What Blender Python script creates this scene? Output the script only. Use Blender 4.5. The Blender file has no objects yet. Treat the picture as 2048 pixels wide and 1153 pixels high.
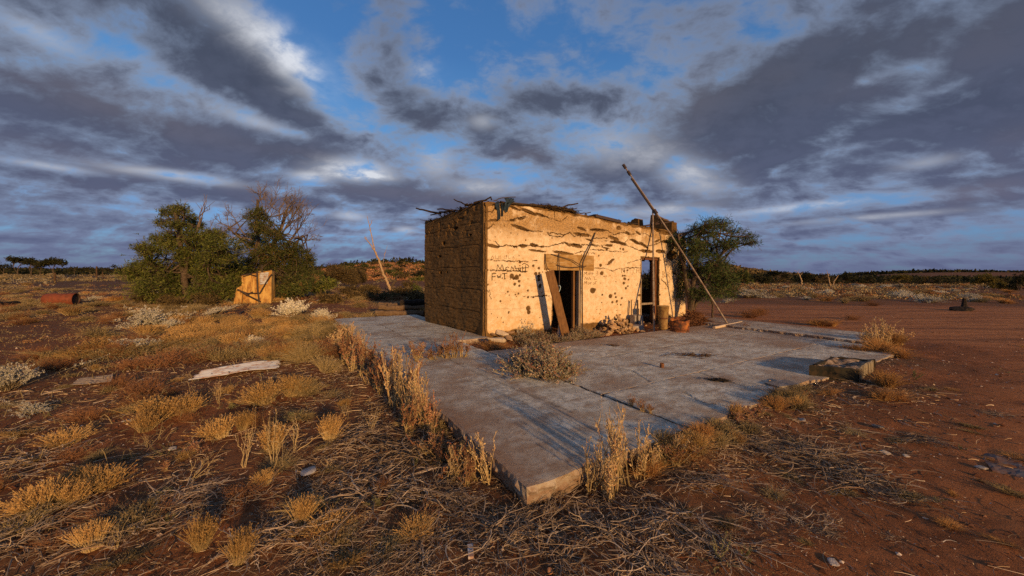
import bpy, math, random
import numpy as np
from mathutils import Vector
S = bpy.context.scene
COL = S.collection
RNG = np.random.default_rng(7)
random.seed(7)

# ------------------------------------------------------------------ camera
FPX, HZN, KROLL, CAMH = 740.0, 548.0, 0.006, 1.7
cam_d = bpy.data.cameras.new('camera'); cam = bpy.data.objects.new('camera', cam_d); COL.objects.link(cam)
cam.location = (0, 0, CAMH); cam.rotation_euler = (math.pi/2, -KROLL, 0)
cam_d.sensor_width = 36; cam_d.lens = 36*FPX/2048; cam_d.shift_y = -(576.5-HZN)/2048
cam_d.clip_start = 0.05; cam_d.clip_end = 20000
S.camera = cam

def ray(px, py):
    xi, yi = (px-1024)/FPX, -(py-HZN)/FPX
    return np.array([xi-KROLL*yi, 1.0, yi+KROLL*xi])
def at(px, py, z=0.0):
    d = ray(px, py); t = (z-CAMH)/d[2]
    return np.array([d[0]*t, t, z])
def at_y(px, py, Y):
    d = ray(px, py); return np.array([d[0]*Y, Y, CAMH+d[2]*Y])
def at_plane(px, py, p0, n):
    d = ray(px, py); o = np.array([0, 0, CAMH]); t = np.dot(p0-o, n)/np.dot(d, n)
    return o+d*t

# ------------------------------------------------------------------ noise
def _h(ix, iy, s):
    h = (ix.astype(np.int64)*374761393 + iy.astype(np.int64)*668265263 + s*1442695041) & 0xffffffff
    h = ((h ^ (h >> 13))*1274126177) & 0xffffffff
    h = h ^ (h >> 16)
    return (h & 0xffff)/65535.0*2-1
def vnoise(x, y, s=0):
    x = np.asarray(x, float); y = np.asarray(y, float)
    x0 = np.floor(x); y0 = np.floor(y); fx = x-x0; fy = y-y0
    fx = fx*fx*(3-2*fx); fy = fy*fy*(3-2*fy)
    a = _h(x0, y0, s); b = _h(x0+1, y0, s); c = _h(x0, y0+1, s); d = _h(x0+1, y0+1, s)
    return (a*(1-fx)+b*fx)*(1-fy)+(c*(1-fx)+d*fx)*fy
def fbm(x, y, s=0, o=4):
    r = 0; a = 1.0; t = 0
    for i in range(o):
        r = r+a*vnoise(np.asarray(x)*2**i, np.asarray(y)*2**i, s+i*17); t += a; a *= .5
    return r/t
def sstep(a, b, x):
    t = np.clip((np.asarray(x, float)-a)/(b-a), 0, 1); return t*t*(3-2*t)

# ------------------------------------------------------------------ mesh building
class MB:
    def __init__(self): self.v = []; self.q = []; self.n = 0; self.rnd = []; self.tip = []; self.mi = []
    def add(self, V, F, rnd=0.5, tip=0.0, mi=0):
        V = np.asarray(V, float).reshape(-1, 3); F = np.asarray(F, np.int64)
        if F.shape[1] == 3: F = np.hstack([F, -np.ones((len(F), 1), np.int64)-self.n])
        self.v.append(V); self.q.append(F+self.n)
        self.rnd.append(np.broadcast_to(np.asarray(rnd, float), (len(V),)).copy())
        self.tip.append(np.broadcast_to(np.asarray(tip, float), (len(V),)).copy())
        self.mi.append(np.full(len(F), mi, np.int32))
        self.n += len(V); return self
    def box(self, c, s, rz=0.0, jit=0.0, rnd=.5, mi=0, R=None):
        h = np.array(s)/2
        V = np.array([[-1,-1,-1],[1,-1,-1],[1,1,-1],[-1,1,-1],[-1,-1,1],[1,-1,1],[1,1,1],[-1,1,1]], float)*h
        if jit: V += RNG.uniform(-jit, jit, V.shape)
        if R is not None: V = V@np.asarray(R).T
        cz, sz = math.cos(rz), math.sin(rz)
        V = np.stack([V[:,0]*cz-V[:,1]*sz, V[:,0]*sz+V[:,1]*cz, V[:,2]], 1)+np.array(c)
        return self.add(V, [[0,3,2,1],[4,5,6,7],[0,1,5,4],[1,2,6,5],[2,3,7,6],[3,0,4,7]], rnd, 0, mi)
    def tubes(self, P, R, sides=4, rnd=None, tip=None, mi=0, cap=False):
        P = np.asarray(P, float)
        if P.ndim == 2: P = P[None]
        N, k, _ = P.shape
        R = np.broadcast_to(np.asarray(R, float), (N, k))
        T = np.gradient(P, axis=1); T /= np.linalg.norm(T, axis=2, keepdims=True)+1e-9
        ref = np.broadcast_to(np.array([0.31, 0.17, 0.93]), T.shape).copy()
        par = np.abs(np.sum(T*ref, 2)) > .9
        ref[par.any(1)] = np.array([0.95, 0.3, 0.1])
        A = np.cross(T, ref); A /= np.linalg.norm(A, axis=2, keepdims=True)+1e-9
        B = np.cross(T, A)
        ang = np.arange(sides)/sides*2*math.pi
        V = P[:, :, None, :]+R[:, :, None, None]*(A[:, :, None, :]*np.cos(ang)[None, None, :, None]+B[:, :, None, :]*np.sin(ang)[None, None, :, None])
        idx = np.arange(N*k*sides).reshape(N, k, sides)
        a = idx[:, :-1, :]; b = np.roll(a, -1, 2); c = idx[:, 1:, :]; d = np.roll(c, -1, 2)
        F = np.stack([a, b, d, c], -1).reshape(-1, 4)
        if rnd is None: rnd = RNG.random(N)
        rv = np.repeat(np.broadcast_to(np.asarray(rnd, float), (N,)), k*sides)
        if tip is None: tip = np.linspace(0, 1, k)
        tv = np.repeat(np.broadcast_to(np.asarray(tip, float), (N, k)).reshape(-1), sides)
        self.add(V.reshape(-1, 3), F, rv, tv, mi)
        if cap:
            for e in (0, k-1):
                for i in range(N):
                    ring = V[i, e]; o = self.n
                    W = np.vstack([ring, ring.mean(0)])
                    f = [[j, (j+1) % sides, sides] for j in range(sides)]
                    if e == 0: f = [x[::-1] for x in f]
                    self.add(W, f, rv[0], float(e > 0), mi)
        return self
    def leaves(self, C, D, W, rnd=None, tip=1.0, mi=0, bend=None):
        C, D, W = (np.asarray(x, float) for x in (C, D, W)); N = len(C)
        if bend is None:
            V = np.stack([C, C+D*.5+W*.5, C+D, C+D*.5-W*.5], 1); F = np.arange(N*4).reshape(N, 4); m = 4
        else:
            Bv = np.asarray(bend, float)
            V = np.stack([C, C+D*.5+W*.5+Bv, C+D, C+D*.5-W*.5+Bv], 1); m = 4
            i = np.arange(N)[:, None]*4
            F = np.vstack([i+np.array([0, 1, 2]), i+np.array([0, 2, 3])])
        if rnd is None: rnd = RNG.random(N)
        return self.add(V.reshape(-1, 3), F, np.repeat(np.broadcast_to(rnd, (N,)), m), tip, mi)
    def build(self, name, mats, parent=None, smooth=False, loc=None):
        me = bpy.data.meshes.new(name)
        V = np.vstack(self.v).astype(np.float32); Q = np.vstack(self.q)
        tri = Q[:, 3] < 0
        if loc is not None: V = V-np.asarray(loc, np.float32)
        tot = np.where(tri, 3, 4); starts = np.concatenate([[0], np.cumsum(tot)[:-1]])
        msk = np.ones(Q.shape, bool); msk[tri, 3] = False
        loops = Q[msk]
        me.vertices.add(len(V)); me.vertices.foreach_set('co', V.ravel())
        me.loops.add(len(loops)); me.loops.foreach_set('vertex_index', loops.astype(np.int32))
        me.polygons.add(len(Q)); me.polygons.foreach_set('loop_start', starts.astype(np.int32))
        try: me.polygons.foreach_set('loop_total', tot.astype(np.int32))
        except Exception: pass
        me.polygons.foreach_set('material_index', np.concatenate(self.mi))
        me.polygons.foreach_set('use_smooth', np.full(len(Q), smooth))
        for nm, arr in (('rnd', self.rnd), ('tip', self.tip)):
            a = me.attributes.new(nm, 'FLOAT', 'POINT'); a.data.foreach_set('value', np.concatenate(arr).astype(np.float32))
        me.update(calc_edges=True); me.validate()
        for m in (mats if isinstance(mats, (list, tuple)) else [mats]): me.materials.append(m)
        o = bpy.data.objects.new(name, me); COL.objects.link(o)
        if parent is not None: o.parent = parent
        if loc is not None: o.location = tuple(float(c) for c in loc)
        return o

def tag(o, label, cat, group=None):
    o['label'] = label; o['category'] = cat
    if group: o['group'] = group
    return o
def struct(o, kind='structure', label=None, cat=None):
    o['kind'] = kind
    if label: o['label'] = label
    if cat: o['category'] = cat
    return o
def thing(name, label, cat, loc=(0, 0, 0), rz=0, group=None):
    o = bpy.data.objects.new(name, None); COL.objects.link(o); o.empty_display_size = .1
    o.location = tuple(float(c) for c in loc); o.rotation_euler = (0, 0, rz)
    return tag(o, label, cat, group)
def copy_tree(o, parent=None):
    c = o.copy(); COL.objects.link(c)
    if parent is not None: c.parent = parent
    for ch in list(o.children): copy_tree(ch, c)
    return c

# ------------------------------------------------------------------ node helper
class NT:
    def __init__(self, nt): self.nt = nt; self.l = nt.links
    def node(self, t, **kw):
        n = self.nt.nodes.new(t)
        for k, v in kw.items(): setattr(n, k, v)
        return n
    def put(self, sock, v):
        if v is None: return
        if hasattr(v, 'is_output'): self.l.new(v, sock)
        else: sock.default_value = v
    def m(self, op, a, b=None, c=None, clamp=False):
        n = self.node('ShaderNodeMath', operation=op, use_clamp=clamp)
        self.put(n.inputs[0], a); self.put(n.inputs[1], b); self.put(n.inputs[2], c)
        return n.outputs[0]
    def vm(self, op, a, b=None, out=0, scale=None):
        n = self.node('ShaderNodeVectorMath', operation=op)
        self.put(n.inputs[0], a); self.put(n.inputs[1], b)
        if scale is not None: self.put(n.inputs['Scale'], scale)
        return n.outputs[out]
    def dot(self, a, b): return self.vm('DOT_PRODUCT', a, b, 'Value')
    def noise(self, vec, scale, detail=4, rough=.55, dist=0, out='Fac', w=None):
        n = self.node('ShaderNodeTexNoise')
        if w is not None: n.noise_dimensions = '4D'; n.inputs['W'].default_value = w
        self.put(n.inputs['Vector'], vec); self.put(n.inputs['Scale'], scale)
        n.inputs['Detail'].default_value = detail; n.inputs['Roughness'].default_value = rough; n.inputs['Distortion'].default_value = dist
        return n.outputs[out]
    def ramp(self, fac, stops, interp='LINEAR'):
        n = self.node('ShaderNodeValToRGB'); cr = n.color_ramp; cr.interpolation = interp
        while len(cr.elements) < len(stops): cr.elements.new(.5)
        for e, (p, c) in zip(cr.elements, stops):
            e.position = p; e.color = (c, c, c, 1) if isinstance(c, (int, float)) else (*c[:3], 1)
        self.put(n.inputs[0], fac); return n.outputs[0]
    def mix(self, f, a, b, bt='MIX'):
        n = self.node('ShaderNodeMix', data_type='RGBA', blend_type=bt)
        self.put(n.inputs[0], f)
        for i, v in ((6, a), (7, b)):
            if isinstance(v, (tuple, list)): v = (*v[:3], 1)
            self.put(n.inputs[i], v)
        return n.outputs[2]
    def mapr(self, v, a, b, c=0, d=1, smooth=True):
        n = self.node('ShaderNodeMapRange', interpolation_type='SMOOTHSTEP' if smooth else 'LINEAR')
        for i, x in enumerate((v, a, b, c, d)): self.put(n.inputs[i], x)
        return n.outputs[0]
    def attr(self, name, out='Fac'): return self.node('ShaderNodeAttribute', attribute_name=name).outputs[out]
    def obj(self): return self.node('ShaderNodeTexCoord').outputs['Object']
    def pos(self): return self.node('ShaderNodeNewGeometry').outputs['Position']
    def orand(self): return self.node('ShaderNodeObjectInfo').outputs['Random']
    def mapping(self, v, scale=(1, 1, 1), rot=(0, 0, 0), loc=(0, 0, 0)):
        n = self.node('ShaderNodeMapping'); self.put(n.inputs[0], v)
        n.inputs['Scale'].default_value = scale; n.inputs['Rotation'].default_value = rot; n.inputs['Location'].default_value = loc
        return n.outputs[0]
    def bump(self, h, strength=.5, dist=.02):
        n = self.node('ShaderNodeBump'); n.inputs['Strength'].default_value = strength; n.inputs['Distance'].default_value = dist
        self.put(n.inputs['Height'], h); return n.outputs[0]

def material(name, fn, rough=.9, spec=.15, metal=0.0):
    m = bpy.data.materials.new(name); m.use_nodes = True
    t = NT(m.node_tree); b = m.node_tree.nodes['Principled BSDF']
    b.inputs['Roughness'].default_value = rough; b.inputs['Specular IOR Level'].default_value = spec; b.inputs['Metallic'].default_value = metal
    r = fn(t)
    if isinstance(r, tuple) and len(r) == 2 and not isinstance(r[0], (int, float)):
        t.put(b.inputs['Normal'], r[1]); r = r[0]
    if isinstance(r, tuple): b.inputs['Base Color'].default_value = (*r[:3], 1)
    else: t.put(b.inputs['Base Color'], r)
    return m
def leaf_mat(name, stops, tipstops=None, trans=.25, rough=.8, objvar=.25):
    m = bpy.data.materials.new(name); m.use_nodes = True; t = NT(m.node_tree)
    nd = m.node_tree.nodes; b = nd['Principled BSDF']; out = nd['Material Output']
    b.inputs['Roughness'].default_value = rough; b.inputs['Specular IOR Level'].default_value = .1
    c = t.ramp(t.attr('rnd'), stops)
    if tipstops:
        c2 = t.ramp(t.attr('rnd'), tipstops)
        c = t.mix(t.mapr(t.attr('tip'), .35, .75), c, c2)
    k = t.m('MULTIPLY_ADD', t.orand(), objvar*2, 1-objvar)
    c = t.mix(1.0, c, t.node('ShaderNodeCombineColor').outputs[0], 'MULTIPLY') if False else c
    hs = t.node('ShaderNodeHueSaturation'); t.put(hs.inputs['Color'], c); t.put(hs.inputs['Value'], k)
    c = hs.outputs[0]
    t.put(b.inputs['Base Color'], c)
    if trans:
        tr = t.node('ShaderNodeBsdfTranslucent'); t.put(tr.inputs[0], c)
        mx = t.node('ShaderNodeMixShader'); mx.inputs[0].default_value = trans
        t.l.new(b.outputs[0], mx.inputs[1]); t.l.new(tr.outputs[0], mx.inputs[2]); t.l.new(mx.outputs[0], out.inputs['Surface'])
    return m
# ------------------------------------------------------------------ light, sky
S.view_settings.view_transform = 'Standard'; S.view_settings.look = 'None'
S.view_settings.gamma = 1; S.view_settings.exposure = 0; S.view_settings.use_curve_mapping = False
S.render.engine = 'CYCLES'
S.cycles.use_denoising = False   # the grain of a photograph rather than a smoothed picture
try: S.cycles.denoiser = 'OPENIMAGEDENOISE'
except Exception: pass
S.cycles.max_bounces = 5; S.cycles.diffuse_bounces = 3; S.cycles.glossy_bounces = 2
S.cycles.transmission_bounces = 2; S.cycles.transparent_max_bounces = 4
S.cycles.use_adaptive_sampling = True; S.cycles.adaptive_threshold = .015
S.cycles.sample_clamp_indirect = 4

SUN_EL = math.radians(11)
sd = np.array([0.497, -0.868, 0]); sd /= np.linalg.norm(sd)
sun_dir = np.array([sd[0]*math.cos(SUN_EL), sd[1]*math.cos(SUN_EL), math.sin(SUN_EL)])
sl = bpy.data.lights.new('sun', 'SUN'); so = bpy.data.objects.new('sun', sl); COL.objects.link(so)
sl.energy = 5.0; sl.color = (1.0, .575, .23); sl.angle = math.radians(2.0)
so.rotation_euler = Vector(sun_dir).to_track_quat('Z', 'Y').to_euler(); so.location = (20, -30, 20)

W = bpy.data.worlds.new('World'); S.world = W; W.use_nodes = True
t = NT(W.node_tree); wn = W.node_tree.nodes; wn.clear()
out = t.node('ShaderNodeOutputWorld'); bg = t.node('ShaderNodeBackground'); t.l.new(bg.outputs[0], out.inputs[0])
sky = t.node('ShaderNodeTexSky', sky_type='NISHITA'); sky.sun_disc = False
sky.sun_elevation = SUN_EL; sky.sun_rotation = math.atan2(sd[0], sd[1]); sky.air_density = 1.0; sky.dust_density = .6; sky.ozone_density = 2.5
D = t.vm('NORMALIZE', t.node('ShaderNodeTexCoord').outputs['Generated'])
sep = t.node('ShaderNodeSeparateXYZ'); t.l.new(D, sep.inputs[0]); dx, dy, dz = sep.outputs
dzc = t.m('MAXIMUM', dz, 0.0)

def unit(px, py):
    d = ray(px, py); return d/np.linalg.norm(d)
def blob(px, py, sx, sy, ang=0, amp=1.0):
    """a soft patch of sky round the direction of this pixel: sizes are standard deviations in photo pixels there"""
    c = unit(px, py); a = math.radians(ang); e = 2.0
    t1 = (unit(px+e*math.cos(a), py+e*math.sin(a))-c)/e; t2 = (unit(px-e*math.sin(a), py+e*math.cos(a))-c)/e
    n1, n2 = np.linalg.norm(t1), np.linalg.norm(t2)
    v1 = t1/n1/(sx*n1); v2 = t2/n2/(sy*n2)
    p = t.m('SUBTRACT', t.dot(D, tuple(v1)), float(np.dot(c, v1))); q = t.m('SUBTRACT', t.dot(D, tuple(v2)), float(np.dot(c, v2)))
    r = t.m('ADD', t.m('MULTIPLY', p, p), t.m('MULTIPLY', q, q))
    g = t.m('MULTIPLY', t.m('EXPONENT', t.m('MULTIPLY', r, -.5)), amp)
    return t.m('MULTIPLY', g, t.m('GREATER_THAN', t.dot(D, tuple(c)), 0.0))
def total(bl):
    s = None
    for b in bl:
        g = blob(*b); s = g if s is None else t.m('ADD', s, g)
    return s
# cloud lumps, flattened towards the horizon as a deck of cloud is
den = t.m('ADD', dzc, .38)
cv = t.node('ShaderNodeCombineXYZ'); t.put(cv.inputs[0], t.m('DIVIDE', dx, den)); t.put(cv.inputs[1], t.m('DIVIDE', dy, den)); cv.inputs[2].default_value = 3.1
Q = cv.outputs[0]
warp = t.vm('SCALE', t.vm('SUBTRACT', t.noise(Q, 1.6, 4, .55, 0, 'Color'), (.5, .5, .5)), None, 0, .20)
Qw = t.vm('ADD', Q, warp)
n_big = t.noise(Qw, 1.9, 4, .55)
n_mid = t.noise(t.mapping(Qw, (5.2, 6.6, 1), (0, 0, .35)), 1.0, 6, .60)
n_fine = t.noise(t.mapping(Qw, (13, 17, 1), (0, 0, .3)), 1.0, 7, .60)
wiggle = t.m('ADD', t.m('MULTIPLY', t.m('SUBTRACT', n_big, .5), 1.2), t.m('ADD', t.m('MULTIPLY', t.m('SUBTRACT', n_mid, .5), 2.5), t.m('MULTIPLY', t.m('SUBTRACT', n_fine, .5), 1.25)))
CLOUD = [
 (330, 20, 130, 60, 30, .45), (450, 120, 150, 50, 38, .75), (590, 225, 110, 34, 30, .65), (200, 235, 230, 46, 6, .65), (560, 305, 150, 24, 4, .75), (60, 300, 170, 36, 5, .4),
 (790, 60, 56, 66, 0, .60), (820, 215, 55, 40, 20, .50), (1040, 195, 65, 24, 5, .55), (980, 270, 50, 30, 10, .50), (1080, 315, 44, 16, 0, .5), (900, 240, 50, 30, 0, .25),
 (1440, 230, 160, 62, -5, .85), (1700, 110, 260, 50, -12, .45), (1780, 250, 300, 40, 3, .75), (2010, 160, 120, 70, 0, .55), (1560, 340, 260, 24, 0, .45), (1960, 370, 150, 34, 0, .45),
 (760, 385, 160, 20, 3, .55), (480, 390, 250, 14, 2, .4), (1190, 350, 70, 16, 5, .55), (1130, 410, 120, 10, 0, .3), (1470, 400, 90, 14, 0, .4), (1290, 330, 40, 18, 0, .25), (60, 390, 200, 16, 0, .3), (180, 120, 110, 24, 20, .25), (1200, 190, 60, 30, 0, .25),
 (1250, 60, 120, 60, 0, .18),
 (640, 110, 40, 90, -8, -1.0), (700, 230, 46, 36, 0, -.45), (925, 110, 45, 100, 0, -.65), (1080, 60, 150, 55, 0, -.55), (1010, 140, 110, 22, 0, -.35), (1300, 150, 70, 50, 0, -.35), (1210, 250, 80, 34, 0, -.55),
 (120, 85, 120, 22, 22, -.5), (270, 110, 60, 14, 25, -.4), (480, 215, 90, 13, 14, -.5), (560, 260, 70, 9, 5, -.55), (710, 335, 50, 18, 0, -.75), (610, 355, 40, 11, 0, -.6), (880, 300, 40, 24, 0, -.5), (980, 345, 50, 14, 0, -.45),
 (1380, 345, 60, 32, 30, -.65), (1720, 165, 60, 9, -3, -.55), (1850, 190, 90, 9, -5, -.4), (350, 350, 140, 9, 2, -.55), (100, 335, 90, 7, 3, -.55), (1620, 412, 160, 7, -2, -.5), (1900, 395, 120, 7, -2, -.45), (1500, 440, 140, 6, -2, -.45), (700, 430, 40, 9, 0, -.35), (280, 420, 200, 7, 2, -.35), (560, 30, 60, 26, 0, -.3), (1900, 320, 60, 9, 0, -.4), (1700, 295, 70, 8, 0, -.35),
 (820, 470, 120, 8, 0, -.3), (200, 475, 220, 7, 0, -.3), (1750, 480, 250, 6, 0, -.3)]
base = t.mapr(dz, 0.0, .55, .62, .46, False)
dens = t.m('ADD', t.m('MULTIPLY_ADD', total(CLOUD), .74, base), wiggle)
lowband = t.noise(t.mapping(D, (1.2, 1.2, 26)), 2.0, 4, .55)
dens = t.m('ADD', dens, t.m('MULTIPLY', t.m('SUBTRACT', lowband, .5), t.mapr(dz, .02, .3, 1.3, 0)))
cover = t.mapr(dens, -.12, .66)
thick = t.mapr(dens, .20, 1.15)
# colours
skyc = t.mix(1.0, sky.outputs[0], (.60, .98, 1.55), 'MULTIPLY')
skyc = t.vm('SCALE', skyc, None, 0, .115)
deep = t.ramp(dz, [(0, (.11, .15, .29)), (.12, (.16, .28, .50)), (.30, (.14, .34, .60)), (.50, (.065, .19, .42)), (1, (.03, .10, .28))])
skyc = t.mix(.7, skyc, deep)
cl_hi = t.ramp(dz, [(0, (.125, .155, .265)), (.16, (.22, .28, .42)), (.35, (.215, .27, .385)), (.7, (.13, .175, .29))])
cl_lo = t.ramp(dz, [(0, (.088, .106, .20)), (.14, (.074, .090, .158)), (.4, (.058, .072, .115)), (1, (.058, .073, .115))])
pinkn = t.mapr(n_big, .50, .75, 0, .55)
cl_lo = t.mix(pinkn, cl_lo, t.mix(1.0, cl_lo, (1.32, 1.10, .95), 'MULTIPLY'))
warm = total([(250, 210, 160, 32, 8, .9), (1055, 312, 40, 14, 0, .8), (1420, 170, 80, 46, -10, .6), (1330, 220, 50, 40, 0, .4), (770, 385, 120, 10, 0, .5), (100, 300, 120, 18, 0, .4), (980, 190, 40, 14, 0, .5), (1950, 385, 100, 16, 0, .4), (560, 300, 90, 12, 0, .3)])
cl_lo = t.mix(t.m('MINIMUM', warm, .9), cl_lo, t.mix(1.0, cl_lo, (1.5, 1.25, 1.05), 'MULTIPLY'))
cc = t.mix(thick, cl_hi, cl_lo)
cc = t.mix(t.mapr(t.m('MULTIPLY_ADD', n_fine, .6, n_mid), .60, .95, 0, .55), cc, t.mix(1.0, cc, (1.55, 1.5, 1.45), 'MULTIPLY'))
col = t.mix(cover, skyc, cc)
WHITE = [(500, 55, 75, 26, 18, .55), (570, 100, 40, 26, 40, .55), (610, 150, 40, 30, 20, .4), (710, 340, 45, 13, 0, 1.0), (725, 352, 35, 6, 0, .9), (625, 355, 26, 7, 0, .6), (850, 150, 20, 20, 0, .35), (870, 330, 26, 20, 0, .35),
 (965, 245, 18, 10, 0, .35), (960, 375, 50, 10, 0, .45), (500, 240, 60, 10, 10, .25), (1380, 350, 50, 22, 30, .5), (1330, 420, 50, 8, 0, .5), (1620, 412, 100, 5, -2, .45), (1740, 435, 100, 4, 0, .4), (350, 352, 90, 7, 0, .45), (100, 333, 60, 5, 0, .4), (700, 432, 20, 6, 0, .45), (810, 460, 15, 5, 0, .35), (90, 75, 60, 14, 20, .2), (1250, 300, 60, 25, 0, .35), (1850, 325, 40, 8, 0, .25)]
wh = t.m('MULTIPLY', total(WHITE), t.mapr(t.m('ADD', n_mid, t.m('MULTIPLY', n_fine, .6)), .56, 1.05, .05, 1.35))
col = t.mix(t.m('MINIMUM', wh, .9), col, (.74, .77, .84))
# below the horizon: plain dark earth, only ever seen past the edge of the ground sheet
col = t.mix(t.mapr(dz, -.02, -.005, 1, 0), col, (.09, .06, .05))
t.put(bg.inputs[0], t.vm('SCALE', col, None, 0, 1/.12)); bg.inputs[1].default_value = .12
W.cycles.sampling_method = 'MANUAL'; W.cycles.sample_map_resolution = 512
# ------------------------------------------------------------------ plan of the place: u runs along the long slab edge, v away from it
P0 = at(1055, 975, 0.0)[:2]
UU = np.array([.848, .530]); UU /= np.linalg.norm(UU); VV = np.array([-UU[1], UU[0]])
def uv(X, Y): X = np.asarray(X)-P0[0]; Y = np.asarray(Y)-P0[1]; return X*UU[0]+Y*UU[1], X*VV[0]+Y*VV[1]
def xy(u, v): return P0+np.asarray(u)[..., None]*UU+np.asarray(v)[..., None]*VV if np.ndim(u) else P0+u*UU+v*VV
def on_slab(X, Y, pad=0.0):
    u, v = uv(X, Y)
    a = (u > -pad) & (u < 2.16+pad) & (v > -pad) & (v < 12.6+pad)
    b = (u > -pad) & (u < 3.3+pad) & (v > 6.2-pad) & (v < 12.6+pad)
    c = (u > 2.1-pad) & (u < 10.6+pad) & (v > -pad) & (v < 4.75+pad)
    d = (u > 10.7-pad) & (u < 12.9+pad) & (v > .6-pad) & (v < 9+pad)
    return a | b | c | d
def gz(X, Y):
    """height of the bare ground"""
    X = np.asarray(X, float); Y = np.asarray(Y, float)
    u, v = uv(X, Y); r = np.hypot(X, Y); d0 = np.hypot(u, v)
    z = -.20+.13*sstep(1.2, 6.5, d0)
    strip = sstep(2.0, 2.6, u)*sstep(4.4, 4.9, v)*(1-sstep(11, 12.5, u))*(1-sstep(12, 14, v))
    z = z*(1-strip)+(-.15)*strip
    bank = sstep(.9, 2.4, u+.5*fbm(X*1.3, Y*1.3, 15, 3))*np.exp(-(np.minimum(v, 0)/.55)**2)*(v < .3)*(u < 10.6)
    z = z+bank*np.clip(-.045-z, 0, .2)
    near = 1-sstep(8, 30, r)
    z = z+near*(.035*fbm(X*.8, Y*.8, 3, 3)+.018*fbm(X*3.1, Y*3.1, 9, 3))*(1-.7*road(X, Y))
    z = z+(1-near)*.10*fbm(X*.12, Y*.12, 21, 3)
    z = z+sstep(60, 300, r)*.5*fbm(X*.012, Y*.012, 31, 3)
    # scrubby rise behind, seen between the shrubs and the hut
    az = np.arctan2(X, Y)
    rise = np.exp(-((az+.30)/.20)**2)*sstep(60, 170, r)*5.6*(1-sstep(300, 700, r))
    # long low hill right of the tree, mesa far right
    h2 = np.exp(-((az-.50)/.09)**2)*sstep(160, 420, r)*9.5*(1-sstep(700, 1500, r))
    h3 = sstep(.70, .87, az)*sstep(500, 900, r)*8.0*(1-sstep(1500, 2600, r))
    return z+rise+h2+h3
def road(X, Y):
    """bare graded track crossing behind the slab on the right and widening towards the camera"""
    u, v = uv(X, Y)
    X = np.asarray(X, float); Y = np.asarray(Y, float)
    wob = .5*fbm(X*.25, Y*.25, 77, 2)
    # centre line in plan: from far left-behind to the right foreground
    d = (Y-(19.5-.10*(X-10)))+wob*1.5
    a = (1-sstep(2.2, 3.6, np.abs(d-.5)))*sstep(5.5, 8.5, X)
    b = sstep(6.0, 8.0, X-.25*Y+wob*2)*(1-sstep(15, 18, Y))*sstep(-.6, -2.2, v-.0*X)
    c = sstep(12.6, 14, u)*(1-sstep(19, 21.5, Y+.12*(X-10)))
    e = sstep(1.2, 3.2, X-.45*Y+wob)*sstep(-.9, -2.4, v)
    return np.clip(np.maximum.reduce([a, b, c, .8*e]), 0, 1)
_GT = np.geomspace(1.2, 320, 1500)
def gpos(px, py):
    """where the line of sight through this pixel first meets the ground"""
    d = ray(px, py); f = CAMH+d[2]*_GT-gz(d[0]*_GT, _GT); k = np.nonzero(f <= 0)[0]; i = int(k[0]) if len(k) else len(_GT)-1
    t0 = _GT[i]
    if len(k) and i > 0: t0 = _GT[i-1]+(_GT[i]-_GT[i-1])*f[i-1]/(f[i-1]-f[i])
    return np.array([d[0]*t0, t0, float(gz(d[0]*t0, t0))])

def soil(t):
    P = t.pos(); rd = t.attr('rnd'); lit = t.attr('tip')
    n1 = t.noise(P, .55, 5, .6); n2 = t.noise(P, 5.5, 6, .65); n3 = t.noise(P, 38, 5, .7); n4 = t.noise(P, 150, 3, .7)
    red = t.mix(t.mapr(n2, .35, .65), (.19, .072, .027), (.30, .12, .048))
    red = t.mix(t.mapr(n1, .4, .65, 0, .45), red, (.13, .056, .027))
    red = t.mix(t.mapr(n4, .62, .70, 0, .55), red, (.34, .24, .17))
    red = t.mix(t.mapr(n3, .58, .66, 0, .7), red, (.055, .024, .014))
    mulch = t.ramp(n3, [(.30, (.028, .020, .013)), (.45, (.075, .052, .032)), (.55, (.12, .083, .048)), (.68, (.27, .20, .115)), (.8, (.36, .30, .2))])
    mulch = t.mix(t.mapr(n2, .45, .62, 0, .6), mulch, (.06, .033, .018))
    c = t.mix(t.m('MULTIPLY', lit, t.mapr(n2, .30, .62), clamp=True), red, mulch)
    trk = t.mix(t.mapr(t.noise(t.mapping(P, (.35, 2.2, 1), (0, 0, .10)), 1.1, 4, .6), .4, .62), (.40, .165, .062), (.28, .112, .045))
    rut = t.noise(t.mapping(P, (.10, 2.6, 1), (0, 0, .10)), 1.0, 5, .62)
    trk = t.mix(t.mapr(rut, .50, .62, 0, .75), trk, (.13, .055, .026))
    trk = t.mix(t.mapr(n2, .48, .66, 0, .5), trk, (.40, .19, .085))
    trk = t.mix(t.mapr(n4, .58, .70, 0, .5), trk, (.30, .19, .13))
    trk = t.mix(t.mapr(n3, .60, .68, 0, .5), trk, (.15, .06, .028))
    c = t.mix(rd, c, trk)
    h = t.m('ADD', t.m('MULTIPLY', n3, .6), t.m('ADD', t.m('MULTIPLY', n4, .35), n2))
    return c, t.bump(h, .55, .035)
M_SOIL = material('soil', soil, .95, .1)

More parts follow.
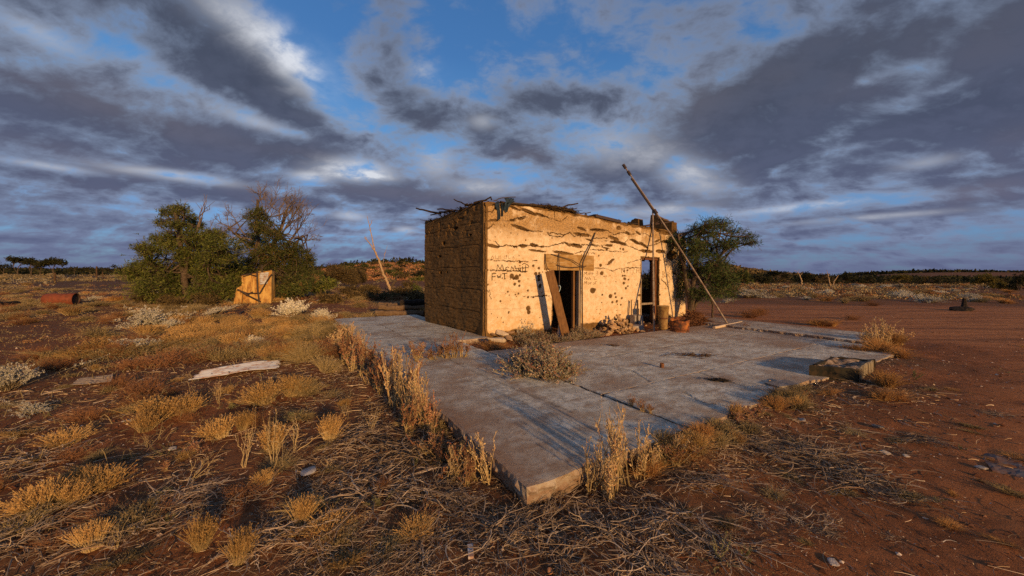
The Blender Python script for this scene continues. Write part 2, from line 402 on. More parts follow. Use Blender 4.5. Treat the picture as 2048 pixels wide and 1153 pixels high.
# one ground sheet: rings that grow with distance
rr = np.concatenate([[0], np.geomspace(.6, 6000, 560)]); na = 620
aa = np.concatenate([np.linspace(-1.05, 1.05, 470), np.linspace(1.05, 2*math.pi-1.05, 152)[1:-1]]); na = len(aa)
RR, AA = np.meshgrid(rr, aa, indexing='ij')
GX, GY = RR*np.sin(AA), RR*np.cos(AA)
GZ = gz(GX, GY)
ins = on_slab(GX, GY, -.06); GZ = np.where(ins, np.minimum(GZ, -.10), GZ)
edge = on_slab(GX, GY, .02) & ~ins; GZ = np.where(edge, np.minimum(GZ, -.035), GZ)
def litter(X, Y):
    """how much dead plant matter covers the soil"""
    u, v = uv(X, Y); r = np.hypot(X, Y)
    n = .5+.5*fbm(X*.9, Y*.9, 55, 4)
    left = sstep(.4, -.4, u)*sstep(6.5, 3.2, r)
    skirt = np.exp(-np.clip(np.minimum(np.abs(v), 9), 0, 9)**2/1.1)*(v < .3)*(u > -.5)*(u < 10)
    skirt2 = np.exp(-np.abs(u)**2/1.6)*(u < .2)*(v > -1)*(v < 9)
    front = sstep(3.9, 2.2, r)*sstep(2.3, .6, X)
    far = .55*sstep(4, 9, r)*sstep(.5, -1.0, u)+.7*sstep(22, 26, Y+.1*X)
    return np.clip(np.maximum.reduce([left*.9, skirt, skirt2, front, far])*sstep(.22, .62, n+.12), 0, 1)*(1-.85*road(X, Y))
g = MB()
idx = np.arange(len(rr)*na).reshape(len(rr), na)
a = idx[:-1]; b = np.roll(a, -1, 1); c = idx[1:]; d = np.roll(c, -1, 1)
g.add(np.stack([GX, GY, GZ], -1).reshape(-1, 3), np.stack([a, c, d, b], -1).reshape(-1, 4), road(GX, GY).ravel(), litter(GX, GY).ravel())
struct(g.build('ground', M_SOIL, smooth=True), label='red dirt plain with dry plant litter')

# ------------------------------------------------------------------ concrete slabs
def concrete(t):
    P = t.pos()
    PR = t.mapping(P, (1, 1, 1), (0, 0, -.558))
    n1 = t.noise(PR, .8, 5, .62); n2 = t.noise(t.mapping(PR, (1.4, 3.2, 1)), 1.3, 7, .72); n3 = t.noise(P, 75, 5, .75); n5 = t.noise(PR, 4.2, 7, .72); n6 = t.noise(P, 210, 2, .6); n7 = t.noise(PR, 13, 6, .75)
    c = t.mix(t.mapr(n5, .35, .66), (.42, .41, .345), (.70, .70, .60))
    c = t.mix(t.mapr(n7, .50, .62, 0, .6), c, (.20, .165, .125))
    c = t.mix(t.mapr(n2, .48, .62, 0, .65), c, (.31, .225, .15))
    c = t.mix(t.m('MULTIPLY', t.mapr(n1, .46, .64, 0, .8), t.mapr(n5, .3, .6, .35, 1)), c, (.26, .165, .10))
    c = t.mix(t.mapr(n3, .52, .66, 0, .5), c, (.14, .105, .075))
    c = t.mix(t.mapr(n6, .60, .68, 0, .3), c, (.58, .53, .45))
    c = t.mix(t.m('MULTIPLY', t.attr('rnd'), t.mapr(n7, .3, .6, .5, .95)), c, (.27, .165, .10))
    c = t.mix(t.attr('tip'), c, (.030, .020, .014))
    return c, t.bump(t.m('ADD', t.m('MULTIPLY', n3, .8), t.m('ADD', n5, t.m('ADD', n7, n6))), .7, .010)
M_CONC = material('concrete', concrete, .9, .2)

def slab(name, u0, u1, v0, v1, top=0.0, thick=.22, step=.035, rag=.02, bite=(), seed=0, cracks=(), tilt=(0, 0), soilfn=None):
    nu, nv = max(2, int((u1-u0)/step)), max(2, int((v1-v0)/step))
    U, Vv = np.meshgrid(np.linspace(u0, u1, nu+1), np.linspace(v0, v1, nv+1), indexing='ij')
    # ragged rim
    du = np.minimum(U-u0, u1-U); dv = np.minimum(Vv-v0, v1-Vv)
    U = U+np.where(du < 1e-6, rag*fbm(Vv*5, U*0+seed, seed+1, 4)*1.0, 0)
    Vv = Vv+np.where(dv < 1e-6, rag*fbm(U*5, Vv*0+seed, seed+2, 4), 0)
    Z = top+.006*fbm(U*1.3, Vv*1.3, seed, 3)+tilt[0]*(U-u0)+tilt[1]*(Vv-v0)
    rim = np.minimum(du, dv); Z = Z-np.where(rim < step*.5, .003+.005*fbm(U*14, Vv*14, seed+4, 3), 0)
    dark = np.zeros_like(U); stain = np.zeros_like(U)
    for pts, w, dep in cracks:
        pts = np.array(pts, float); best = np.full(U.shape, 9.0)
        for p, q in zip(pts[:-1], pts[1:]):
            dd = q-p; L = max(1e-6, dd@dd)
            s = np.clip(((U-p[0])*dd[0]+(Vv-p[1])*dd[1])/L, 0, 1)
            best = np.minimum(best, np.hypot(U-p[0]-s*dd[0], Vv-p[1]-s*dd[1]))
        best = best+.012*fbm(U*7, Vv*7, seed+8, 3)
        w = max(w*2, .034); k = (1-sstep(w*.4, w, best))*sstep(-.45, .1, fbm(U*2.2, Vv*2.2, seed+9, 3)); dark = np.maximum(dark, k*dep*.75); Z = Z-.008*k
    if soilfn is not None: stain = soilfn(U, Vv)
    keep = np.ones((nu, nv), bool); uc = (U[:-1, :-1]+U[1:, 1:])/2; vc = (Vv[:-1, :-1]+Vv[1:, 1:])/2
    for bu, bv, ru, rv in bite:
        keep &= (((uc-bu)/ru)**2+((vc-bv)/rv)**2+.35*fbm(uc*6, vc*6, seed+6, 3)) > 1
    XYp = P0+U[..., None]*UU+Vv[..., None]*VV
    top_v = np.concatenate([XYp, Z[..., None]], -1).reshape(-1, 3)
    n = len(top_v); bot = top_v.copy(); bot[:, 2] = top-thick
    # the broken flank is uneven and undercut a little
    idx = np.arange(n).reshape(nu+1, nv+1)
    quads = np.stack([idx[:-1, :-1], idx[1:, :-1], idx[1:, 1:], idx[:-1, 1:]], -1)[keep]
    mb = MB(); mb.add(top_v, quads, stain.ravel(), dark.ravel())
    # flank
    e = np.concatenate([quads[:, [0, 1]], quads[:, [1, 2]], quads[:, [2, 3]], quads[:, [3, 0]]]); key = np.sort(e, 1); k1 = key[:, 0]*n+key[:, 1]
    _, inv, cnt = np.unique(k1, return_inverse=True, return_counts=True); be = e[cnt[inv] == 1]
    A, B = top_v[be[:, 0]], top_v[be[:, 1]]; L = 6
    dirv = B-A; nrm = np.stack([dirv[:, 1], -dirv[:, 0], np.zeros(len(A))], 1); nrm /= np.linalg.norm(nrm, axis=1, keepdims=True)+1e-9
    vn = np.zeros((n, 3)); np.add.at(vn, be[:, 0], nrm); np.add.at(vn, be[:, 1], nrm); vn /= np.linalg.norm(vn, axis=1, keepdims=True)+1e-9
    rows = []
    for j in range(L):
        q = top_v.copy(); f = j/(L-1); q[:, 2] = top_v[:, 2]*(1-f)+(top-thick)*f
        w = (.045*fbm(top_v[:, 0]*13+j*2.6, top_v[:, 1]*13-j*3.9, seed+11, 4)-.06*f*f) if j else 0*f
        q[:, :2] += vn[:, :2]*np.reshape(w, (-1, 1)) if j else 0
        rows.append(q)
    used = np.unique(be); remap = -np.ones(n, np.int64); remap[used] = np.arange(len(used))
    for j in range(L-1):
        P = np.vstack([rows[j][used], rows[j+1][used]]); m = len(used)
        F = np.stack([remap[be[:, 0]], remap[be[:, 0]]+m, remap[be[:, 1]]+m, remap[be[:, 1]]], 1)
        mb.add(P, F, .7+.25*(j > 1), 0.05*j)
    return struct(mb.build(name, M_CONC))
soil_a = lambda u, v: np.clip(sstep(1.5, .2, u)*sstep(6, 3, v)*(.42+.6*fbm(u*2, v*.9, 41, 4))+.5*sstep(.25, 0, u)+.55*np.exp(-((u-1.25-.05*v)/.10)**2)*(v < 4.5)*(v > .4), 0, .9)
soil_b = lambda u, v: np.clip(.75*sstep(3.6, 4.7, v)+.5*sstep(.22, .0, v)+.45*sstep(8, 9.5, u)*(v > 1.4)+.25*fbm(u*.8, v*.8, 44, 3), 0, .85)
slab('concrete_slab', 0, 2.15, 0, 6.25, seed=1, rag=.022, cracks=[([(1.13, 6.3), (1.18, 3.2), (1.35, 1.5), (1.42, .5)], .016, .55), ([(.75, 3.5), (1.0, 2.2), (1.1, .9)], .010, .35)], soilfn=soil_a)
slab('concrete_slab', 0, 1.12, 6.262, 12.6, seed=2, rag=.018)
slab('concrete_slab', 1.135, 3.05, 6.262, 12.6, seed=3, rag=.014, cracks=[([(1.1, 10.2), (3.1, 10.2)], .014, .8)])
slab('concrete_slab', 2.20, 7.558, 0, 1.329, seed=4, rag=.03, soilfn=soil_b, bite=[(4.15, -.05, .42, .16), (3.3, -.02, .2, .07), (5.3, 0, .5, .10)], cracks=[([(3.1, 1.3), (3.3, .8), (3.1, .45), (3.35, 0)], .012, .6), ([(4.5, 1.3), (4.35, .5), (4.9, .2)], .012, .6)])
slab('concrete_slab', 7.565, 10.62, -.02, 1.329, seed=5, rag=.03, soilfn=soil_b, bite=[(10.7, 0, .6, .3)], cracks=[([(9.2, 0), (9.2, 1.3)], .018, .9)])
slab('concrete_slab', 2.20, 6.309, 1.335, 4.72, seed=6, rag=.03, soilfn=soil_b, cracks=[([(2.2, 3.1), (4.2, 3.0), (6.3, 3.05)], .012, .6), ([(3.3, 1.4), (3.6, 2.0), (3.5, 2.6)], .010, .5)])
slab('concrete_slab', 6.315, 10.62, 1.335, 4.72, seed=7, rag=.03, soilfn=soil_b, cracks=[([(6.3, 3.05), (10.6, 3.1)], .012, .6)])
slab('concrete_slab', 10.74, 12.75, .7, 9.2, top=.055, seed=8, rag=.05, soilfn=soil_b, thick=.28)
# ------------------------------------------------------------------ ruined hut
A2 = at(968, 674, 0)[:2]; B2 = at(847.5, 643.5, 0)[:2]
FL = 9.05
C2 = A2+UU*FL; D2 = C2+(B2-A2)
nF = np.array([-VV[0], -VV[1], 0.0])
def F(px, py):
    p = at_plane(px, py, np.array([*A2, 0]), nF); return float((p[:2]-A2)@UU), float(p[2])
LD = (B2-A2)/np.linalg.norm(B2-A2); LL = float(np.linalg.norm(B2-A2)); nL = np.array([LD[1]*-1, LD[0], 0.0])
if nL[:2]@UU > 0: nL = -nL
def Lf(px, py):
    p = at_plane(px, py, np.array([*A2, 0]), nL); return float((p[:2]-A2)@LD), float(p[2])

def wall_mat(t):
    """lime plaster over rammed earth: rnd = bare earth, tip = painted dark of cracks, recesses, gouge-top shade and inner face"""
    P = t.pos(); n1 = t.noise(P, 1.2, 5, .6); n2 = t.noise(P, 7, 6, .68); n3 = t.noise(P, 34, 5, .7); n4 = t.noise(P, 110, 3, .65)
    pl = t.mix(t.mapr(n2, .38, .64), (.70, .58, .41), (.58, .44, .27))
    n5 = t.noise(P, 3.2, 7, .72); pl = t.mix(t.mapr(n5, .55, .66, 0, .5), pl, (.50, .30, .12))
    pl = t.mix(t.mapr(n3, .55, .66, 0, .65), pl, (.34, .22, .11))
    pl = t.mix(t.mapr(n1, .5, .68, 0, .4), pl, (.64, .46, .25))
    z = t.node('ShaderNodeSeparateXYZ'); t.l.new(P, z.inputs[0])
    # lichen and rain staining under the top of the wall
    st = t.m('MULTIPLY', t.mapr(z.outputs[2], 2.55, 3.15), t.mapr(t.m('ADD', n1, t.m('MULTIPLY', n2, .5)), .52, .78))
    pl = t.mix(t.m('MULTIPLY', st, .85), pl, t.mix(t.mapr(n3, .42, .6), (.15, .085, .03), (.46, .28, .10)))
    stk = t.noise(t.mapping(P, (9, 9, .5)), 1.0, 4, .6)
    pl = t.mix(t.m('MULTIPLY', t.mapr(stk, .60, .72, 0, .55), t.mapr(z.outputs[2], 2.6, 3.3)), pl, (.22, .14, .07))
    # salt-damp foot of the wall
    ft = t.m('MULTIPLY', t.mapr(z.outputs[2], .75, .0), t.mapr(n2, .4, .65, .1, .7))
    pl = t.mix(ft, pl, (.60, .37, .14))
    ea = t.mix(t.mapr(n2, .35, .65), (.115, .066, .024), (.19, .115, .045))
    ea = t.mix(t.mapr(n3, .55, .68, 0, .75), ea, (.055, .03, .013))
    ea = t.mix(t.mapr(n4, .60, .72, 0, .6), ea, (.30, .20, .10))
    c = t.mix(t.mapr(t.m('ADD', t.attr('rnd'), t.m('MULTIPLY', t.m('SUBTRACT', n3, .5), .5)), .35, .62), pl, ea)
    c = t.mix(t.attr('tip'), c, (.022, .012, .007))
    h = t.m('ADD', t.m('MULTIPLY', n3, .5), t.m('ADD', n2, t.m('MULTIPLY', n4, .3)))
    return c, t.bump(h, .6, .02)
M_WALL = material('plastered_earth', wall_mat, .95, .08)

def wall(name, o2, d2, n3, L, ztop, keep, relief, parent, step=.017, zb=-.3, thick=.40):
    """a thick earth wall: relief(T,Z)->(depth inwards, bare, dark); ztop(T) uneven top; keep(T,Z) false inside openings"""
    nt, nz = int(L/step), int(3.7/step)
    T1 = np.linspace(0, L, nt+1); zt = ztop(T1); s = np.linspace(0, 1, nz+1)
    T = np.repeat(T1[:, None], nz+1, 1); Z = zb+(zt[:, None]-zb)*s[None]
    dep, bare, dark = relief(T, Z)
    n2 = np.asarray(n3)[:2]
    def place(off):
        XY = o2+T[..., None]*d2-np.asarray(off)[..., None]*n2
        return np.concatenate([XY, Z[..., None]], -1).reshape(-1, 3)
    fr = place(dep); bk = place(np.full(T.shape, thick)+.015*fbm(T*3, Z*3, 5, 3)); n = len(fr)
    idx = np.arange(n).reshape(nt+1, nz+1)
    tc = (T[:-1, :-1]+T[1:, 1:])/2; zc = (Z[:-1, :-1]+Z[1:, 1:])/2
    kq = keep(tc, zc)
    q = np.stack([idx[:-1, :-1], idx[1:, :-1], idx[1:, 1:], idx[:-1, 1:]], -1)[kq]
    e = np.concatenate([q[:, [0, 1]], q[:, [1, 2]], q[:, [2, 3]], q[:, [3, 0]]]); key = np.sort(e, 1); k1 = key[:, 0]*n+key[:, 1]
    _, inv, cnt = np.unique(k1, return_inverse=True, return_counts=True); be = e[cnt[inv] == 1]
    side = np.stack([be[:, 1], be[:, 0], be[:, 0]+n, be[:, 1]+n], 1)
    mb = MB()
    V = np.vstack([fr, bk])
    isrim = np.zeros(2*n); isrim[be.ravel()] = .8
    bare2 = np.maximum(np.concatenate([bare.ravel(), np.full(n, .95)]), isrim); dark2 = np.concatenate([dark.ravel(), np.full(n, .35)])
    mb.add(V, np.vstack([q, q[:, ::-1]+n, side]), bare2, dark2)
    return mb.build(name, M_WALL, parent)

def seg_field(T, Z, pts):
    best = np.full(T.shape, 9.0)
    for p, q in zip(pts[:-1], pts[1:]):
        p = np.array(p); dd = np.array(q)-p; L = max(1e-6, dd@dd)
        m = (T > min(p[0], q[0])-.3) & (T < max(p[0], q[0])+.3)
        s = np.clip(((T[m]-p[0])*dd[0]+(Z[m]-p[1])*dd[1])/L, 0, 1)
        best[m] = np.minimum(best[m], np.hypot(T[m]-p[0]-s*dd[0], Z[m]-p[1]-s*dd[1]))
    return best
# gouges where whole lumps of plaster fell, in photo pixels: x, y, half width, half height, slope
GOUGE = [(988, 441, 8, 2, 0), (1025, 441, 6, 2.2, 0), (1043, 437.5, 7, 2, -.2), (1042, 456.5, 16, 3, .22), (1165, 470, 18, 3.2, .05), (1163, 458, 10, 2.6, .2), (1196, 460.5, 15, 2.8, 0),
 (986, 492.5, 14, 3, .15), (1031, 494, 5, 2, 0), (1046, 492, 8, 3, 0), (1069, 491, 8, 3.2, .1), (1084, 494, 4, 1.6, 0), (1153, 492, 12, 4, .1), (1135, 489, 6, 2, .5), (1077, 502.5, 17, 1.8, .06), (1128, 507, 19, 3.4, .1),
 (1030, 417, 12, 2.4, .2), (1058, 424, 16, 3.4, .25), (1080, 430, 10, 2.4, .2), (1229, 477.5, 10, 3.2, .2), (1241, 486.5, 13, 3, .15), (1226, 484, 6, 2, 0), (1271, 484, 9, 3.2, .3), (1288, 491, 8, 3.2, .4), (1295, 503, 14, 3.2, .03), (1321, 503.5, 9, 3.5, 0),
 (1219, 491.5, 7, 2.4, 0), (1222, 524, 7, 3.6, -.5), (1238, 456, 4, 4, 0), (1256, 467, 4, 3, .3), (1277, 467, 5, 2.2, .3), (1316, 461, 8, 3, .2), (1329, 466, 12, 4, .1), (1344, 512, 9.5, 10, 0), (1332, 484, 10, 3, 0), (1315, 482, 5, 2, -.3), (1213, 497, 6, 1.6, .1), (1180, 481, 8, 1.6, .2), (1352, 482, 12, 3, .1), (1350, 548, 6, 2, .3), (1316, 566, 5, 1.3, .5), (1340, 455, 10, 4, .2)]
POCK = [(1040, 525, 2), (1067, 532, 2), (1078.5, 537, 2.4), (1023.7, 553, 4), (1034, 555.5, 4.6), (1028, 558, 2.4), (1038.5, 563, 2.6), (1030, 569, 2.2), (1039, 572, 2), (1040, 551, 2), (1056.7, 595, 2), (1067, 595, 1.8), (1057, 617, 4), (1058, 625, 3.4), (1072, 548, 3), (1078, 553, 3), (1078, 560, 3), (1079, 547, 2.2), (1080, 574, 2.8), (1081, 571, 2.4), (1201.5, 531, 2.6), (1204, 547, 3.4), (1186, 582, 5), (1190, 580, 2.4), (1205, 590, 1.8),
 (1221, 593, 3.6), (1230.6, 587.5, 2), (1225, 605, 2.2), (1234, 603, 2.2), (1232, 595, 1.8), (1244, 597, 1.8), (1249.7, 558, 2.6), (1248, 567, 2.2), (1252, 577, 2), (1246, 552, 1.8), (1257, 560, 1.6), (1256, 573, 1.6), (1214, 500, 2), (1205, 494, 1.6), (1247, 499, 2.2), (1241, 498, 1.6), (1250, 552, 1.6), (1242, 610, 1.6), (1279, 591, 2), (1001, 603, 1.6), (1018, 625, 1.6), (1031, 590, 1.6), (1037, 588, 1.6), (1016, 584, 1.6), (1056, 582, 1.6), (975, 541, 1.6), (976, 570, 1.6), (1249, 543, 1.6), (1255, 541, 1.6), (1198, 512, 1.4), (1320, 590, 1.6)]
CRACK = [[(975, 424), (985, 424), (990, 417), (1003, 415)], [(972, 442), (1000, 442), (1020, 443), (1035, 438), (1055, 434)], [(974, 459), (985, 450), (1005, 451), (1030, 456), (1060, 461), (1085, 464), (1110, 468), (1128, 471), (1140, 466), (1148, 473), (1165, 470)],
 [(1095, 467), (1105, 474), (1125, 475), (1130, 471)], [(974, 493), (1005, 493), (1012, 491), (1030, 494), (1046, 492), (1060, 490), (1090, 495), (1110, 491), (1130, 487), (1150, 490), (1175, 490), (1195, 494)], [(1040, 420), (1070, 428), (1098, 436), (1110, 441), (1120, 444), (1130, 438), (1135, 433)], [(1110, 421), (1109, 436)],
 [(1186, 478), (1200, 477), (1212, 478), (1222, 476)], [(1180, 460), (1215, 462), (1230, 470), (1245, 465), (1260, 470), (1280, 466), (1295, 470), (1306, 474)], [(1210, 483), (1224, 484), (1248, 488), (1256, 480), (1266, 481), (1290, 493), (1306, 490), (1320, 486), (1330, 482)],
 [(1180, 489), (1200, 493), (1225, 490)], [(1250, 491), (1265, 495), (1280, 502)], [(1255, 527), (1270, 522), (1285, 518)], [(1180, 537), (1210, 538), (1226, 542), (1240, 537), (1265, 536), (1284, 536)], [(974, 520), (1012, 522), (1030, 524), (1075, 521)], [(972, 541), (990, 541), (1058, 545)], [(1040, 594), (1070, 594), (1100, 593)], [(1180, 500), (1230, 503), (1255, 505)], [(1318, 520), (1335, 525), (1350, 535)], [(1150, 508), (1165, 503), (1190, 508)], [(975, 478), (990, 484), (1000, 492)], [(1323, 560), (1330, 566), (1336, 575)], [(1345, 540), (1352, 565), (1356, 590)]]
DOOR1 = (F(1105.5, 600)[0], F(1160, 600)[0], F(1130, 540)[1]); DOOR2 = (F(1282, 600)[0], F(1317.5, 600)[0], F(1300, 516)[1])
def front_relief(T, Z):
    dep = .010*fbm(T*2.1, Z*2.1, 61, 4)+.004*fbm(T*14, Z*14, 62, 3)
    bare = np.zeros_like(T); dark = np.zeros_like(T)
    jag = .42*fbm(T*9, Z*14, 63, 3)+.42*fbm(T*26, Z*34, 64, 2)
    for x, y, hw, hh, sl in GOUGE:
        ct, cz = F(x, y); rt = abs(F(x+hw, y)[0]-ct); rz = abs(F(x, y+hh)[1]-cz)
        m = (np.abs(T-ct) < rt*2) & (np.abs(Z-cz) < rz*4+rt)
        tt, zz = T[m]-ct, Z[m]-cz+(T[m]-ct)*sl
        r = (tt/rt)**2+(zz/rz)**2+jag[m]*1.5
        k = sstep(1.25, .75, r); bare[m] = np.maximum(bare[m], k); dep[m] += k*.05+.05*k*jag[m]
        dark[m] = np.maximum(dark[m], sstep(1.0, .4, ((zz-rz*.6)/(rz*.55))**2+(tt/rt)**2+jag[m])*.32)  # thin shadow under the gouge's upper lip, painted as dark colour
    for x, y, r0 in POCK:
        ct, cz = F(x, y); rr_ = abs(F(x+r0, y)[0]-ct)*1.05; rz_ = abs(F(x, y+r0)[1]-cz)*1.1
        m = (np.abs(T-ct) < rr_*2.5) & (np.abs(Z-cz) < rz_*2.5)
        r = ((T[m]-ct)/rr_)**2+((Z[m]-cz)/rz_)**2+jag[m]*.8
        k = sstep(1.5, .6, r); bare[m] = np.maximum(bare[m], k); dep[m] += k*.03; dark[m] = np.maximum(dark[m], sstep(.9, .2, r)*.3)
    rs = np.random.default_rng(5)
    for _ in range(260):
        ct, cz = rs.uniform(.2, FL-.1), rs.uniform(.05, 2.9); r0 = rs.choice([.008, .012, .018])*rs.uniform(.7, 1.4)
        m = (np.abs(T-ct) < .1) & (np.abs(Z-cz) < .1)
        r = np.hypot(T[m]-ct, (Z[m]-cz))/r0
        k = sstep(1.5, .7, r); bare[m] = np.maximum(bare[m], k*.9); dep[m] += k*.012
    for c in CRACK:
        pts = [F(*p) for p in c]; d = seg_field(T, Z+.028*fbm(T*5, Z*0, 66, 3)+.022*fbm(T*19, Z*3, 69, 2), pts)
        w = .005+.009*fbm(T*4, Z*4, 67, 3); k = sstep(w*1.5+.005, w*.4, d)*sstep(-.55, -.1, fbm(T*2.3, Z*2.3, 68, 3)); dark = np.maximum(dark, k*.72); bare = np.maximum(bare, k); dep += k*.03
        k2 = sstep(.05, .02, d)*sstep(.1, .35, jag); bare = np.maximum(bare, k2*.85); dep += k2*.015
    # the rammed-earth lifts telegraph through as faint lines lower down
    for zl in (2.03, 1.62, 1.18, .72):
        dz_ = np.abs(Z-zl-.02*fbm(T*1.5, T*0, int(zl*100), 3)); k = sstep(.010, .002, dz_)*sstep(-.05, .25, fbm(T*1.3, T*0+zl*9, 71, 2)); dark = np.maximum(dark, k*.22); dep += k*.005
    # crumbled foot, bare corner strip, scoured top edge
    ft = sstep(.22, -.05, Z+.16*fbm(T*2.6, Z*2.6, 72, 4)); bare = np.maximum(bare, ft*.8); dep += ft*.03
    cn = sstep(.115, .07, T+.012*fbm(Z*5, T*0, 73, 3)); bare = np.maximum(bare, cn); dep = dep+.12*np.clip(.11-T, 0, .11)/.11*.6
    tp = sstep(.16, .03, (front_top(T)-Z)+.08*fbm(T*4, Z*4, 74, 3)); bare = np.maximum(bare, tp*.75); dep += tp*.03
    for (a, b, zt) in (DOOR1, DOOR2):
        dd = np.maximum(np.maximum(a-T, T-b), Z-zt); k = sstep(.09, .0, dd+.04*jag); bare = np.maximum(bare, k*.8)
    return dep, bare, np.clip(dark, 0, 1)
TOPPX = [(962, 403), (985, 404), (1020, 407), (1060, 410), (1090, 416), (1125, 421), (1160, 428), (1190, 433), (1230, 442), (1270, 450), (1303, 455), (1327, 459), (1345, 464), (1362, 468), (1376, 474)]
_tt = np.array([F(*p) for p in TOPPX])
def front_top(T): return np.interp(T, _tt[:, 0], _tt[:, 1])+.018*fbm(np.asarray(T)*5, np.asarray(T)*0, 81, 4)-.25*sstep(8.5, 9.05, T)*(.5+fbm(np.asarray(T)*4, np.asarray(T)*0, 82, 3))
ragd = lambda T, Z: .03*fbm(T*6, Z*6, 91, 3)
def front_keep(T, Z):
    k = np.ones(T.shape, bool)
    for a, b, zt in (DOOR1, DOOR2): k &= ~((T+ragd(T, Z) > a) & (T+ragd(Z, T) < b) & (Z+ragd(T, Z+5)*1.3 < zt))
    return k
def earth_relief(seed, zoff=0.0, holes=()):
    def f(T, Z):
        lay = Z/.105+.30*fbm(T*.9, Z*.9, seed, 3); fr_ = np.abs(lay-np.round(lay))
        groove = sstep(.13, .02, fr_)*(.35+.65*sstep(-.25, .3, fbm(T*1.4, np.round(lay)*3.3, seed+3, 2)))
        dep = .024*fbm(T*1.5, Z*1.5, seed+5, 3)+.012*fbm(T*5, Z*14, seed+6, 4)+groove*.013
        dark = groove*.16; bare = np.ones_like(T)*(.80+.2*fbm(T*3, Z*3, seed+7, 3))
        jag = .5*fbm(T*8, Z*12, seed+8, 4)
        for ct, cz, rt, rz in holes:
            r = ((T-ct)/rt)**2+((Z-cz)/rz)**2+jag; k = sstep(1.3, .6, r); dep = dep+k*.10; dark = np.maximum(dark, k*.6)
        big = Z/.62+.12*fbm(T*1.2, Z*0, seed+9, 3); kb = sstep(.045, .01, np.abs(big-np.round(big))); dark = np.maximum(dark, kb*.30*sstep(-.3, .2, fbm(T*1.1, Z*1.1, seed+14, 3))); dep = dep+kb*.018
        up = sstep(2.6, 3.2, Z)*sstep(.1, .4, fbm(T*4, Z*6, seed+10, 4)); dep = dep+up*.03
        ft = sstep(.25, .0, Z+.1*fbm(T*3, Z*3, seed+12, 3)); dep = dep+ft*.035
        return dep, bare, np.clip(dark, 0, 1)
    return f
hut = thing('ruined_hut', 'flat roofed rammed earth ruin with cream plastered front and dark bare side', 'ruin', (A2[0], A2[1], 0))
HOFF = np.array([A2[0], A2[1], 0.0])
class _Sh:
    pass
def fix(o):
    """children are built in world coordinates: undo the hut's offset"""
    o.matrix_parent_inverse = hut.matrix_world.inverted() if False else o.matrix_parent_inverse
    o.location = (-HOFF[0], -HOFF[1], 0); return o
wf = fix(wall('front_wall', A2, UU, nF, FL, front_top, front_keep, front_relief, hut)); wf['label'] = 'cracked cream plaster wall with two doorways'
_lt = np.array([Lf(968, 405), Lf(950, 409), Lf(925, 418), Lf(900, 428), Lf(875, 436), Lf(847.5, 444)])
lh = [(*Lf(909, 457), .16, .05), (*Lf(886, 487), .10, .05), (*Lf(880, 546), .09, .04), (*Lf(893, 545), .06, .03), (*Lf(878, 513), .14, .025), (*Lf(940, 470), .08, .03)]
def left_top(T): return np.interp(T, _lt[:, 0], _lt[:, 1])+.03*fbm(np.asarray(T)*5, np.asarray(T)*0, 83, 4)
wl = fix(wall('side_wall', A2+UU*.02, LD, nL, LL, left_top, lambda T, Z: T > -1, earth_relief(101, holes=lh), hut, thick=.38)); wl['label'] = 'bare brown rammed earth side wall'
# right-hand end: a broken gable with a window hole, back wall
nR = -nL
def R_(s_, ): return C2+LD*s_
def right_top(T):
    T = np.asarray(T, float); z = np.interp(T, [0, .55, .95, 1.0, 1.45, 1.52, 1.7, 2.3, 2.6, 3.2, LL], [3.75, 4.05, 4.18, 3.2, 3.1, 4.1, 4.12, 3.75, 3.45, 3.4, 3.3])
    return z+.09*fbm(T*6, T*0, 85, 4)
fix(wall('end_wall', C2+LD*.30-UU*.12, LD, nR, LL, right_top, lambda T, Z: ~((T+ragd(T, Z)*2 > .95) & (T < 2.25+ragd(Z, T)*2) & (Z > 1.05+ragd(T, Z)*3) & (Z < 2.5)), earth_relief(131), hut, step=.04))['label'] = 'broken stone gable end'
fix(wall('back_wall', B2+UU*.32, UU, -nF, FL-.7, lambda T: 3.35+.08*fbm(np.asarray(T)*3, np.asarray(T)*0, 86, 3), lambda T, Z: ~((T > 3.0) & (T < 3.9) & (Z > 1.2) & (Z < 2.2)) if False else T > -1, earth_relief(151), hut, step=.06))

# ---- timber
def wood_fn(c1, c2, dark=(.05, .03, .015), sc=(1, 1, 1)):
    def f(t):
        O = t.obj(); n = t.noise(t.mapping(O, (18, 18, 1.2)), 2.2, 6, .65, .4); n2 = t.noise(O, 5, 4, .6); n3 = t.noise(t.mapping(O, (60, 60, 3)), 2, 3, .6)
        c = t.mix(t.mapr(n, .35, .65), c1, c2); c = t.mix(t.mapr(n3, .58, .7, 0, .8), c, dark); c = t.mix(t.mapr(n2, .5, .7, 0, .4), c, dark)
        return c, t.bump(n, .5, .01)
    return f
M_WOODZ = material('weathered_wood_upright', wood_fn((.20, .105, .04), (.125, .06, .024)), .85, .2)
M_WOODD = material('dark_wood', wood_fn((.10, .06, .03), (.055, .032, .018)), .85, .2)
M_GREYW = material('grey_wood', wood_fn((.30, .25, .20), (.20, .16, .12)), .85, .2)
def beam_fn(t):
    P = t.pos(); R = t.mapping(P, (1, 1, 1), (0, 0, -.558)); n = t.noise(t.mapping(R, (1.0, 14, 16)), 2, 6, .65, .3); n2 = t.noise(P, 4, 4, .6); n3 = t.noise(P, 45, 4, .7)
    c = t.mix(t.mapr(n, .35, .65), (.36, .22, .075), (.22, .125, .04)); c = t.mix(t.mapr(n2, .45, .65, 0, .5), c, (.46, .33, .17)); c = t.mix(t.mapr(n3, .58, .7, 0, .5), c, (.15, .08, .03))
    return c, t.bump(n, .5, .01)
M_BEAM = material('lintel_wood', beam_fn, .85, .2)
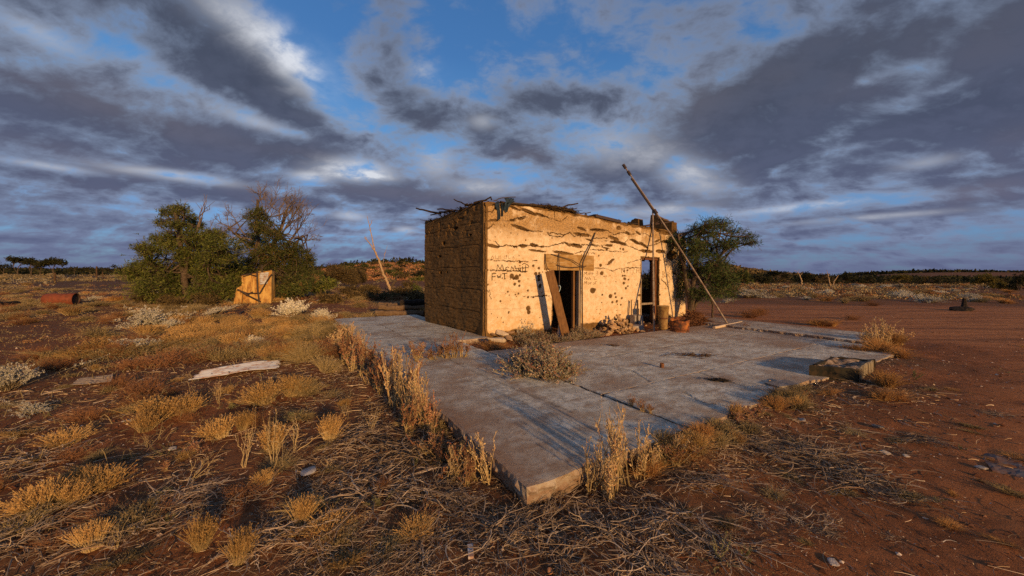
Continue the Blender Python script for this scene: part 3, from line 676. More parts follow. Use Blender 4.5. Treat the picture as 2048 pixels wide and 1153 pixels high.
def metal_rust(base, rust, mixlo=.4, mixhi=.65):
    def f(t):
        P = t.pos(); n = t.noise(P, 9, 6, .65); n2 = t.noise(P, 40, 4, .7)
        c = t.mix(t.mapr(n, mixlo, mixhi), base, rust); c = t.mix(t.mapr(n2, .55, .72, 0, .6), c, tuple(x*.35 for x in rust)); return c, t.bump(n2, .3, .004)
    return f
M_RUST = material('rust', metal_rust((.16, .065, .025), (.09, .035, .015)), .8, .3)
M_DARKIRON = material('dark_iron', metal_rust((.035, .028, .024), (.06, .03, .018)), .6, .4)
M_PIPE = material('old_pipe', metal_rust((.27, .22, .17), (.15, .095, .055)), .6, .4)
M_CHAR = material('charred', lambda t: t.mix(t.mapr(t.noise(t.pos(), 14, 5, .65), .45, .7), (.012, .010, .009), (.06, .042, .03)), .9, .2)

def inhut(mb, name, mat, parent=None, smooth=False):
    o = mb.build(name, mat, parent if parent is not None else hut, smooth)
    if parent is None: o.location = (-HOFF[0], -HOFF[1], 0)
    return o
def fpt(tq, z, off=0.0):
    p = A2+UU*tq; return np.array([p[0]+nF[0]*off, p[1]+nF[1]*off, z])
RZF = math.atan2(UU[1], UU[0])
lt0, lzt = F(1088, 508); lt1, lzt1 = F(1187.5, 513.5); _, lzb = F(1088, 540.5); _, lzb1 = F(1187, 539.5)
mb = MB(); zm = (lzt+lzb)/2; nb = 26
for k, (z0, z1, off) in enumerate(((lzb, zm-.006, .02), (zm+.006, lzt, .034))):
    tv = np.linspace(lt0, lt1-.02*k, nb); 
    top = z1+.008*fbm(tv*6, tv*0+k, 33, 3); bot = z0+.008*fbm(tv*6, tv*0+k+9, 34, 3); of = off+.010*fbm(tv*4, tv*0+k, 35, 3)
    ring = [np.array([fpt(a, b, o) for a, b, o in zip(tv, bot, of)]), np.array([fpt(a, b, o) for a, b, o in zip(tv, top, of)]), np.array([fpt(a, b, -.30) for a, b in zip(tv, top)]), np.array([fpt(a, b, -.30) for a, b in zip(tv, bot)])]
    V = np.stack(ring, 1); idx = np.arange(nb*4).reshape(nb, 4); a_ = idx[:-1]; b_ = np.roll(a_, -1, 1); c_ = idx[1:]; d_ = np.roll(c_, -1, 1)
    mb.add(V.reshape(-1, 3), np.vstack([np.stack([a_, c_, d_, b_], -1).reshape(-1, 4), [[0, 1, 2, 3], [nb*4-1, nb*4-2, nb*4-3, nb*4-4]]]), .4+.3*k)
inhut(mb, 'lintel', M_BEAM)
# door frames
def jamb(tq, w, z0, z1, off, dpt, name, mat):
    m = MB(); c = fpt(tq, (z0+z1)/2, off-dpt/2); m.box(c, (w, dpt, z1-z0), RZF, .004); return inhut(m, name, mat)
fr1 = jamb(DOOR1[1]-.20, .075, -.16, DOOR1[2]-.01, -.06, .09, 'door_frame', M_WOODZ)
fr2 = jamb(DOOR1[1]-.045, .09, -.16, DOOR1[2]-.02, .04, .14, 'door_frame', M_GREYW)
jamb(DOOR1[0]+.03, .05, -.16, DOOR1[2]-.02, -.10, .20, 'door_frame', M_WOODD)
jamb(DOOR2[0]+.035, .05, -.16, DOOR2[2]-.05, -.02, .14, 'door_frame', M_GREYW)
jamb(DOOR2[1]-.05, .08, -.16, DOOR2[2]-.04, -.10, .18, 'door_frame', M_RUST)
m = MB(); m.box(fpt((DOOR2[0]+DOOR2[1])/2, DOOR2[2]-.045, -.12), (DOOR2[1]-DOOR2[0]-.03, .16, .07), RZF, .006); inhut(m, 'door_head', M_RUST)
m = MB(); zr = F(1295, 609)[1]; m.box(fpt((DOOR2[0]+DOOR2[1])/2-.04, zr, -.20), (DOOR2[1]-DOOR2[0]-.16, .05, .07), RZF, .004); inhut(m, 'door_rail', M_GREYW)
# ---- roof: brush thatch on poles, sagging, with rusted iron along the front edge; its unseen spread is added to darken the rooms
rf = MB(); nu_, nv_ = 70, 34
Tq = np.linspace(.12, 7.15, nu_); Sq = np.linspace(.10, LL-.12, nv_); TT, SS = np.meshgrid(Tq, Sq, indexing='ij')
XYr = A2+TT[..., None]*UU+SS[..., None]*LD
hb = np.interp(TT, _tt[:, 0], _tt[:, 1])*(1-SS/LL)+(3.33)*(SS/LL)
hb = np.where(TT < 1.2, np.minimum(hb, np.interp(SS, _lt[:, 0], _lt[:, 1])*(1-TT/1.2)+hb*TT/1.2), hb)
edgeR = np.minimum(np.minimum(TT-.1, 7.2-TT), np.minimum(SS-.08, LL-SS-.1))
ZR = hb-.03+.06*fbm(TT*3, SS*3, 201, 4)*sstep(0, .3, edgeR)+.06*np.exp(-((TT-2.6)/.6)**2-((SS-.5)/.5)**2)
topv = np.concatenate([XYr, ZR[..., None]], -1).reshape(-1, 3); botv = topv-np.array([0, 0, .14]); nn = len(topv)
idx = np.arange(nn).reshape(nu_, nv_); q = np.stack([idx[:-1, :-1], idx[1:, :-1], idx[1:, 1:], idx[:-1, 1:]], -1).reshape(-1, 4)
bd = np.concatenate([idx[:, 0], idx[-1, 1:], idx[-2::-1, -1], idx[0, -2:0:-1]]); b2 = np.roll(bd, -1)
rf.add(np.vstack([topv, botv]), np.vstack([q, q[:, ::-1]+nn, np.stack([b2, bd, bd+nn, b2+nn], 1)]), .3)
M_THATCH = material('thatch', lambda t: t.mix(t.mapr(t.noise(t.pos(), 22, 5, .7), .4, .65), (.020, .014, .009), (.075, .050, .028)), .95, .05)
roof = inhut(rf, 'roof', M_THATCH); roof['label'] = 'collapsing dark brush roof'
def rsub(mb, name, mat, smooth=False): return mb.build(name, mat, roof, smooth)
# brush tangle on the wall heads
def brush(n, tf, sf, zf, ln, rad, spread=.5):
    tq = tf(n); sq = sf(n); base = A2+tq[:, None]*UU+sq[:, None]*LD
    ang = RNG.normal(0, spread, n)+RZF+RNG.choice([0, math.pi], n); el = RNG.normal(.05, .20, n); L = RNG.uniform(*ln, n)
    dirv = np.stack([np.cos(ang)*np.cos(el), np.sin(ang)*np.cos(el), np.sin(el)], 1)
    p0 = np.concatenate([base, zf(tq, sq, n)[:, None]], 1)-dirv*L[:, None]*.5
    P = np.stack([p0+dirv*(L*f)[:, None]+RNG.normal(0, .018, (n, 3))*(0 < f < 1) for f in (0, .3, .6, 1)], 1)
    return P, RNG.uniform(*rad, n)[:, None]*np.array([1, .9, .7, .4])
tw = MB()
for (n, t0, t1, s0, s1, dz0, dz1) in ((110, .0, .9, -.05, 2.2, -.04, .06), (170, .0, .6, 1.0, LL, -.06, .04), (190, 1.9, 3.35, -.10, .35, -.03, .11), (160, .2, 7, .0, .3, -.03, .035), (60, 2.5, 3.4, .1, .5, .05, .14), (70, .0, .25, .5, 2.4, .0, .07)):
    zf = lambda tq, sq, n: np.where(tq < .95, np.minimum(np.interp(np.maximum(sq, 0), _lt[:, 0], _lt[:, 1]), np.interp(tq, _tt[:, 0], _tt[:, 1])+.1), np.interp(tq, _tt[:, 0], _tt[:, 1]))+RNG.uniform(dz0, dz1, n)
    P, R = brush(n, lambda n: RNG.uniform(t0, t1, n), lambda n: RNG.uniform(s0, s1, n), zf, (.10, .45), (.005, .016), .5 if t0 else 1.2)
    tw.tubes(P, R, 4)
rsub(tw, 'roof_brush', M_THATCH)['kind'] = 'stuff'
def pole_px(pts, r, Ys, name='roof_pole', mat=None, taper=.7, bend=.0):
    P = np.array([at_y(px, py, Y) for (px, py), Y in zip(pts, Ys)]); k = 7
    s = np.linspace(0, 1, k); c = np.linspace(0, 1, len(P)); Q = np.stack([np.interp(s, c, P[:, i]) for i in range(3)], 1)+RNG.normal(0, .008, (k, 3))
    m = MB(); m.tubes(Q, r*np.linspace(1, taper, k), 7, cap=True); return rsub(m, name, mat or M_DARKIRON if mat is None else mat, True)
yl = 11.2
for pts, r, Ys in (([(882, 429), (850, 422), (833, 418)], .035, (12.0, 12.2, 12.4)), ([(905, 422), (885, 418), (874, 419)], .026, (11.4, 11.7, 11.8)), ([(935, 409), (922, 406), (908, 399)], .022, (10.7, 10.9, 11.0)), ([(948, 406), (970, 402), (982, 395), (983, 401)], .026, (10.3, 10.15, 10.1, 10.1)), ([(880, 424), (895, 425), (912, 421)], .030, (12.0, 11.6, 11.3)), ([(862, 431), (884, 425), (900, 422)], .02, (12.3, 12.0, 11.7)),
                   ([(1120, 417), (1138, 411), (1156, 407)], .028, (11.3, 11.5, 11.7)), ([(1160, 427), (1172, 427), (1182, 425)], .018, (11.9, 12.0, 12.0)), ([(1098, 413), (1115, 416), (1150, 423)], .035, (11.1, 11.2, 11.6)), ([(1000, 405.5), (1060, 410), (1095, 414)], .028, (10.2, 10.7, 11.0)), ([(930, 412), (950, 408), (966, 405)], .035, (10.8, 10.5, 10.25))):
    pole_px(pts, r, Ys, mat=M_THATCH if r > .02 else M_DARKIRON)
pole_px([(988, 402.5), (998, 398), (1012, 395.5), (1031, 394.5)], .013, (10.15, 10.2, 10.25, 10.3), 'bent_rod', M_DARKIRON, 1)
# iron flashing strips on the front edge
def strip(px0, px1, w, rise, name):
    a, b = F(*px0), F(*px1); m = MB(); n = 14
    tv = np.linspace(a[0], b[0], n); zv = np.linspace(a[1], b[1], n)
    V = []; 
    for tq, z in zip(tv, zv):
        V += [fpt(tq, z-.02, .035), fpt(tq, z+rise, .03), fpt(tq, z+rise-.005, -w), fpt(tq, z-.03, -w)]
    idx = np.arange(n*4).reshape(n, 4); a_ = idx[:-1]; b_ = np.roll(a_, -1, 1); c_ = idx[1:]; d_ = np.roll(c_, -1, 1)
    m.add(V, np.vstack([np.stack([a_, c_, d_, b_], -1).reshape(-1, 4), [[0, 1, 2, 3], [n*4-1, n*4-2, n*4-3, n*4-4]]]), .5); return rsub(m, name, M_DARKIRON)
strip((1190, 433.5), (1241, 445.5), .3, .075, 'iron_sheet'); strip((1020, 406.5), (1090, 414.5), .25, .03, 'iron_sheet')
pole_px([(1238, 444.5), (1275, 448)], .016, (13.0, 13.4), mat=M_DARKIRON, taper=.9); pole_px([(1060, 408), (1088, 411.5)], .02, (10.8, 11.1), mat=M_THATCH)

# ---- scratched writing, as thin charcoal strokes laid on the plaster
M_SCRATCH = material('charcoal', lambda t: (.035, .022, .014), .95, .05)
M_SCRATCH2 = material('faint_scratch', lambda t: (.25, .165, .09), .95, .05)
def strokes(lst, r, name, mat, label=None):
    m = MB()
    for pts in lst:
        q = [F(*p) for p in pts]; s = np.linspace(0, 1, 4*len(q)); c = np.linspace(0, 1, len(q))
        tq = np.interp(s, c, [a for a, b in q])+RNG.normal(0, .003, len(s)); zq = np.interp(s, c, [b for a, b in q])+RNG.normal(0, .003, len(s))
        dd = [front_relief(np.array([[a]]), np.array([[b]]))[0][0, 0] if False else .006*0 for a, b in zip(tq, zq)]
        m.tubes(np.array([fpt(a, b, .004) for a, b in zip(tq, zq)]), r, 5)
    o = inhut(m, name, mat, wf); o['label'] = label or 'hand written names scratched on the plaster'; return o
MR = [[(993, 542), (995, 529), (1000, 540), (1004, 529), (1008, 543)], [(1011, 542), (1011.5, 535)], [(1011, 537), (1015, 534), (1017, 536)], [(1012, 538), (1018, 543)], [(1021, 543), (1023, 533), (1026, 539), (1030, 531), (1033, 543)], [(1036, 537), (1041, 537), (1041, 543), (1036, 543), (1036, 538), (1042, 543)], [(1038, 532), (1041, 532)], [(1045, 533), (1045, 543), (1050, 543)], [(1051, 531), (1051, 543), (1055, 543)], [(1030, 537), (1057, 536)], [(1044, 530), (1048, 527), (1055, 530), (1058, 534)]]
FW = [[(984, 561), (984, 547)], [(984, 548), (992, 547)], [(984, 554), (991, 553.5)], [(994, 550), (996, 557), (998, 552), (1000, 557), (1002, 549)], [(1004, 548), (1014, 547)], [(1009, 548), (1009, 559)]]
strokes(MR, .0095, 'lettering', M_SCRATCH, 'writing that reads Mr Matt'); strokes(FW, .0115, 'lettering', M_SCRATCH, 'writing that reads FWT')
RT = [[(1168, 551), (1169, 544), (1171, 548), (1173, 544), (1174, 551)], [(1176, 551), (1177, 547), (1179, 547), (1179, 551)], [(1182, 544), (1182, 551)], [(1185, 545), (1185, 551)], [(1180, 547), (1187, 547)], [(1193, 544), (1196, 544), (1193, 548), (1196, 548), (1196, 551), (1192, 551)],
 [(1169, 560), (1171, 554), (1174, 560)], [(1176, 555), (1174, 560)], [(1177, 560), (1179, 555), (1182, 560)], [(1188, 554), (1189, 560), (1193, 559)],
 [(1168, 569), (1169, 563), (1171, 567), (1173, 563), (1174, 569)], [(1176, 566), (1179, 566), (1178, 569), (1176, 569)], [(1181, 569), (1181, 565), (1184, 565)], [(1186, 566), (1189, 566), (1189, 569), (1186, 569)], [(1191, 569), (1191, 563), (1194, 563)]]
MI = [[(1243, 547), (1243, 537), (1246, 542), (1249, 537), (1249, 547)], [(1254, 538), (1254, 547)], [(1258, 538), (1263, 538)], [(1260, 538), (1260, 547)], [(1270, 539), (1266, 541), (1266, 546), (1270, 547)], [(1273, 538), (1273, 547)], [(1273, 542), (1277, 542)], [(1278, 538), (1278, 547)]]
BB = [[(1325, 543), (1325, 556), (1331, 553), (1325, 549), (1330, 546), (1325, 543)], [(1334, 556), (1335, 544), (1339, 548), (1335, 550), (1340, 556)]]
UP = [[(982, 518), (985, 511), (988, 518)], [(991, 511), (991, 518), (994, 518)], [(997, 512), (997, 518)], [(1000, 518), (1000, 512)], [(1008, 511), (1008, 518), (1012, 518), (1013, 511)], [(1016, 511), (1017, 518), (1022, 516)], [(1025, 518), (1026, 512), (1029, 518)]]
MW = [[(974, 580), (977, 586), (978, 579), (981, 590), (978, 592), (982, 596)]]
strokes(RT, .007, 'lettering', M_SCRATCH2, 'faint names beside the door'); strokes(MI, .006, 'lettering', M_SCRATCH2, 'faint capitals MITCH'); strokes(BB, .008, 'lettering', M_SCRATCH2); strokes(UP, .005, 'lettering', M_SCRATCH2); strokes(MW, .006, 'lettering', M_SCRATCH)
# ------------------------------------------------------------------ loose things round the hut
def ground_fit(o): return o
def mk(mb, name, mat, label, cat, loc, group=None, smooth=False):
    return tag(mb.build(name, mat, None, smooth, loc=loc), label, cat, group)
def rock_mb(size, seed, flat=1.0, sub=3):
    """angular stone: a cut and roughened ball"""
    rs = np.random.default_rng(seed); n = 10+sub*4; m = 8+sub*2
    th = np.linspace(0, 2*math.pi, n, endpoint=False); ph = np.linspace(-math.pi/2, math.pi/2, m)
    Pn, T_ = np.meshgrid(ph, th, indexing='ij'); V = np.stack([np.cos(Pn)*np.cos(T_), np.cos(Pn)*np.sin(T_), np.sin(Pn)], -1).reshape(-1, 3)
    r = np.ones(len(V))*1.2
    for _ in range(11):
        nn = rs.normal(size=3); nn /= np.linalg.norm(nn); r = np.minimum(r, rs.uniform(.62, .95)/np.maximum(V@nn, .05))
    r = r*(1+.05*fbm(V[:, 0]*4+seed, V[:, 1]*4+V[:, 2]*3, seed, 3))
    V = V*r[:, None]*np.array(size)*.5*np.array([1, 1, flat])
    idx = np.arange(n*m).reshape(m, n); a = idx[:-1]; b = np.roll(a, -1, 1); c = idx[1:]; d = np.roll(c, -1, 1)
    mb = MB(); mb.add(V, np.stack([a, b, d, c], -1).reshape(-1, 4), .5); return mb
def stone_fn(c1, c2):
    def f(t):
        O = t.pos(); n = t.noise(O, 9, 5, .65); n2 = t.noise(O, 55, 4, .7)
        c = t.mix(t.mapr(n, .38, .65), c1, c2); c = t.mix(t.mapr(n2, .56, .72, 0, .6), c, tuple(x*.35 for x in c1))
        k = t.m('MULTIPLY_ADD', t.orand(), .7, .65); hs = t.node('ShaderNodeHueSaturation'); t.put(hs.inputs['Color'], c); t.put(hs.inputs['Value'], k)
        return hs.outputs[0], t.bump(t.m('ADD', n, n2), .5, .012)
    return f
M_STONE = material('rubble_stone', stone_fn((.40, .28, .16), (.28, .17, .085)), .95, .1)
M_PALE = material('pale_stone', stone_fn((.52, .44, .33), (.38, .30, .20)), .95, .1)
M_GREYS = material('grey_stone', stone_fn((.34, .32, .30), (.24, .21, .18)), .95, .1)
M_REDROCK = material('orange_rock', stone_fn((.50, .24, .11), (.36, .16, .07)), .95, .1)

# leaning plank in the doorway
def board(p, q, w, th, facing, name, mat, label, cat, taper=1.0, n=14, warp=.01):
    p, q = np.array(p), np.array(q); ax = (q-p)/np.linalg.norm(q-p); f = np.array(facing, float); f -= ax*(f@ax); f /= np.linalg.norm(f); s_ = np.cross(ax, f)
    mb = MB(); V = []
    for i, k in enumerate(np.linspace(0, 1, n)):
        c = p+(q-p)*k+f*warp*math.sin(k*3.1); ww = w*(1+(taper-1)*k)*(1+.03*math.sin(9*k)); e = .006*RNG.normal()
        V += [c-s_*ww/2-f*th/2, c+s_*(ww/2+e)-f*th/2, c+s_*(ww/2+e)+f*th/2, c-s_*ww/2+f*th/2]
    idx = np.arange(n*4).reshape(n, 4); a = idx[:-1]; b = np.roll(a, -1, 1); c = idx[1:]; d = np.roll(c, -1, 1)
    mb.add(V, np.vstack([np.stack([a, b, d, c], -1).reshape(-1, 4), [[3, 2, 1, 0], [n*4-4, n*4-3, n*4-2, n*4-1]]]), .5)
    o = mb.build(name, mat, loc=p); return tag(o, label, cat) if label else o
zst = -.15
foot = at(1134, 682, zst-.03); top = at_plane(1099, 542, np.array([*A2, 0])+nF*.56, nF)
board(foot, top, .25, .045, nF+np.array([-.25, 0, 0]), 'plank', M_WOODZ, 'long brown timber plank leaning across the dark left doorway', 'plank')
p = at(1121, 679, zst-.04); q_ = at_plane(1124, 640, np.array([*A2, 0])+nF*.35, nF)
board(p, q_, .24, .07, nF, 'concrete_fragment', M_GREYS, 'small grey concrete slab stood upright behind the foot of the doorway plank', 'concrete slab', taper=.85)
# wires and conduit on the lintel
def wire(pts, r, name, mat, label, cat, off=.05, k=5, taper=1):
    P = []
    for x in pts:
        tq, z = F(x[0], x[1]); P.append(fpt(tq, z, x[2] if len(x) > 2 else off))
    P = np.array(P); c = np.linspace(0, 1, len(P)); s = np.linspace(0, 1, k*len(P)); Q = np.stack([np.interp(s, c, P[:, i]) for i in range(3)], 1)
    Q[1:-1] = (Q[:-2]+2*Q[1:-1]+Q[2:])/4
    mb = MB(); mb.tubes(Q, r*np.linspace(1, taper, len(Q)), 6, cap=True); return mk(mb, name, mat, label, cat, Q[0], smooth=True)
wire([(1189, 466, .03), (1176, 493, .10), (1161, 519, .16), (1158.5, 526, .16), (1159, 560, .12), (1160, 610, .1), (1160.5, 664, .1)], .022, 'conduit_pipe', M_DARKIRON, 'thin bent iron pipe running down the right jamb of the left doorway', 'pipe')
wire([(1100, 509, .06), (1120, 515, .10), (1140, 521, .12), (1152, 529, .12), (1162, 534, .13), (1168, 533, .1)], .011, 'wire', M_DARKIRON, 'dark wire drooping across the lintel from its upper left', 'wire')
wire([(1110, 530, .06), (1122, 534, .10), (1140, 535.5, .12), (1160, 533, .14), (1164, 536, .1)], .011, 'wire', M_DARKIRON, 'dark wire looped level along the lower half of the lintel', 'wire')
wire([(1115, 508, .07), (1113.5, 520, .10), (1114.5, 540, .1), (1115, 568, .08), (1114, 580, .06)], .015, 'iron_rod', M_DARKIRON, 'short dark iron rod hanging upright over the middle of the lintel', 'rod')
wire([(1089, 509, .05), (1088, 524, .07), (1091, 537, .09), (1097, 545, .15)], .012, 'wire', M_DARKIRON, 'dark wire bent round the left end of the lintel', 'wire')
wire([(1114, 581, .02), (1114.5, 573, .02), (1117.5, 570.5, .02), (1120.5, 574, .02), (1119, 580, .02), (1117, 584, .02)], .009, 'wire_hook', material('pale_plastic', lambda t: (.45, .62, .72), .5, .4), 'small pale blue wire hook hanging inside the left doorway', 'hook')
# torn cloth over the wall head
M_CLOTH = leaf_mat('torn_cloth', [(0, (.025, .045, .07)), (1, (.06, .09, .12))], trans=.15, objvar=0)
def ribbon(mb, pts, w, seed, k=12):
    P = np.array([at_plane(x, y, np.array([*A2, 0])+nF*o, nF) for x, y, o in pts]); c = np.linspace(0, 1, len(P)); s = np.linspace(0, 1, k); Q = np.stack([np.interp(s, c, P[:, i]) for i in range(3)], 1)
    ud = np.array([*UU, 0]); m = 5; V = []
    for i in range(k):
        for j in range(m):
            f = j/(m-1)-.5; ww = w*(1-.35*s[i])*(1+.25*vnoise(s[i]*6, seed*3.1, seed))
            V.append(Q[i]+ud*f*ww+nF*(.03*math.sin(j*2.1+s[i]*5+seed))+np.array([0, 0, .03*vnoise(j*1.3, s[i]*4, seed+2) if i == k-1 else 0]))
    idx = np.arange(k*m).reshape(k, m); mb.add(V, np.stack([idx[:-1, :-1], idx[1:, :-1], idx[1:, 1:], idx[:-1, 1:]], -1).reshape(-1, 4), np.repeat(RNG.random(k), m)*.5+.2)
mb = MB()
ribbon(mb, [(996, 403, -.1), (997, 408, .06), (998, 424, .05), (997.5, 441, .04)], .09, 1); ribbon(mb, [(994, 404, -.05), (994.5, 410, .06), (995, 420, .05)], .12, 2); ribbon(mb, [(1004, 405, -.02), (1005, 412, .06), (1004.5, 432, .04)], .07, 3)
ribbon(mb, [(1014, 396, .0), (1017, 403, .10), (1012, 413, .10), (1009, 420, .06)], .16, 4); ribbon(mb, [(1024, 397, .0), (1022, 403, .12), (1016, 414, .10), (1013, 424, .05)], .14, 5); ribbon(mb, [(1028, 402, .05), (1020, 406, .12), (1010, 408, .08)], .12, 6)
mk(mb, 'torn_cloth', M_CLOTH, 'torn dark blue cloth hanging in strips over the top of the plaster wall', 'cloth', fpt(*F(1005, 405)))
# ---- veranda post, leaning pole, pipe
tp_, zp_ = F(1304, 456); ptop = fpt(tp_, zp_, .04); pfoot = np.array([4.65, 12.1, 0]); pfoot = at_plane(1308, 661, np.array([0, 12.1, 0]), np.array([0, 1., 0]))
dirp = ptop-pfoot
pe = pfoot+dirp*1.19
post = thing('veranda_post', 'slim iron veranda post leaning on the wall top beside the right doorway', 'post', pfoot)
def child(mb, name, mat, parent, smooth=False):
    o = mb.build(name, mat, parent, smooth); L = parent.location; o.location = (-L[0], -L[1], -L[2]); return o
s = np.linspace(0, 1, 9)[:, None]; mb = MB(); mb.tubes(pfoot+(pe-pfoot)*s+np.array([0, 0, -.05])*(1-s), .033*np.linspace(1.1, .9, 9), 8, cap=True); child(mb, 'shaft', M_PIPE, post, True)
c1 = pfoot+dirp*1.005; ca = at_y(1286, 452.5, c1[1]+.1); cb = at_y(1347, 443.5, c1[1]+.2); mb = MB(); mb.tubes(np.linspace(ca, cb, 6), .03, 6, cap=True); child(mb, 'crossbar', M_DARKIRON, post)
mb = MB(); a_ = at_y(1310, 449, c1[1]+.05); b_ = at_y(1317, 443, c1[1]+.1); mb.tubes(np.linspace(a_, b_, 4), .02, 5, cap=True); child(mb, 'bracket', M_DARKIRON, post)
b0 = at(1455, 648, .02); b0 = at_y(1455, 648, 12.6)
tx = pfoot+dirp*1.17; cr = at_y(1307.5, 423, tx[1]-.05); pend = b0+(cr-b0)*1.475
pole = thing('leaning_pole', 'very long thin pole slanting above the roof, propped against the veranda post', 'pole', b0)
P = b0+(pend-b0)*np.linspace(0, 1, 22)[:, None]; P[:, 2] += .10*np.sin(np.linspace(0, math.pi, 22))
mb = MB(); mb.tubes(P, np.linspace(.032, .024, 22), 8, cap=True); child(mb, 'shaft', M_PIPE, pole, True)
mb = MB(); i0 = b0+(pend-b0)*1.0; mb.tubes(P[13:20]+np.array([-.03, 0, -.05]), .03, 6, cap=True); child(mb, 'splice', M_DARKIRON, pole)
for k in (.985, .935, .66):
    c = b0+(pend-b0)*k+np.array([0, 0, .10*math.sin(k*math.pi)]); d_ = (pend-b0)/np.linalg.norm(pend-b0)
    mb = MB(); mb.tubes(np.array([c-d_*.09, c, c+d_*.09]), .06, 8, cap=True); child(mb, 'clamp', M_DARKIRON, pole)
pa, pb = at(1428, 656, .03), at(1483, 645, .03); mb = MB(); mb.tubes(np.linspace(pa, pb, 8)+RNG.normal(0, .004, (8, 3)), .045, 10, cap=True)
mk(mb, 'pipe', material('pale_pipe', metal_rust((.55, .44, .30), (.40, .27, .15), .5, .75), .6, .3), 'short pale pipe lying on the slab across the foot of the leaning pole', 'pipe', pa, smooth=True)
# ---- stones
rocks = [rock_mb((1, 1, 1), 300+i).build('rubble_stone', M_STONE) for i in range(7)]
used = set()
def put_rock(k, loc, size, label, group, name='rubble_stone', mat=None, cat='stone'):
    o = rocks[k] if k not in used else rocks[k].copy()
    if k in used: COL.objects.link(o)
    used.add(k)
    o.name = name; o.location = loc; o.scale = size; o.rotation_euler = RNG.uniform(-.5, .5, 3)*np.array([1, 1, 6])
    if mat: o.material_slots[0].link = 'OBJECT'; o.material_slots[0].material = mat
    return tag(o, label, cat, group)
hc = fpt(F(1212, 600)[0], -.15, .55)
for i in range(150):
    a = RNG.normal(0, .42); b = RNG.normal(0, .20); h = .62*math.exp(-(a/.46)**2-(b/.30)**2)
    c = hc+np.array([UU[0]*a-nF[0]*-b, UU[1]*a+nF[1]*b, 0]); s_ = RNG.uniform(.07, .20)
    put_rock(i % 7, (c[0], c[1], -.15+h*RNG.uniform(.25, 1.0)), (s_, s_*RNG.uniform(.7, 1.2), s_*RNG.uniform(.5, .9)), 'broken tan stone in the rubble heap between the two doorways', 'stones of the rubble heap')
for i in range(70):
    pxx = RNG.uniform(1150, 1330); pyy = RNG.uniform(658, 680)-(pxx-1160)*.13
    c = at(pxx, pyy, -.13); s_ = RNG.uniform(.03, .09); put_rock(i % 7, c, (s_, s_, s_*.7), 'small broken stone strewn on the dirt along the foot of the plaster wall', 'small stones along the wall foot')
for px_, py_, w_, h_, lab in ((993, 684, .42, .16, 'flat tan rock lying lowest at the near corner of the hut'), (1003, 672, .40, .20, 'tilted tan rock leaning on others at the near corner of the hut'), (1018, 681, .34, .14, 'brown rock nearest the grey saltbush at the hut corner'), (984, 672, .26, .14, 'small dark rock tucked against the wall corner'), (1021, 669, .30, .12, 'brown rock against the plaster wall near the corner')):
    c = at(px_, py_, .0); o = put_rock(2, (c[0], c[1], c[2]+h_*.3), (w_, w_*.7, h_), lab, None, 'rock', M_PALE if 'tan' in lab else None, 'rock'); o.rotation_euler = (RNG.uniform(-.3, .3), RNG.uniform(-.35, .35), RNG.uniform(0, 3))
c = at(1271, 658, -.1); mb = MB(); mb.box((c[0], c[1], -.06), (.52, .26, .14), RZF, .015); mk(mb, 'step_block', M_GREYS, 'low pale concrete block lying as a step before the right doorway', 'block', c)
c = fpt(F(1261, 600)[0], 0, .28); mb = MB(); mb.box((c[0], c[1], .06), (.42, .22, .46), RZF, .02); mk(mb, 'concrete_block', M_GREYS, 'upright grey concrete block against the plaster left of the right doorway', 'block', c)
for px_, y0_, y1_, o_, lab in ((1275.5, 600, 657, .45, 'tall dark iron stake standing left of the right doorway'), (1263, 600, 642, .22, 'thin iron stake standing behind the grey concrete block')):
    tq, _ = F(px_, y1_); z1 = F(px_, y0_)[1]; a_ = fpt(tq, -.2, o_); 
    a_ = at_plane(px_, y1_, np.array([*A2, 0])+nF*o_, nF); b_ = at_plane(px_-.5, y0_, np.array([*A2, 0])+nF*(o_-.1), nF)
    mb = MB(); mb.tubes(np.linspace(a_-np.array([0, 0, .1]), b_, 5), .028 if o_ > .3 else .016, 6, cap=True); mk(mb, 'iron_stake', M_DARKIRON, lab, 'stake', a_)
# lathe
def lathe(mb, prof, c, n=28, rnd=.5, axis=None, dent=0.0, seed=0):
    prof = np.array(prof, float); th = np.linspace(0, 2*math.pi, n, endpoint=False); k = len(prof)
    V = np.stack([prof[:, 0][:, None]*np.cos(th), prof[:, 0][:, None]*np.sin(th), np.repeat(prof[:, 1][:, None], n, 1)], -1)
    if dent:
        f = 1+dent*fbm(np.cos(th)[None]*1.5+seed+0*prof[:, :1], np.sin(th)[None]*1.5+prof[:, 1:2]*2.5, seed, 3); V[..., :2] *= f[..., None]
    V = V.reshape(-1, 3)
    if axis is not None: V = V@np.asarray(axis).T
    idx = np.arange(k*n).reshape(k, n); a = idx[:-1]; b = np.roll(a, -1, 1); c2 = idx[1:]; d = np.roll(c2, -1, 1)
    return mb.add(V+np.array(c), np.stack([a, b, d, c2], -1).reshape(-1, 4), rnd)
bc = at(1326, 659, -.1); bt = thing('rusty_bin', 'tall narrow rusty metal bin standing right of the veranda post', 'bin', bc)
M_BIN = material('bin_metal', metal_rust((.30, .20, .07), (.17, .085, .03)), .7, .4)
hb_ = (659-612)/740*bc[1]; rb_ = 11/740*bc[1]
mb = MB(); lathe(mb, [(0, .0), (rb_*.72, 0), (rb_*.76, .02), (rb_*.80, hb_*.3), (rb_*.97, hb_*.96), (rb_*1.03, hb_*.97), (rb_*1.03, hb_), (rb_*.95, hb_), (rb_*.9, hb_*.7), (rb_*.6, hb_*.1), (0, hb_*.1)], (0, 0, 0), dent=.05, seed=3); mb.build('body', M_BIN, bt, True)
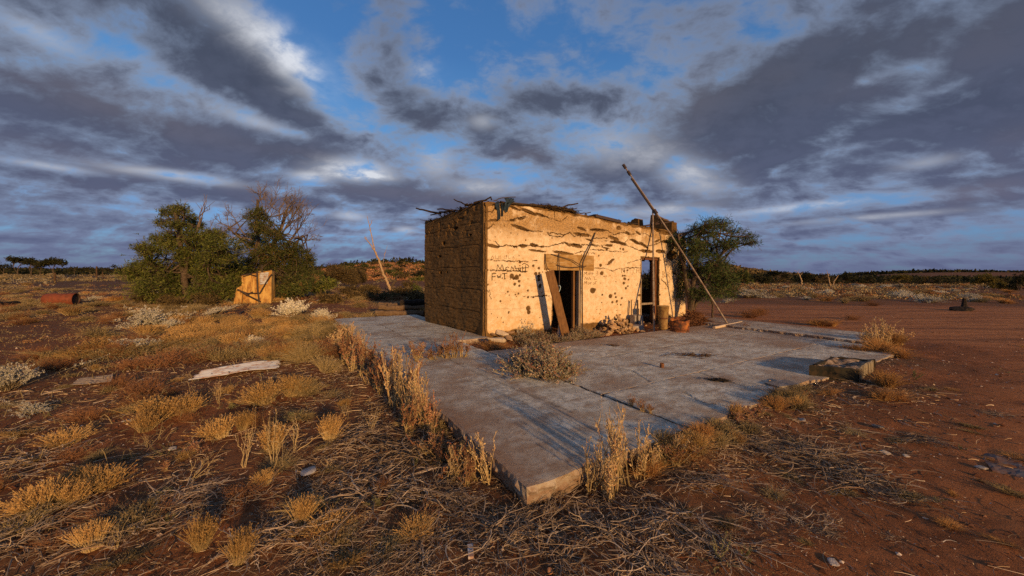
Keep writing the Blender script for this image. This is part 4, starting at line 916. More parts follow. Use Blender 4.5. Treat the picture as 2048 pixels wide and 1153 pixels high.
mb = MB(); lathe(mb, [(rb_*.86, hb_*.45), (rb_*.90, hb_*.46), (rb_*.90, hb_*.49), (rb_*.87, hb_*.50)], (0, 0, 0)); mb.build('band', M_RUST, bt, True)
dc = at(1359, 668, -.08); dr = thing('burnt_drum', 'squat burnt orange rust drum on the slab in front of the brush heap', 'drum', dc)
hd = .60; rd_ = 18/740*dc[1]
M_DRUM = material('burnt_rust', lambda t: (t.mix(t.mapr(t.noise(t.pos(), 5, 5, .65), .34, .52), (.36, .13, .028), t.mix(t.mapr(t.noise(t.pos(), 14, 5, .65), .4, .6), (.16, .05, .018), (.03, .018, .012))), t.bump(t.noise(t.pos(), 50, 4, .7), .4, .006)), .8, .3)
rs_ = np.random.default_rng(4); th = np.linspace(0, 2*math.pi, 36, endpoint=False); rag_ = hd*(.80+.16*vnoise(th*1.2, th*0, 3)-.16*np.exp(-((th-4.4)/.7)**2))
V = []; prof = [0, .02, .16, .18, .20, .40, .42, .44, .8, 1.0]; rads = [1, 1, 1, 1.035, 1, 1, 1.035, 1, 1, 1.01]
for f, r_ in zip(prof, rads): V.append(np.stack([rd_*r_*np.cos(th), rd_*r_*np.sin(th), rag_*f], 1))
V.append(np.stack([rd_*.94*np.cos(th), rd_*.94*np.sin(th), rag_], 1)); V.append(np.stack([rd_*.92*np.cos(th), rd_*.92*np.sin(th), rag_*0+.05], 1))
V = np.array(V); k_, n_ = V.shape[:2]; idx = np.arange(k_*n_).reshape(k_, n_); a = idx[:-1]; b = np.roll(a, -1, 1); c = idx[1:]; d = np.roll(c, -1, 1)
mb = MB(); V[..., :2] *= (1+.05*fbm(V[..., 0]*3, V[..., 1]*3+V[..., 2]*3, 5, 3))[..., None]; mb.add(V.reshape(-1, 3), np.stack([a, b, d, c], -1).reshape(-1, 4)); mb.build('shell', M_DRUM, dr, True)
mb = MB(); lathe(mb, [(0, .12), (rd_*.5, .11), (rd_*.93, .06)], (0, 0, 0)); mb.build('ash_fill', M_CHAR, dr)
# ---- square burnt box beside the slab
L_, F_, R2_ = at(1618, 751, 0)[:2], at(1716, 770, -.08)[:2], at(1751, 743, -.05)[:2]; B_ = L_+R2_-F_
bxc = (L_+R2_)/2; bx = thing('stone_box', 'square weathered concrete box with charred fill at the slab edge', 'fire box', (bxc[0], bxc[1], -.1))
M_BOXP = material('streaked_concrete', lambda t: t.mix(t.mapr(t.noise(t.mapping(t.pos(), (9, 9, 1)), 1.5, 5, .65), .42, .6), (.22, .19, .13), (.07, .055, .04)), .9, .15)
M_BOX = material('burnt_concrete', lambda t: (t.mix(t.mapr(t.noise(t.pos(), 4, 5, .65), .42, .6), (.030, .028, .02), t.mix(t.mapr(t.noise(t.pos(), 16, 5, .65), .4, .6), (.012, .014, .011), (.05, .035, .02))), t.bump(t.noise(t.pos(), 30, 5, .7), .5, .01)), .9, .15)
def quadwall(p, q, inw, z0, z1, th, name, mat_=None):
    mat_ = mat_ or M_BOX
    p, q = np.array(p), np.array(q); n = 14; V = []; inw = np.array(inw)/np.linalg.norm(inw); sd_ = int(p[0]*100)
    for i in range(n):
        f = i/(n-1); c = p+(q-p)*f; w = .012*vnoise(f*6, 1.3, sd_); zt = z1+.022*fbm(f*7, 2.2, sd_+1, 3)
        o = c-inw*w; V += [(*o, z0), (*(o+inw*.006), zt-.02), (*(o+inw*.03), zt), (*(o+inw*(th-.02)), zt-.008), (*(o+inw*th), z0)]
    idx = np.arange(n*5).reshape(n, 5); a = idx[:-1]; b = np.roll(a, -1, 1); c = idx[1:]; d = np.roll(c, -1, 1)
    mb = MB(); mb.add(np.array(V)-np.array([bxc[0], bxc[1], -.1]), np.vstack([np.stack([a, c, d, b], -1).reshape(-1, 4)])); mb.build(name, mat_, bx)
cen = bxc
for p, q in ((L_, F_), (F_, R2_), (R2_, B_), (B_, L_)):
    inw = cen-(p+q)/2; dv_ = (q-p)/np.linalg.norm(q-p); e = .004 if (p is F_ or p is B_) else -.10; quadwall(p-dv_*e*0+dv_*(.105 if (p is F_ or p is B_) else 0), q-dv_*(.105 if (p is F_ or p is B_) else 0), inw, -.2, .17, .10, 'side', M_BOXP if p is F_ else None)
gs = np.linspace(0.03, .97, 22); V = np.array([[*(L_+(F_-L_)*i+(B_-L_)*j), (.150)+.05*fbm(i*7, j*7, 8, 4)-.06*math.exp(-((i-.5)/.3)**2-((j-.5)/.15)**2)] for i in gs for j in gs])-np.array([bxc[0], bxc[1], -.1])
idx = np.arange(22*22).reshape(22, 22); mb = MB(); mb.add(V, np.stack([idx[:-1, :-1], idx[1:, :-1], idx[1:, 1:], idx[:-1, 1:]], -1).reshape(-1, 4)); mb.build('ash_fill', material('ash', lambda t: (t.mix(t.mapr(t.noise(t.pos(), 8, 5, .68), .40, .60), (.30, .23, .17), t.mix(t.mapr(t.noise(t.pos(), 22, 5, .7), .45, .6), (.02, .018, .016), (.22, .15, .10))), t.bump(t.noise(t.pos(), 30, 5, .7), .6, .015)), .95, .1), bx)
# ---- small things on the slab
c = at(1324, 736, .0); mb = MB(); lathe(mb, [(0, 0), (.034, 0), (.036, .01), (.036, .075), (.032, .08), (.030, .03), (0, .03)], (c[0], c[1], .004), 16); mk(mb, 'tin_can', M_RUST, 'small rusty tin can standing alone on the concrete', 'can', c)
def twig_heap(px_, py_, n, sp, ln, z, rad=(.004, .009)):
    c = at(px_, py_, z); ang = RNG.normal(.1, .5, n); L = RNG.uniform(*ln, n); ctr = c+np.stack([RNG.normal(0, sp, n), RNG.normal(0, sp*.5, n), RNG.uniform(.004, .03, n)], 1)
    d_ = np.stack([np.cos(ang), np.sin(ang), RNG.normal(0, .08, n)], 1)*L[:, None]; P = np.stack([ctr-d_/2, ctr-d_*.15+RNG.normal(0, .01, (n, 3)), ctr+d_*.2+RNG.normal(0, .01, (n, 3)), ctr+d_/2], 1); P[..., 2] = np.maximum(P[..., 2], z+.004)
    mb = MB(); mb.tubes(P, RNG.uniform(*rad, n)[:, None]*np.array([1, 1, .8, .5]), 4); return mb, c
mb, c = twig_heap(1441, 762, 34, .07, (.05, .2), .003); mk(mb, 'twig_bundle', M_CHAR, 'little heap of black burnt twigs on the near slab', 'twigs', c)
mb, c = twig_heap(1390, 712, 90, .22, (.03, .16), .003, (.003, .007)); mk(mb, 'twig_bundle', M_WOODD, 'flat brown patch of dead twigs in the middle of the slab', 'twigs', c)
mb, c = twig_heap(1225, 692, 20, .10, (.04, .15), .003, (.003, .007)); mk(mb, 'twig_bundle', M_WOODD, 'thin brown twigs on the slab before the rubble heap', 'twigs', c)
for px_, py_, s_, lab in ((1578, 770, .06, 'small dark stone on the slab near the burnt box'), (1540, 763, .05, 'little rust brown stone on the slab corner')):
    c = at(px_, py_, .012); put_rock(1, c, (s_, s_, s_*.6), lab, None, 'pebble_stone', None)
c = at(1565, 771, .0); mb = MB(); mb.box((c[0], c[1], .022), (.42, .24, .036), .25, .02); mk(mb, 'concrete_chip', M_GREYS, 'broken flat concrete piece at the slab edge left of the burnt box', 'concrete', c)
# ---- corrugated sheets
def corrug(P00, P10, P11, P01, waves, amp, along_u=True, n=90, m=60, sag=0.0, seed=0, rag=.0):
    """bilinear sheet, corrugations run along the u direction (P00->P10)"""
    u, v = np.meshgrid(np.linspace(0, 1, m), np.linspace(0, 1, n), indexing='ij')
    uu = u+rag*(np.abs(u-.5) > .499)*fbm(v*9, v*0, seed, 3)
    B_ = [np.array(x, float) for x in (P00, P10, P11, P01)]
    P = ((1-uu)*(1-v))[..., None]*B_[0]+(uu*(1-v))[..., None]*B_[1]+(uu*v)[..., None]*B_[2]+((1-uu)*v)[..., None]*B_[3]
    nrm = np.cross(B_[1]-B_[0], B_[3]-B_[0]); nrm /= np.linalg.norm(nrm)
    P = P+nrm*(amp*np.sin(v*waves*2*math.pi)+.02*fbm(u*3, v*3, seed+4, 3)+sag*np.sin(u*math.pi))[..., None]
    idx = np.arange(m*n).reshape(m, n); q = np.stack([idx[:-1, :-1], idx[1:, :-1], idx[1:, 1:], idx[:-1, 1:]], -1).reshape(-1, 4)
    mb = MB(); mb.add(P.reshape(-1, 3), q); return mb
def solid(o, th=.004):
    md = o.modifiers.new('thickness', 'SOLIDIFY'); md.thickness = th; return o
M_ZINC = material('weathered_zinc', lambda t: (t.mix(t.mapr(t.noise(t.pos(), 5, 5, .65), .42, .66), (.50, .53, .56), t.mix(t.mapr(t.noise(t.pos(), 13, 5, .65), .4, .6), (.42, .36, .32), (.30, .15, .08))), t.bump(t.noise(t.pos(), 60, 4, .7), .2, .003)), .65, .35)
q = [gpos(379, 763), gpos(556, 742), gpos(563, 722), gpos(412, 744)]
for k_, z_ in zip(range(4), (.06, .10, .20, .12)): q[k_] = q[k_]+np.array([0, 0, z_])
q = [at_y(px_, py_, p_[1]) for (px_, py_), p_ in zip(((380, 760), (556, 737), (563, 719), (410, 740)), q)]
o = mk(corrug(q[0], q[1], q[2], q[3], 7, .014, seed=3, sag=.02, rag=.05), 'corrugated_sheet', M_ZINC, 'long pale sheet of corrugated iron lying in the dry grass', 'iron sheet', q[0], smooth=True); solid(o)
g0 = gpos(145, 772); q = [gpos(142, 775)+[0, 0, .03], gpos(222, 768)+[0, 0, .04], gpos(226, 757)+[0, 0, .05], gpos(160, 760)+[0, 0, .03]]
o = mk(corrug(q[0], q[1], q[2], q[3], 4, .008, seed=5), 'iron_sheet', M_GREYW, 'small dull sheet lying flat on bare dirt left of the long iron sheet', 'iron sheet', q[0], smooth=True); solid(o)
# ---- red drum on the plain
c = gpos(122, 611); rdm = thing('red_drum', 'red rusted drum lying on its side in the grass far left', 'drum', c)
M_RED = material('red_paint', metal_rust((.19, .050, .022), (.10, .032, .015), .42, .7), .75, .3)
R_ax = np.array([[0, 0, 1], [0, 1, 0], [-1, 0, 0]], float); ca, sa = math.cos(.38), math.sin(.38); R_ax = np.array([[ca, -sa, 0], [sa, ca, 0], [0, 0, 1]])@R_ax
rr_ = 12.5/740*c[1]; ll_ = 44/740*c[1]
pr = [(0, -ll_/2+.03), (rr_*.9, -ll_/2+.03), (rr_*.95, -ll_/2), (rr_, -ll_/2)]+[(rr_*(1.03 if abs(f) in (.17,) else 1), ll_*f) for f in (-.3, -.2, -.17, -.14, 0, .14, .17, .2, .3)]+[(rr_, ll_/2), (rr_*.94, ll_/2)]
mb = MB(); lathe(mb, pr, (0, 0, rr_*.92), 30, axis=R_ax, dent=.05, seed=2); mb.build('shell', M_RED, rdm, True)
mb = MB(); lathe(mb, [(rr_*.95, ll_/2-.02), (rr_*.9, ll_/2-.05), (0, ll_/2-.05)], (0, 0, rr_*.92), 30, axis=R_ax); mb.build('end_cap', M_DARKIRON, rdm)  # shaded end of the drum: the shade is put into a dark material
# ---- leaning iron privy under the trees
yS = 21.2
shed = thing('iron_shed', 'small leaning shed of rusted yellow corrugated iron below the trees', 'shed', at_y(505, 612, yS))
M_SHED = material('shed_iron', lambda t: (t.mix(t.mapr(t.noise(t.mapping(t.pos(), (3.5, 3.5, .8)), 1.6, 5, .65), .40, .62), (.56, .37, .12), t.mix(t.mapr(t.noise(t.pos(), 6, 4, .6), .4, .6), (.40, .20, .05), (.22, .10, .03))), t.bump(t.noise(t.pos(), 40, 4, .7), .2, .003)), .75, .25)
def sheet4(pts, ys, waves, amp, vert, name, mat, lab=None):
    A_ = [at_y(x, y, Y) for (x, y), Y in zip(pts, ys)]     # bl, br, tr, tl
    mb = corrug(A_[0], A_[3], A_[2], A_[1], waves, amp, n=max(30, waves*9), m=14, seed=len(name)) if vert else corrug(A_[0], A_[1], A_[2], A_[3], waves, amp, n=max(30, waves*9), m=14, seed=4)
    o = child(mb, name, mat, shed, True); solid(o, .012); 
    if lab: o['label'] = lab
    return o
sheet4([(484, 611), (518, 612), (518, 545), (484, 551)], (yS, yS, yS, yS), 14, .022, True, 'wall_sheet', M_SHED)
sheet4([(517, 612), (541, 611), (543, 541), (517, 543)], (yS-.05,)*4, 10, .022, True, 'wall_sheet', M_SHED)
sheet4([(519.5, 570), (535, 568), (537, 545), (519.5, 546)], (yS-.12,)*4, 6, .02, False, 'patch_sheet', M_ZINC, 'pale patch sheet')
sheet4([(466, 612), (485, 609), (484, 571), (473, 577)], (yS-.5, yS-.25, yS-.12, yS-.3), 7, .022, True, 'leaning_sheet', M_SHED)
sheet4([(541, 611), (549, 606), (549.5, 543), (543, 541)], (yS-.05, yS+1.5, yS+1.5, yS-.05), 8, .022, True, 'side_sheet', M_SHED)
sheet4([(484, 611), (480, 606), (480, 552), (484, 551)], (yS, yS+1.5, yS+1.5, yS), 8, .022, True, 'side_sheet', M_SHED)
sheet4([(482, 550.5), (544, 540), (551, 542.5), (480, 551.5)], (yS-.12, yS-.16, yS+1.6, yS+1.6), 10, .02, False, 'roof', M_DARKIRON)
for pts, r in (([(514, 543), (515, 575), (519, 612)], .045), ([(543, 549), (532, 566), (520, 587)], .042), ([(475, 579), (495, 591), (521, 604)], .045), ([(474, 580), (495, 587), (519, 587)], .034), ([(484, 551), (500, 549), (514, 553)], .03), ([(524, 545), (524, 530)], .03), ([(492, 592), (505, 584)], .03)):
    P = np.array([at_y(x, y, yS-.16 if x > 490 else yS-.42) for x, y in pts]); mb = MB(); mb.tubes(P if len(P) > 2 else np.linspace(P[0], P[1], 4), r, 6, cap=True); child(mb, 'frame_pole', M_DARKIRON, shed)
# ---- stacked old sleepers behind the slab
def log(pa, pb, r, mat, label, name='timber_beam', cat='timber', group=None, sides=8, taper=.9):
    pa, pb = np.array(pa), np.array(pb); k = 12; s = np.linspace(0, 1, k)[:, None]; P = pa+(pb-pa)*s+RNG.normal(0, r*.12, (k, 3)); mb = MB(); mb.tubes(P, r*(np.linspace(1, taper, k)+RNG.normal(0, .08, k)), sides, cap=True); return mk(mb, name, mat, label, cat, pa, group)
M_SLEEP = material('old_sleeper', wood_fn((.10, .07, .045), (.19, .13, .08)), .9, .15)
for a_, b_, r, z, lab in (((752, 634), (848, 633), .13, .0, 'front bottom dark timber of the low stack behind the slab'), ((764, 630), (855, 629), .13, .02, 'rear bottom dark timber of the low stack behind the slab'), ((757, 632), (850, 631), .12, .22, 'middle dark timber of the low stack behind the slab'), ((775, 629), (858, 627), .12, .26, 'upper brown timber of the low stack behind the slab'), ((800, 631), (862, 630), .13, .40, 'topmost black timber of the low stack behind the slab'), ((758, 628), (790, 628), .10, .30, 'short grey timber end on the left of the low stack')):
    pa, pb = gpos(*a_), gpos(*b_); pa[2] += z+r; pb[2] += z+r; log(pa, pb, r, M_SLEEP if 'black' not in lab else M_CHAR, lab)  # topmost timber takes a black material to stand for the hut's shadow
q = [gpos(637, 606), gpos(660, 604), gpos(666, 598), gpos(648, 600)]
c = gpos(651, 604); o = rock_mb((1.05, .5, .5), 71).build('stone_slab', M_PALE); o.location = c+np.array([0, 0, .17]); o.rotation_euler = (.15, -.22, .1); o.scale = (1, 1, .75); tag(o, 'pale yellow stone slab on red dirt left of the timber stack', 'stone')
pa, pb = gpos(630, 581), gpos(664, 581); log(pa+[0, 0, .08], pb+[0, 0, .1], .07, M_GREYW, 'pale fallen plank on the mound right of the iron shed', 'plank', 'plank')
pts = [(480, 633), (481, 628), (487, 625.5), (500, 624.5), (530, 624.5), (560, 626), (600, 627), (650, 627.5), (700, 628.5), (752, 630)]
P = np.array([gpos(*p) for p in pts])+np.array([0, 0, .04]); P[1:4, 2] += .03; c_ = np.linspace(0, 1, len(P)); s_ = np.linspace(0, 1, 60); P = np.stack([np.interp(s_, c_, P[:, i]) for i in range(3)], 1); P[:, 2] = gz(P[:, 0], P[:, 1])+.05
mb = MB(); mb.tubes(P, .035, 6, cap=True); mk(mb, 'water_pipe', M_DARKIRON, 'long dark pipe lying on the dirt from the shed to the timber stack', 'pipe', P[0])
# fallen log and posts on the left plain
log(gpos(-30, 618)+[0, 0, .15], gpos(38, 612)+[0, 0, .12], .14, M_CHAR, 'black fallen log at the left edge of the plain', 'fallen_log', 'log')
def fpost(px_, yb, yt, r, lab, lean=0.0, mat=None):
    b = gpos(px_, yb); t_ = at_y(px_+lean, yt, b[1]); mb = MB(); mb.tubes(np.linspace(b-[0, 0, .1], t_, 6)+RNG.normal(0, r*.15, (6, 3)), r*np.linspace(1, .8, 6), 7, cap=True); return mk(mb, 'fence_post', mat or M_WOODD, lab, 'post', b)
fpost(110, 568, 546, .12, 'thick short dark post below the umbrella tree on the left plain'); fpost(193, 560, 533, .14, 'taller dark post on the left plain, one of a pair'); fpost(205.5, 559, 545, .12, 'shorter dark post on the left plain, one of a pair'); fpost(1545, 590, 580, .06, 'small dark post in the scrub beyond the right track')
c = gpos(1928, 622); mb = MB(); mb = rock_mb((1.0, .7, .42), 55); mb.v[0] += c+np.array([0, 0, .08]); mb.tubes(np.linspace(c+[0, 0, .2], c+[.02, 0, .62], 4), np.array([.12, .10, .09, .07]), 7, cap=True); mk(mb, 'tree_stump', M_CHAR, 'dark stump with a stub on the verge of the right track', 'stump', c)
# half buried sheet on the right and small flat pieces
q = [gpos(1985, 945), gpos(2075, 962), gpos(2085, 925), gpos(1955, 903)]
mb = MB(); n = 12; u, v = np.meshgrid(np.linspace(0, 1, n), np.linspace(0, 1, n), indexing='ij')
Pq = ((1-u)*(1-v))[..., None]*q[0]+(u*(1-v))[..., None]*q[1]+(u*v)[..., None]*q[2]+((1-u)*v)[..., None]*q[3]; Pq[..., 2] = gz(Pq[..., 0], Pq[..., 1])+.022*fbm(u*4, v*4, 6, 3)+.006
idx = np.arange(n*n).reshape(n, n); mb.add(Pq.reshape(-1, 3), np.stack([idx[:-1, :-1], idx[1:, :-1], idx[1:, 1:], idx[:-1, 1:]], -1).reshape(-1, 4)); o = mk(mb, 'buried_sheet', M_ZINC if False else material('dull_sheet', metal_rust((.10, .10, .11), (.14, .07, .04), .35, .6), .7, .3), 'dull blue grey sheet half buried in dirt at the right edge', 'sheet', q[0]); solid(o, .01)
for px_, py_, s_, mat, lab in ((893, 944, .17, M_REDROCK, 'bright orange rock among the weeds left of the slab corner'), (880, 955, .08, M_REDROCK, 'small orange stone beside the bright orange rock'), (617, 949, .20, M_GREYS, 'flat grey stone on bare dirt left of the orange rock'), (1962, 938, .10, M_GREYS, 'flat pale chip on the red dirt beside the half buried sheet'), (1770, 908, .11, M_PALE, 'pale chip of stone on the dirt beyond the right twig mat'), (1812, 914, .08, M_PALE, 'smaller pale chip right of another on the red dirt'), (1755, 856, .14, M_GREYS, 'flat grey stone on dirt below the burnt box'), (1605, 842, .10, M_GREYS, 'small flat grey stone below the slab corner litter'), (1100, 1146, .06, M_REDROCK, 'small tan stone at the very bottom below the slab corner'), (1666, 1128, .09, M_GREYS, 'dark angular stone at the bottom right'), (255, 845, .14, M_GREYS, 'flat grey stone left of the golden tufts on the left'), (345, 900, .10, M_PALE, 'pale flat stone on dirt left of the bare stalks'), (648, 905, .05, M_PALE, 'tiny pale stone below the round golden tuft')):
    c = gpos(px_, py_); put_rock(3, c+[0, 0, s_*.12], (s_, s_*.7, s_*(.6 if mat is M_REDROCK else .22)), lab, None, 'stone', mat).rotation_euler = (RNG.uniform(-.15, .15), RNG.uniform(-.15, .15), RNG.uniform(0, 6))
c = gpos(941, 1112); mb = MB(); mb.box((c[0], c[1], c[2]+.03), (.035, .12, .02), .2, .004); mk(mb, 'tin_scrap', M_ZINC, 'small grey metal strip in the litter at the bottom centre', 'scrap', c)
# ------------------------------------------------------------------ plants
STRAW = [(0, (.26, .19, .09)), (.35, (.42, .32, .16)), (.7, (.52, .41, .22)), (1, (.33, .21, .10))]
GOLD = [(0, (.34, .21, .075)), (.5, (.50, .345, .145)), (1, (.40, .22, .08))]
REDW = [(0, (.24, .10, .055)), (.4, (.33, .16, .085)), (.7, (.42, .27, .15)), (1, (.30, .10, .06))]
GREY = [(0, (.08, .055, .035)), (.3, (.20, .15, .105)), (.55, (.29, .22, .155)), (.85, (.45, .37, .275)), (1, (.18, .10, .055))]
M_GOLD = leaf_mat('golden_grass', STRAW, GOLD, .2)
M_REDW = leaf_mat('red_weed', STRAW, REDW, .2)
M_STRAW = leaf_mat('straw_weed', STRAW, [(0, (.50, .36, .17)), (.6, (.56, .43, .24)), (1, (.40, .20, .10))], .2)
M_GREYT = leaf_mat('grey_sticks', GREY, None, 0)
M_BROWN = leaf_mat('brown_shrub', [(0, (.10, .05, .025)), (.5, (.20, .09, .045)), (1, (.27, .14, .07))], [(0, (.22, .10, .05)), (1, (.34, .18, .08))], .15)
M_SILVER = leaf_mat('silver_leaf', [(0, (.22, .17, .10)), (1, (.3, .24, .15))], [(0, (.50, .47, .38)), (.6, (.66, .62, .52)), (1, (.42, .42, .30))], .15)
M_SALT = leaf_mat('saltbush_leaf', [(0, (.16, .11, .06)), (1, (.24, .17, .10))], [(0, (.10, .105, .055)), (.3, (.20, .20, .12)), (.58, (.38, .33, .23)), (.80, (.55, .45, .34)), (.88, (.38, .14, .08)), (1, (.30, .09, .05))], .2)
M_OLIVE = leaf_mat('olive_herb', [(0, (.12, .10, .05)), (1, (.2, .16, .08))], [(0, (.12, .125, .055)), (.6, (.22, .21, .10)), (1, (.34, .28, .13))], .2)
M_ORANGE = leaf_mat('orange_grass', [(0, (.30, .16, .06)), (.5, (.42, .24, .09)), (1, (.5, .33, .15))], [(0, (.40, .20, .07)), (1, (.50, .30, .12))], .2)
M_DULL = leaf_mat('dull_grass', [(0, (.14, .11, .06)), (.5, (.24, .19, .105)), (1, (.34, .27, .155))], [(0, (.20, .16, .075)), (1, (.38, .29, .15))], .2)
M_BARK = material('bark', lambda t: (t.mix(t.mapr(t.noise(t.pos(), 14, 5, .65), .4, .65), (.055, .040, .028), (.12, .09, .065)), t.bump(t.noise(t.pos(), 30, 4, .7), .5, .01)), .95, .1)
M_DEAD = material('dead_wood', lambda t: t.mix(t.mapr(t.noise(t.pos(), 6, 5, .65), .4, .65), (.30, .21, .12), (.42, .31, .19)), .9, .1)
M_DEADG = material('dead_twigs', lambda t: t.mix(t.mapr(t.noise(t.pos(), 6, 5, .65), .4, .65), (.10, .075, .055), (.19, .15, .115)), .9, .1)

def stems(n, rb, h, lean, curve, k=5, rs=None, hvar=.3, droop=0.0):
    """n stems fanning up from a small base; returns polylines"""
    rs = rs or RNG; a = rs.uniform(0, 2*math.pi, n); r = rb*np.sqrt(rs.random(n)); L = h*(1-hvar*rs.random(n)); ln = np.abs(rs.normal(0, lean, n)); a2 = a+rs.normal(0, .5, n)
    s = np.linspace(0, 1, k)[None]; out = ln[:, None]*(s+curve*s**2)*L[:, None]
    wob = rs.normal(0, .02, (n, k, 2))*h*s[..., None]
    x = (r*np.cos(a))[:, None]+out*np.cos(a2)[:, None]+wob[..., 0]; y = (r*np.sin(a))[:, None]+out*np.sin(a2)[:, None]+wob[..., 1]
    z = L[:, None]*(s-droop*s**3)/np.sqrt(1+ln[:, None]**2)
    return np.stack([x, y, z], -1)
def along(P, f):
    """points at fractions f (N,m) of polylines P (N,k,3) and the local directions"""
    N, k, _ = P.shape; g = np.clip(f, 0, .999)*(k-1); i = g.astype(int); w = (g-i)[..., None]; n = np.arange(N)[:, None]
    A, B = P[n, i], P[n, np.minimum(i+1, k-1)]
    d = B-A; return A+d*w, d/(np.linalg.norm(d, axis=-1, keepdims=True)+1e-9)
def leafset(mb, P, m, f0, f1, ln, wd, up=.3, spread=1.0, rs=None, mi=0, tipv=1.0):
    rs = rs or RNG; N = len(P); f = rs.uniform(f0, f1, (N, m)); C, d = along(P, f); C = C.reshape(-1, 3); d = d.reshape(-1, 3); M = len(C)
    D = d*up+rs.normal(0, .5*spread, (M, 3)); D /= np.linalg.norm(D, axis=1, keepdims=True); L = ln*rs.uniform(.5, 1.3, M)
    Wd = np.cross(D, rs.normal(0, 1, (M, 3))); Wd /= np.linalg.norm(Wd, axis=1, keepdims=True)+1e-9
    mb.leaves(C, D*L[:, None], Wd*(wd*rs.uniform(.6, 1.3, M))[:, None], rs.random(M), tipv, mi, bend=Wd*0+rs.normal(0, .12, (M, 3))*L[:, None]*.5)
def proto(name, mb, mat):
    o = mb.build(name, mat); COL.objects.unlink(o); return o
PROTO = {}
def mk_golden(i):
    rs = np.random.default_rng(1000+i); mb = MB(); P = stems(340, .30, 1.0, .30, .5, 5, rs, .45); mb.tubes(P, .0085*np.array([1, 1, .9, .7, .35])[None], 3, rs.random(len(P)))
    leafset(mb, P, 7, .45, 1, .085, .030, .8, .7, rs); leafset(mb, P, 2, .05, .6, .12, .016, .5, .8, rs, tipv=.2); return proto('dry_grass_tuft', mb, M_GOLD)
def mk_orange(i):
    rs = np.random.default_rng(1100+i); mb = MB(); P = stems(420, .34, 1.0, .45, .6, 5, rs, .55, .2); mb.tubes(P, .0075*np.array([1, 1, .9, .7, .35])[None], 3, rs.random(len(P))); leafset(mb, P, 4, .3, 1, .07, .020, .6, 1, rs); return proto('orange_grass_tuft', mb, M_ORANGE)
def mk_dull(i):
    rs = np.random.default_rng(1200+i); mb = MB(); P = stems(260, .38, 1.0, .65, .5, 5, rs, .55, .15); mb.tubes(P, .009*np.array([1, 1, .9, .7, .35])[None], 3, rs.random(len(P))); leafset(mb, P, 7, .25, 1, .10, .030, .5, 1, rs); return proto('grass_tuft', mb, M_DULL)
def mk_red(i, mat=None, nm='red_weed', n=9, lf=26, pal=.11, base=.09):
    rs = np.random.default_rng(1300+i); mb = MB(); P = stems(n, base, 1.0, .16, .2, 8, rs, .45); P[:, 1:-1] += rs.normal(0, .014, P[:, 1:-1].shape); mb.tubes(P, .014*np.linspace(1, .35, 8)[None], 4, rs.random(n))
    # side shoots
    m = 7; f = rs.uniform(.25, .9, (n, m)); C, d = along(P, f); C = C.reshape(-1, 3); M = len(C); L = rs.uniform(.08, .26, M); a = rs.uniform(0, 6.283, M); D = np.stack([np.cos(a)*.55, np.sin(a)*.55, rs.uniform(.5, 1, M)], 1)
    s = np.linspace(0, 1, 4)[None, :, None]; Q = C[:, None]+D[:, None]*L[:, None, None]*s+rs.normal(0, .01, (M, 4, 3))*s; mb.tubes(Q, .006*np.linspace(1, .4, 4)[None], 3, rs.random(M), np.array([.3, .4, .5, .6]))
    leafset(mb, P, lf//2, .35, 1, .065, .028, .5, 1.0, rs); leafset(mb, Q, 4, .2, 1, .06, .026, .5, 1.0, rs); leafset(mb, P, 4, .02, .3, .10, .03, -.2, 1.0, rs, tipv=.1)
    return proto(nm, mb, mat or M_REDW)
def mk_straw(i): return mk_red(i+50, M_STRAW, 'straw_weed', 8, 15, base=.14)
def mk_bare(i):
    rs = np.random.default_rng(1400+i); mb = MB(); P = stems(5, .05, 1.0, .38, .1, 8, rs, .35); P[:, 1:-1] += rs.normal(0, .022, P[:, 1:-1].shape); mb.tubes(P, .011*np.linspace(1, .3, 8)[None], 5, rs.random(5)*.4+.4, 0)
    n, m = 5, 4; f = rs.uniform(.3, .95, (n, m)); C, d = along(P, f); C = C.reshape(-1, 3); d = d.reshape(-1, 3); M = len(C); D = d+rs.normal(0, .5, (M, 3)); L = rs.uniform(.12, .35, M); s = np.linspace(0, 1, 5)[None, :, None]
    Q = C[:, None]+D[:, None]*L[:, None, None]*s+rs.normal(0, .012, (M, 5, 3))*s; mb.tubes(Q, .0055*np.linspace(1, .3, 5)[None], 4, rs.random(M)*.4+.4, 0); leafset(mb, Q, 5, .5, 1, .04, .02, .3, 1, rs)
    return proto('bare_stalks', mb, M_STRAW)
def mk_silver(i, mat=None, nm='silver_bush', lsz=.075, n=90):
    rs = np.random.default_rng(1500+i); mb = MB(); P = stems(n, .16, 1.0, .85, .1, 6, rs, .45); P[:, 1:-1] += rs.normal(0, .03, P[:, 1:-1].shape); mb.tubes(P, .012*np.linspace(1, .3, 6)[None], 4, rs.random(n))
    m = 6; f = rs.uniform(.4, .98, (n, m)); C, d = along(P, f); C = C.reshape(-1, 3); d = d.reshape(-1, 3); M = len(C); D = d*.6+rs.normal(0, .5, (M, 3)); D[:, 2] = np.abs(D[:, 2])+.1; L = rs.uniform(.08, .24, M); s = np.linspace(0, 1, 4)[None, :, None]
    Q = C[:, None]+D[:, None]*L[:, None, None]*s; mb.tubes(Q, .006*np.linspace(1, .4, 4)[None], 3, rs.random(M)); leafset(mb, Q, 9, .15, 1, lsz, lsz*.55, .5, 1.0, rs); leafset(mb, P, 8, .5, 1, lsz, lsz*.55, .5, 1.0, rs)
    return proto(nm, mb, mat or M_SILVER)
def mk_salt(i): return mk_silver(i+20, M_SALT, 'saltbush', .06, 110)
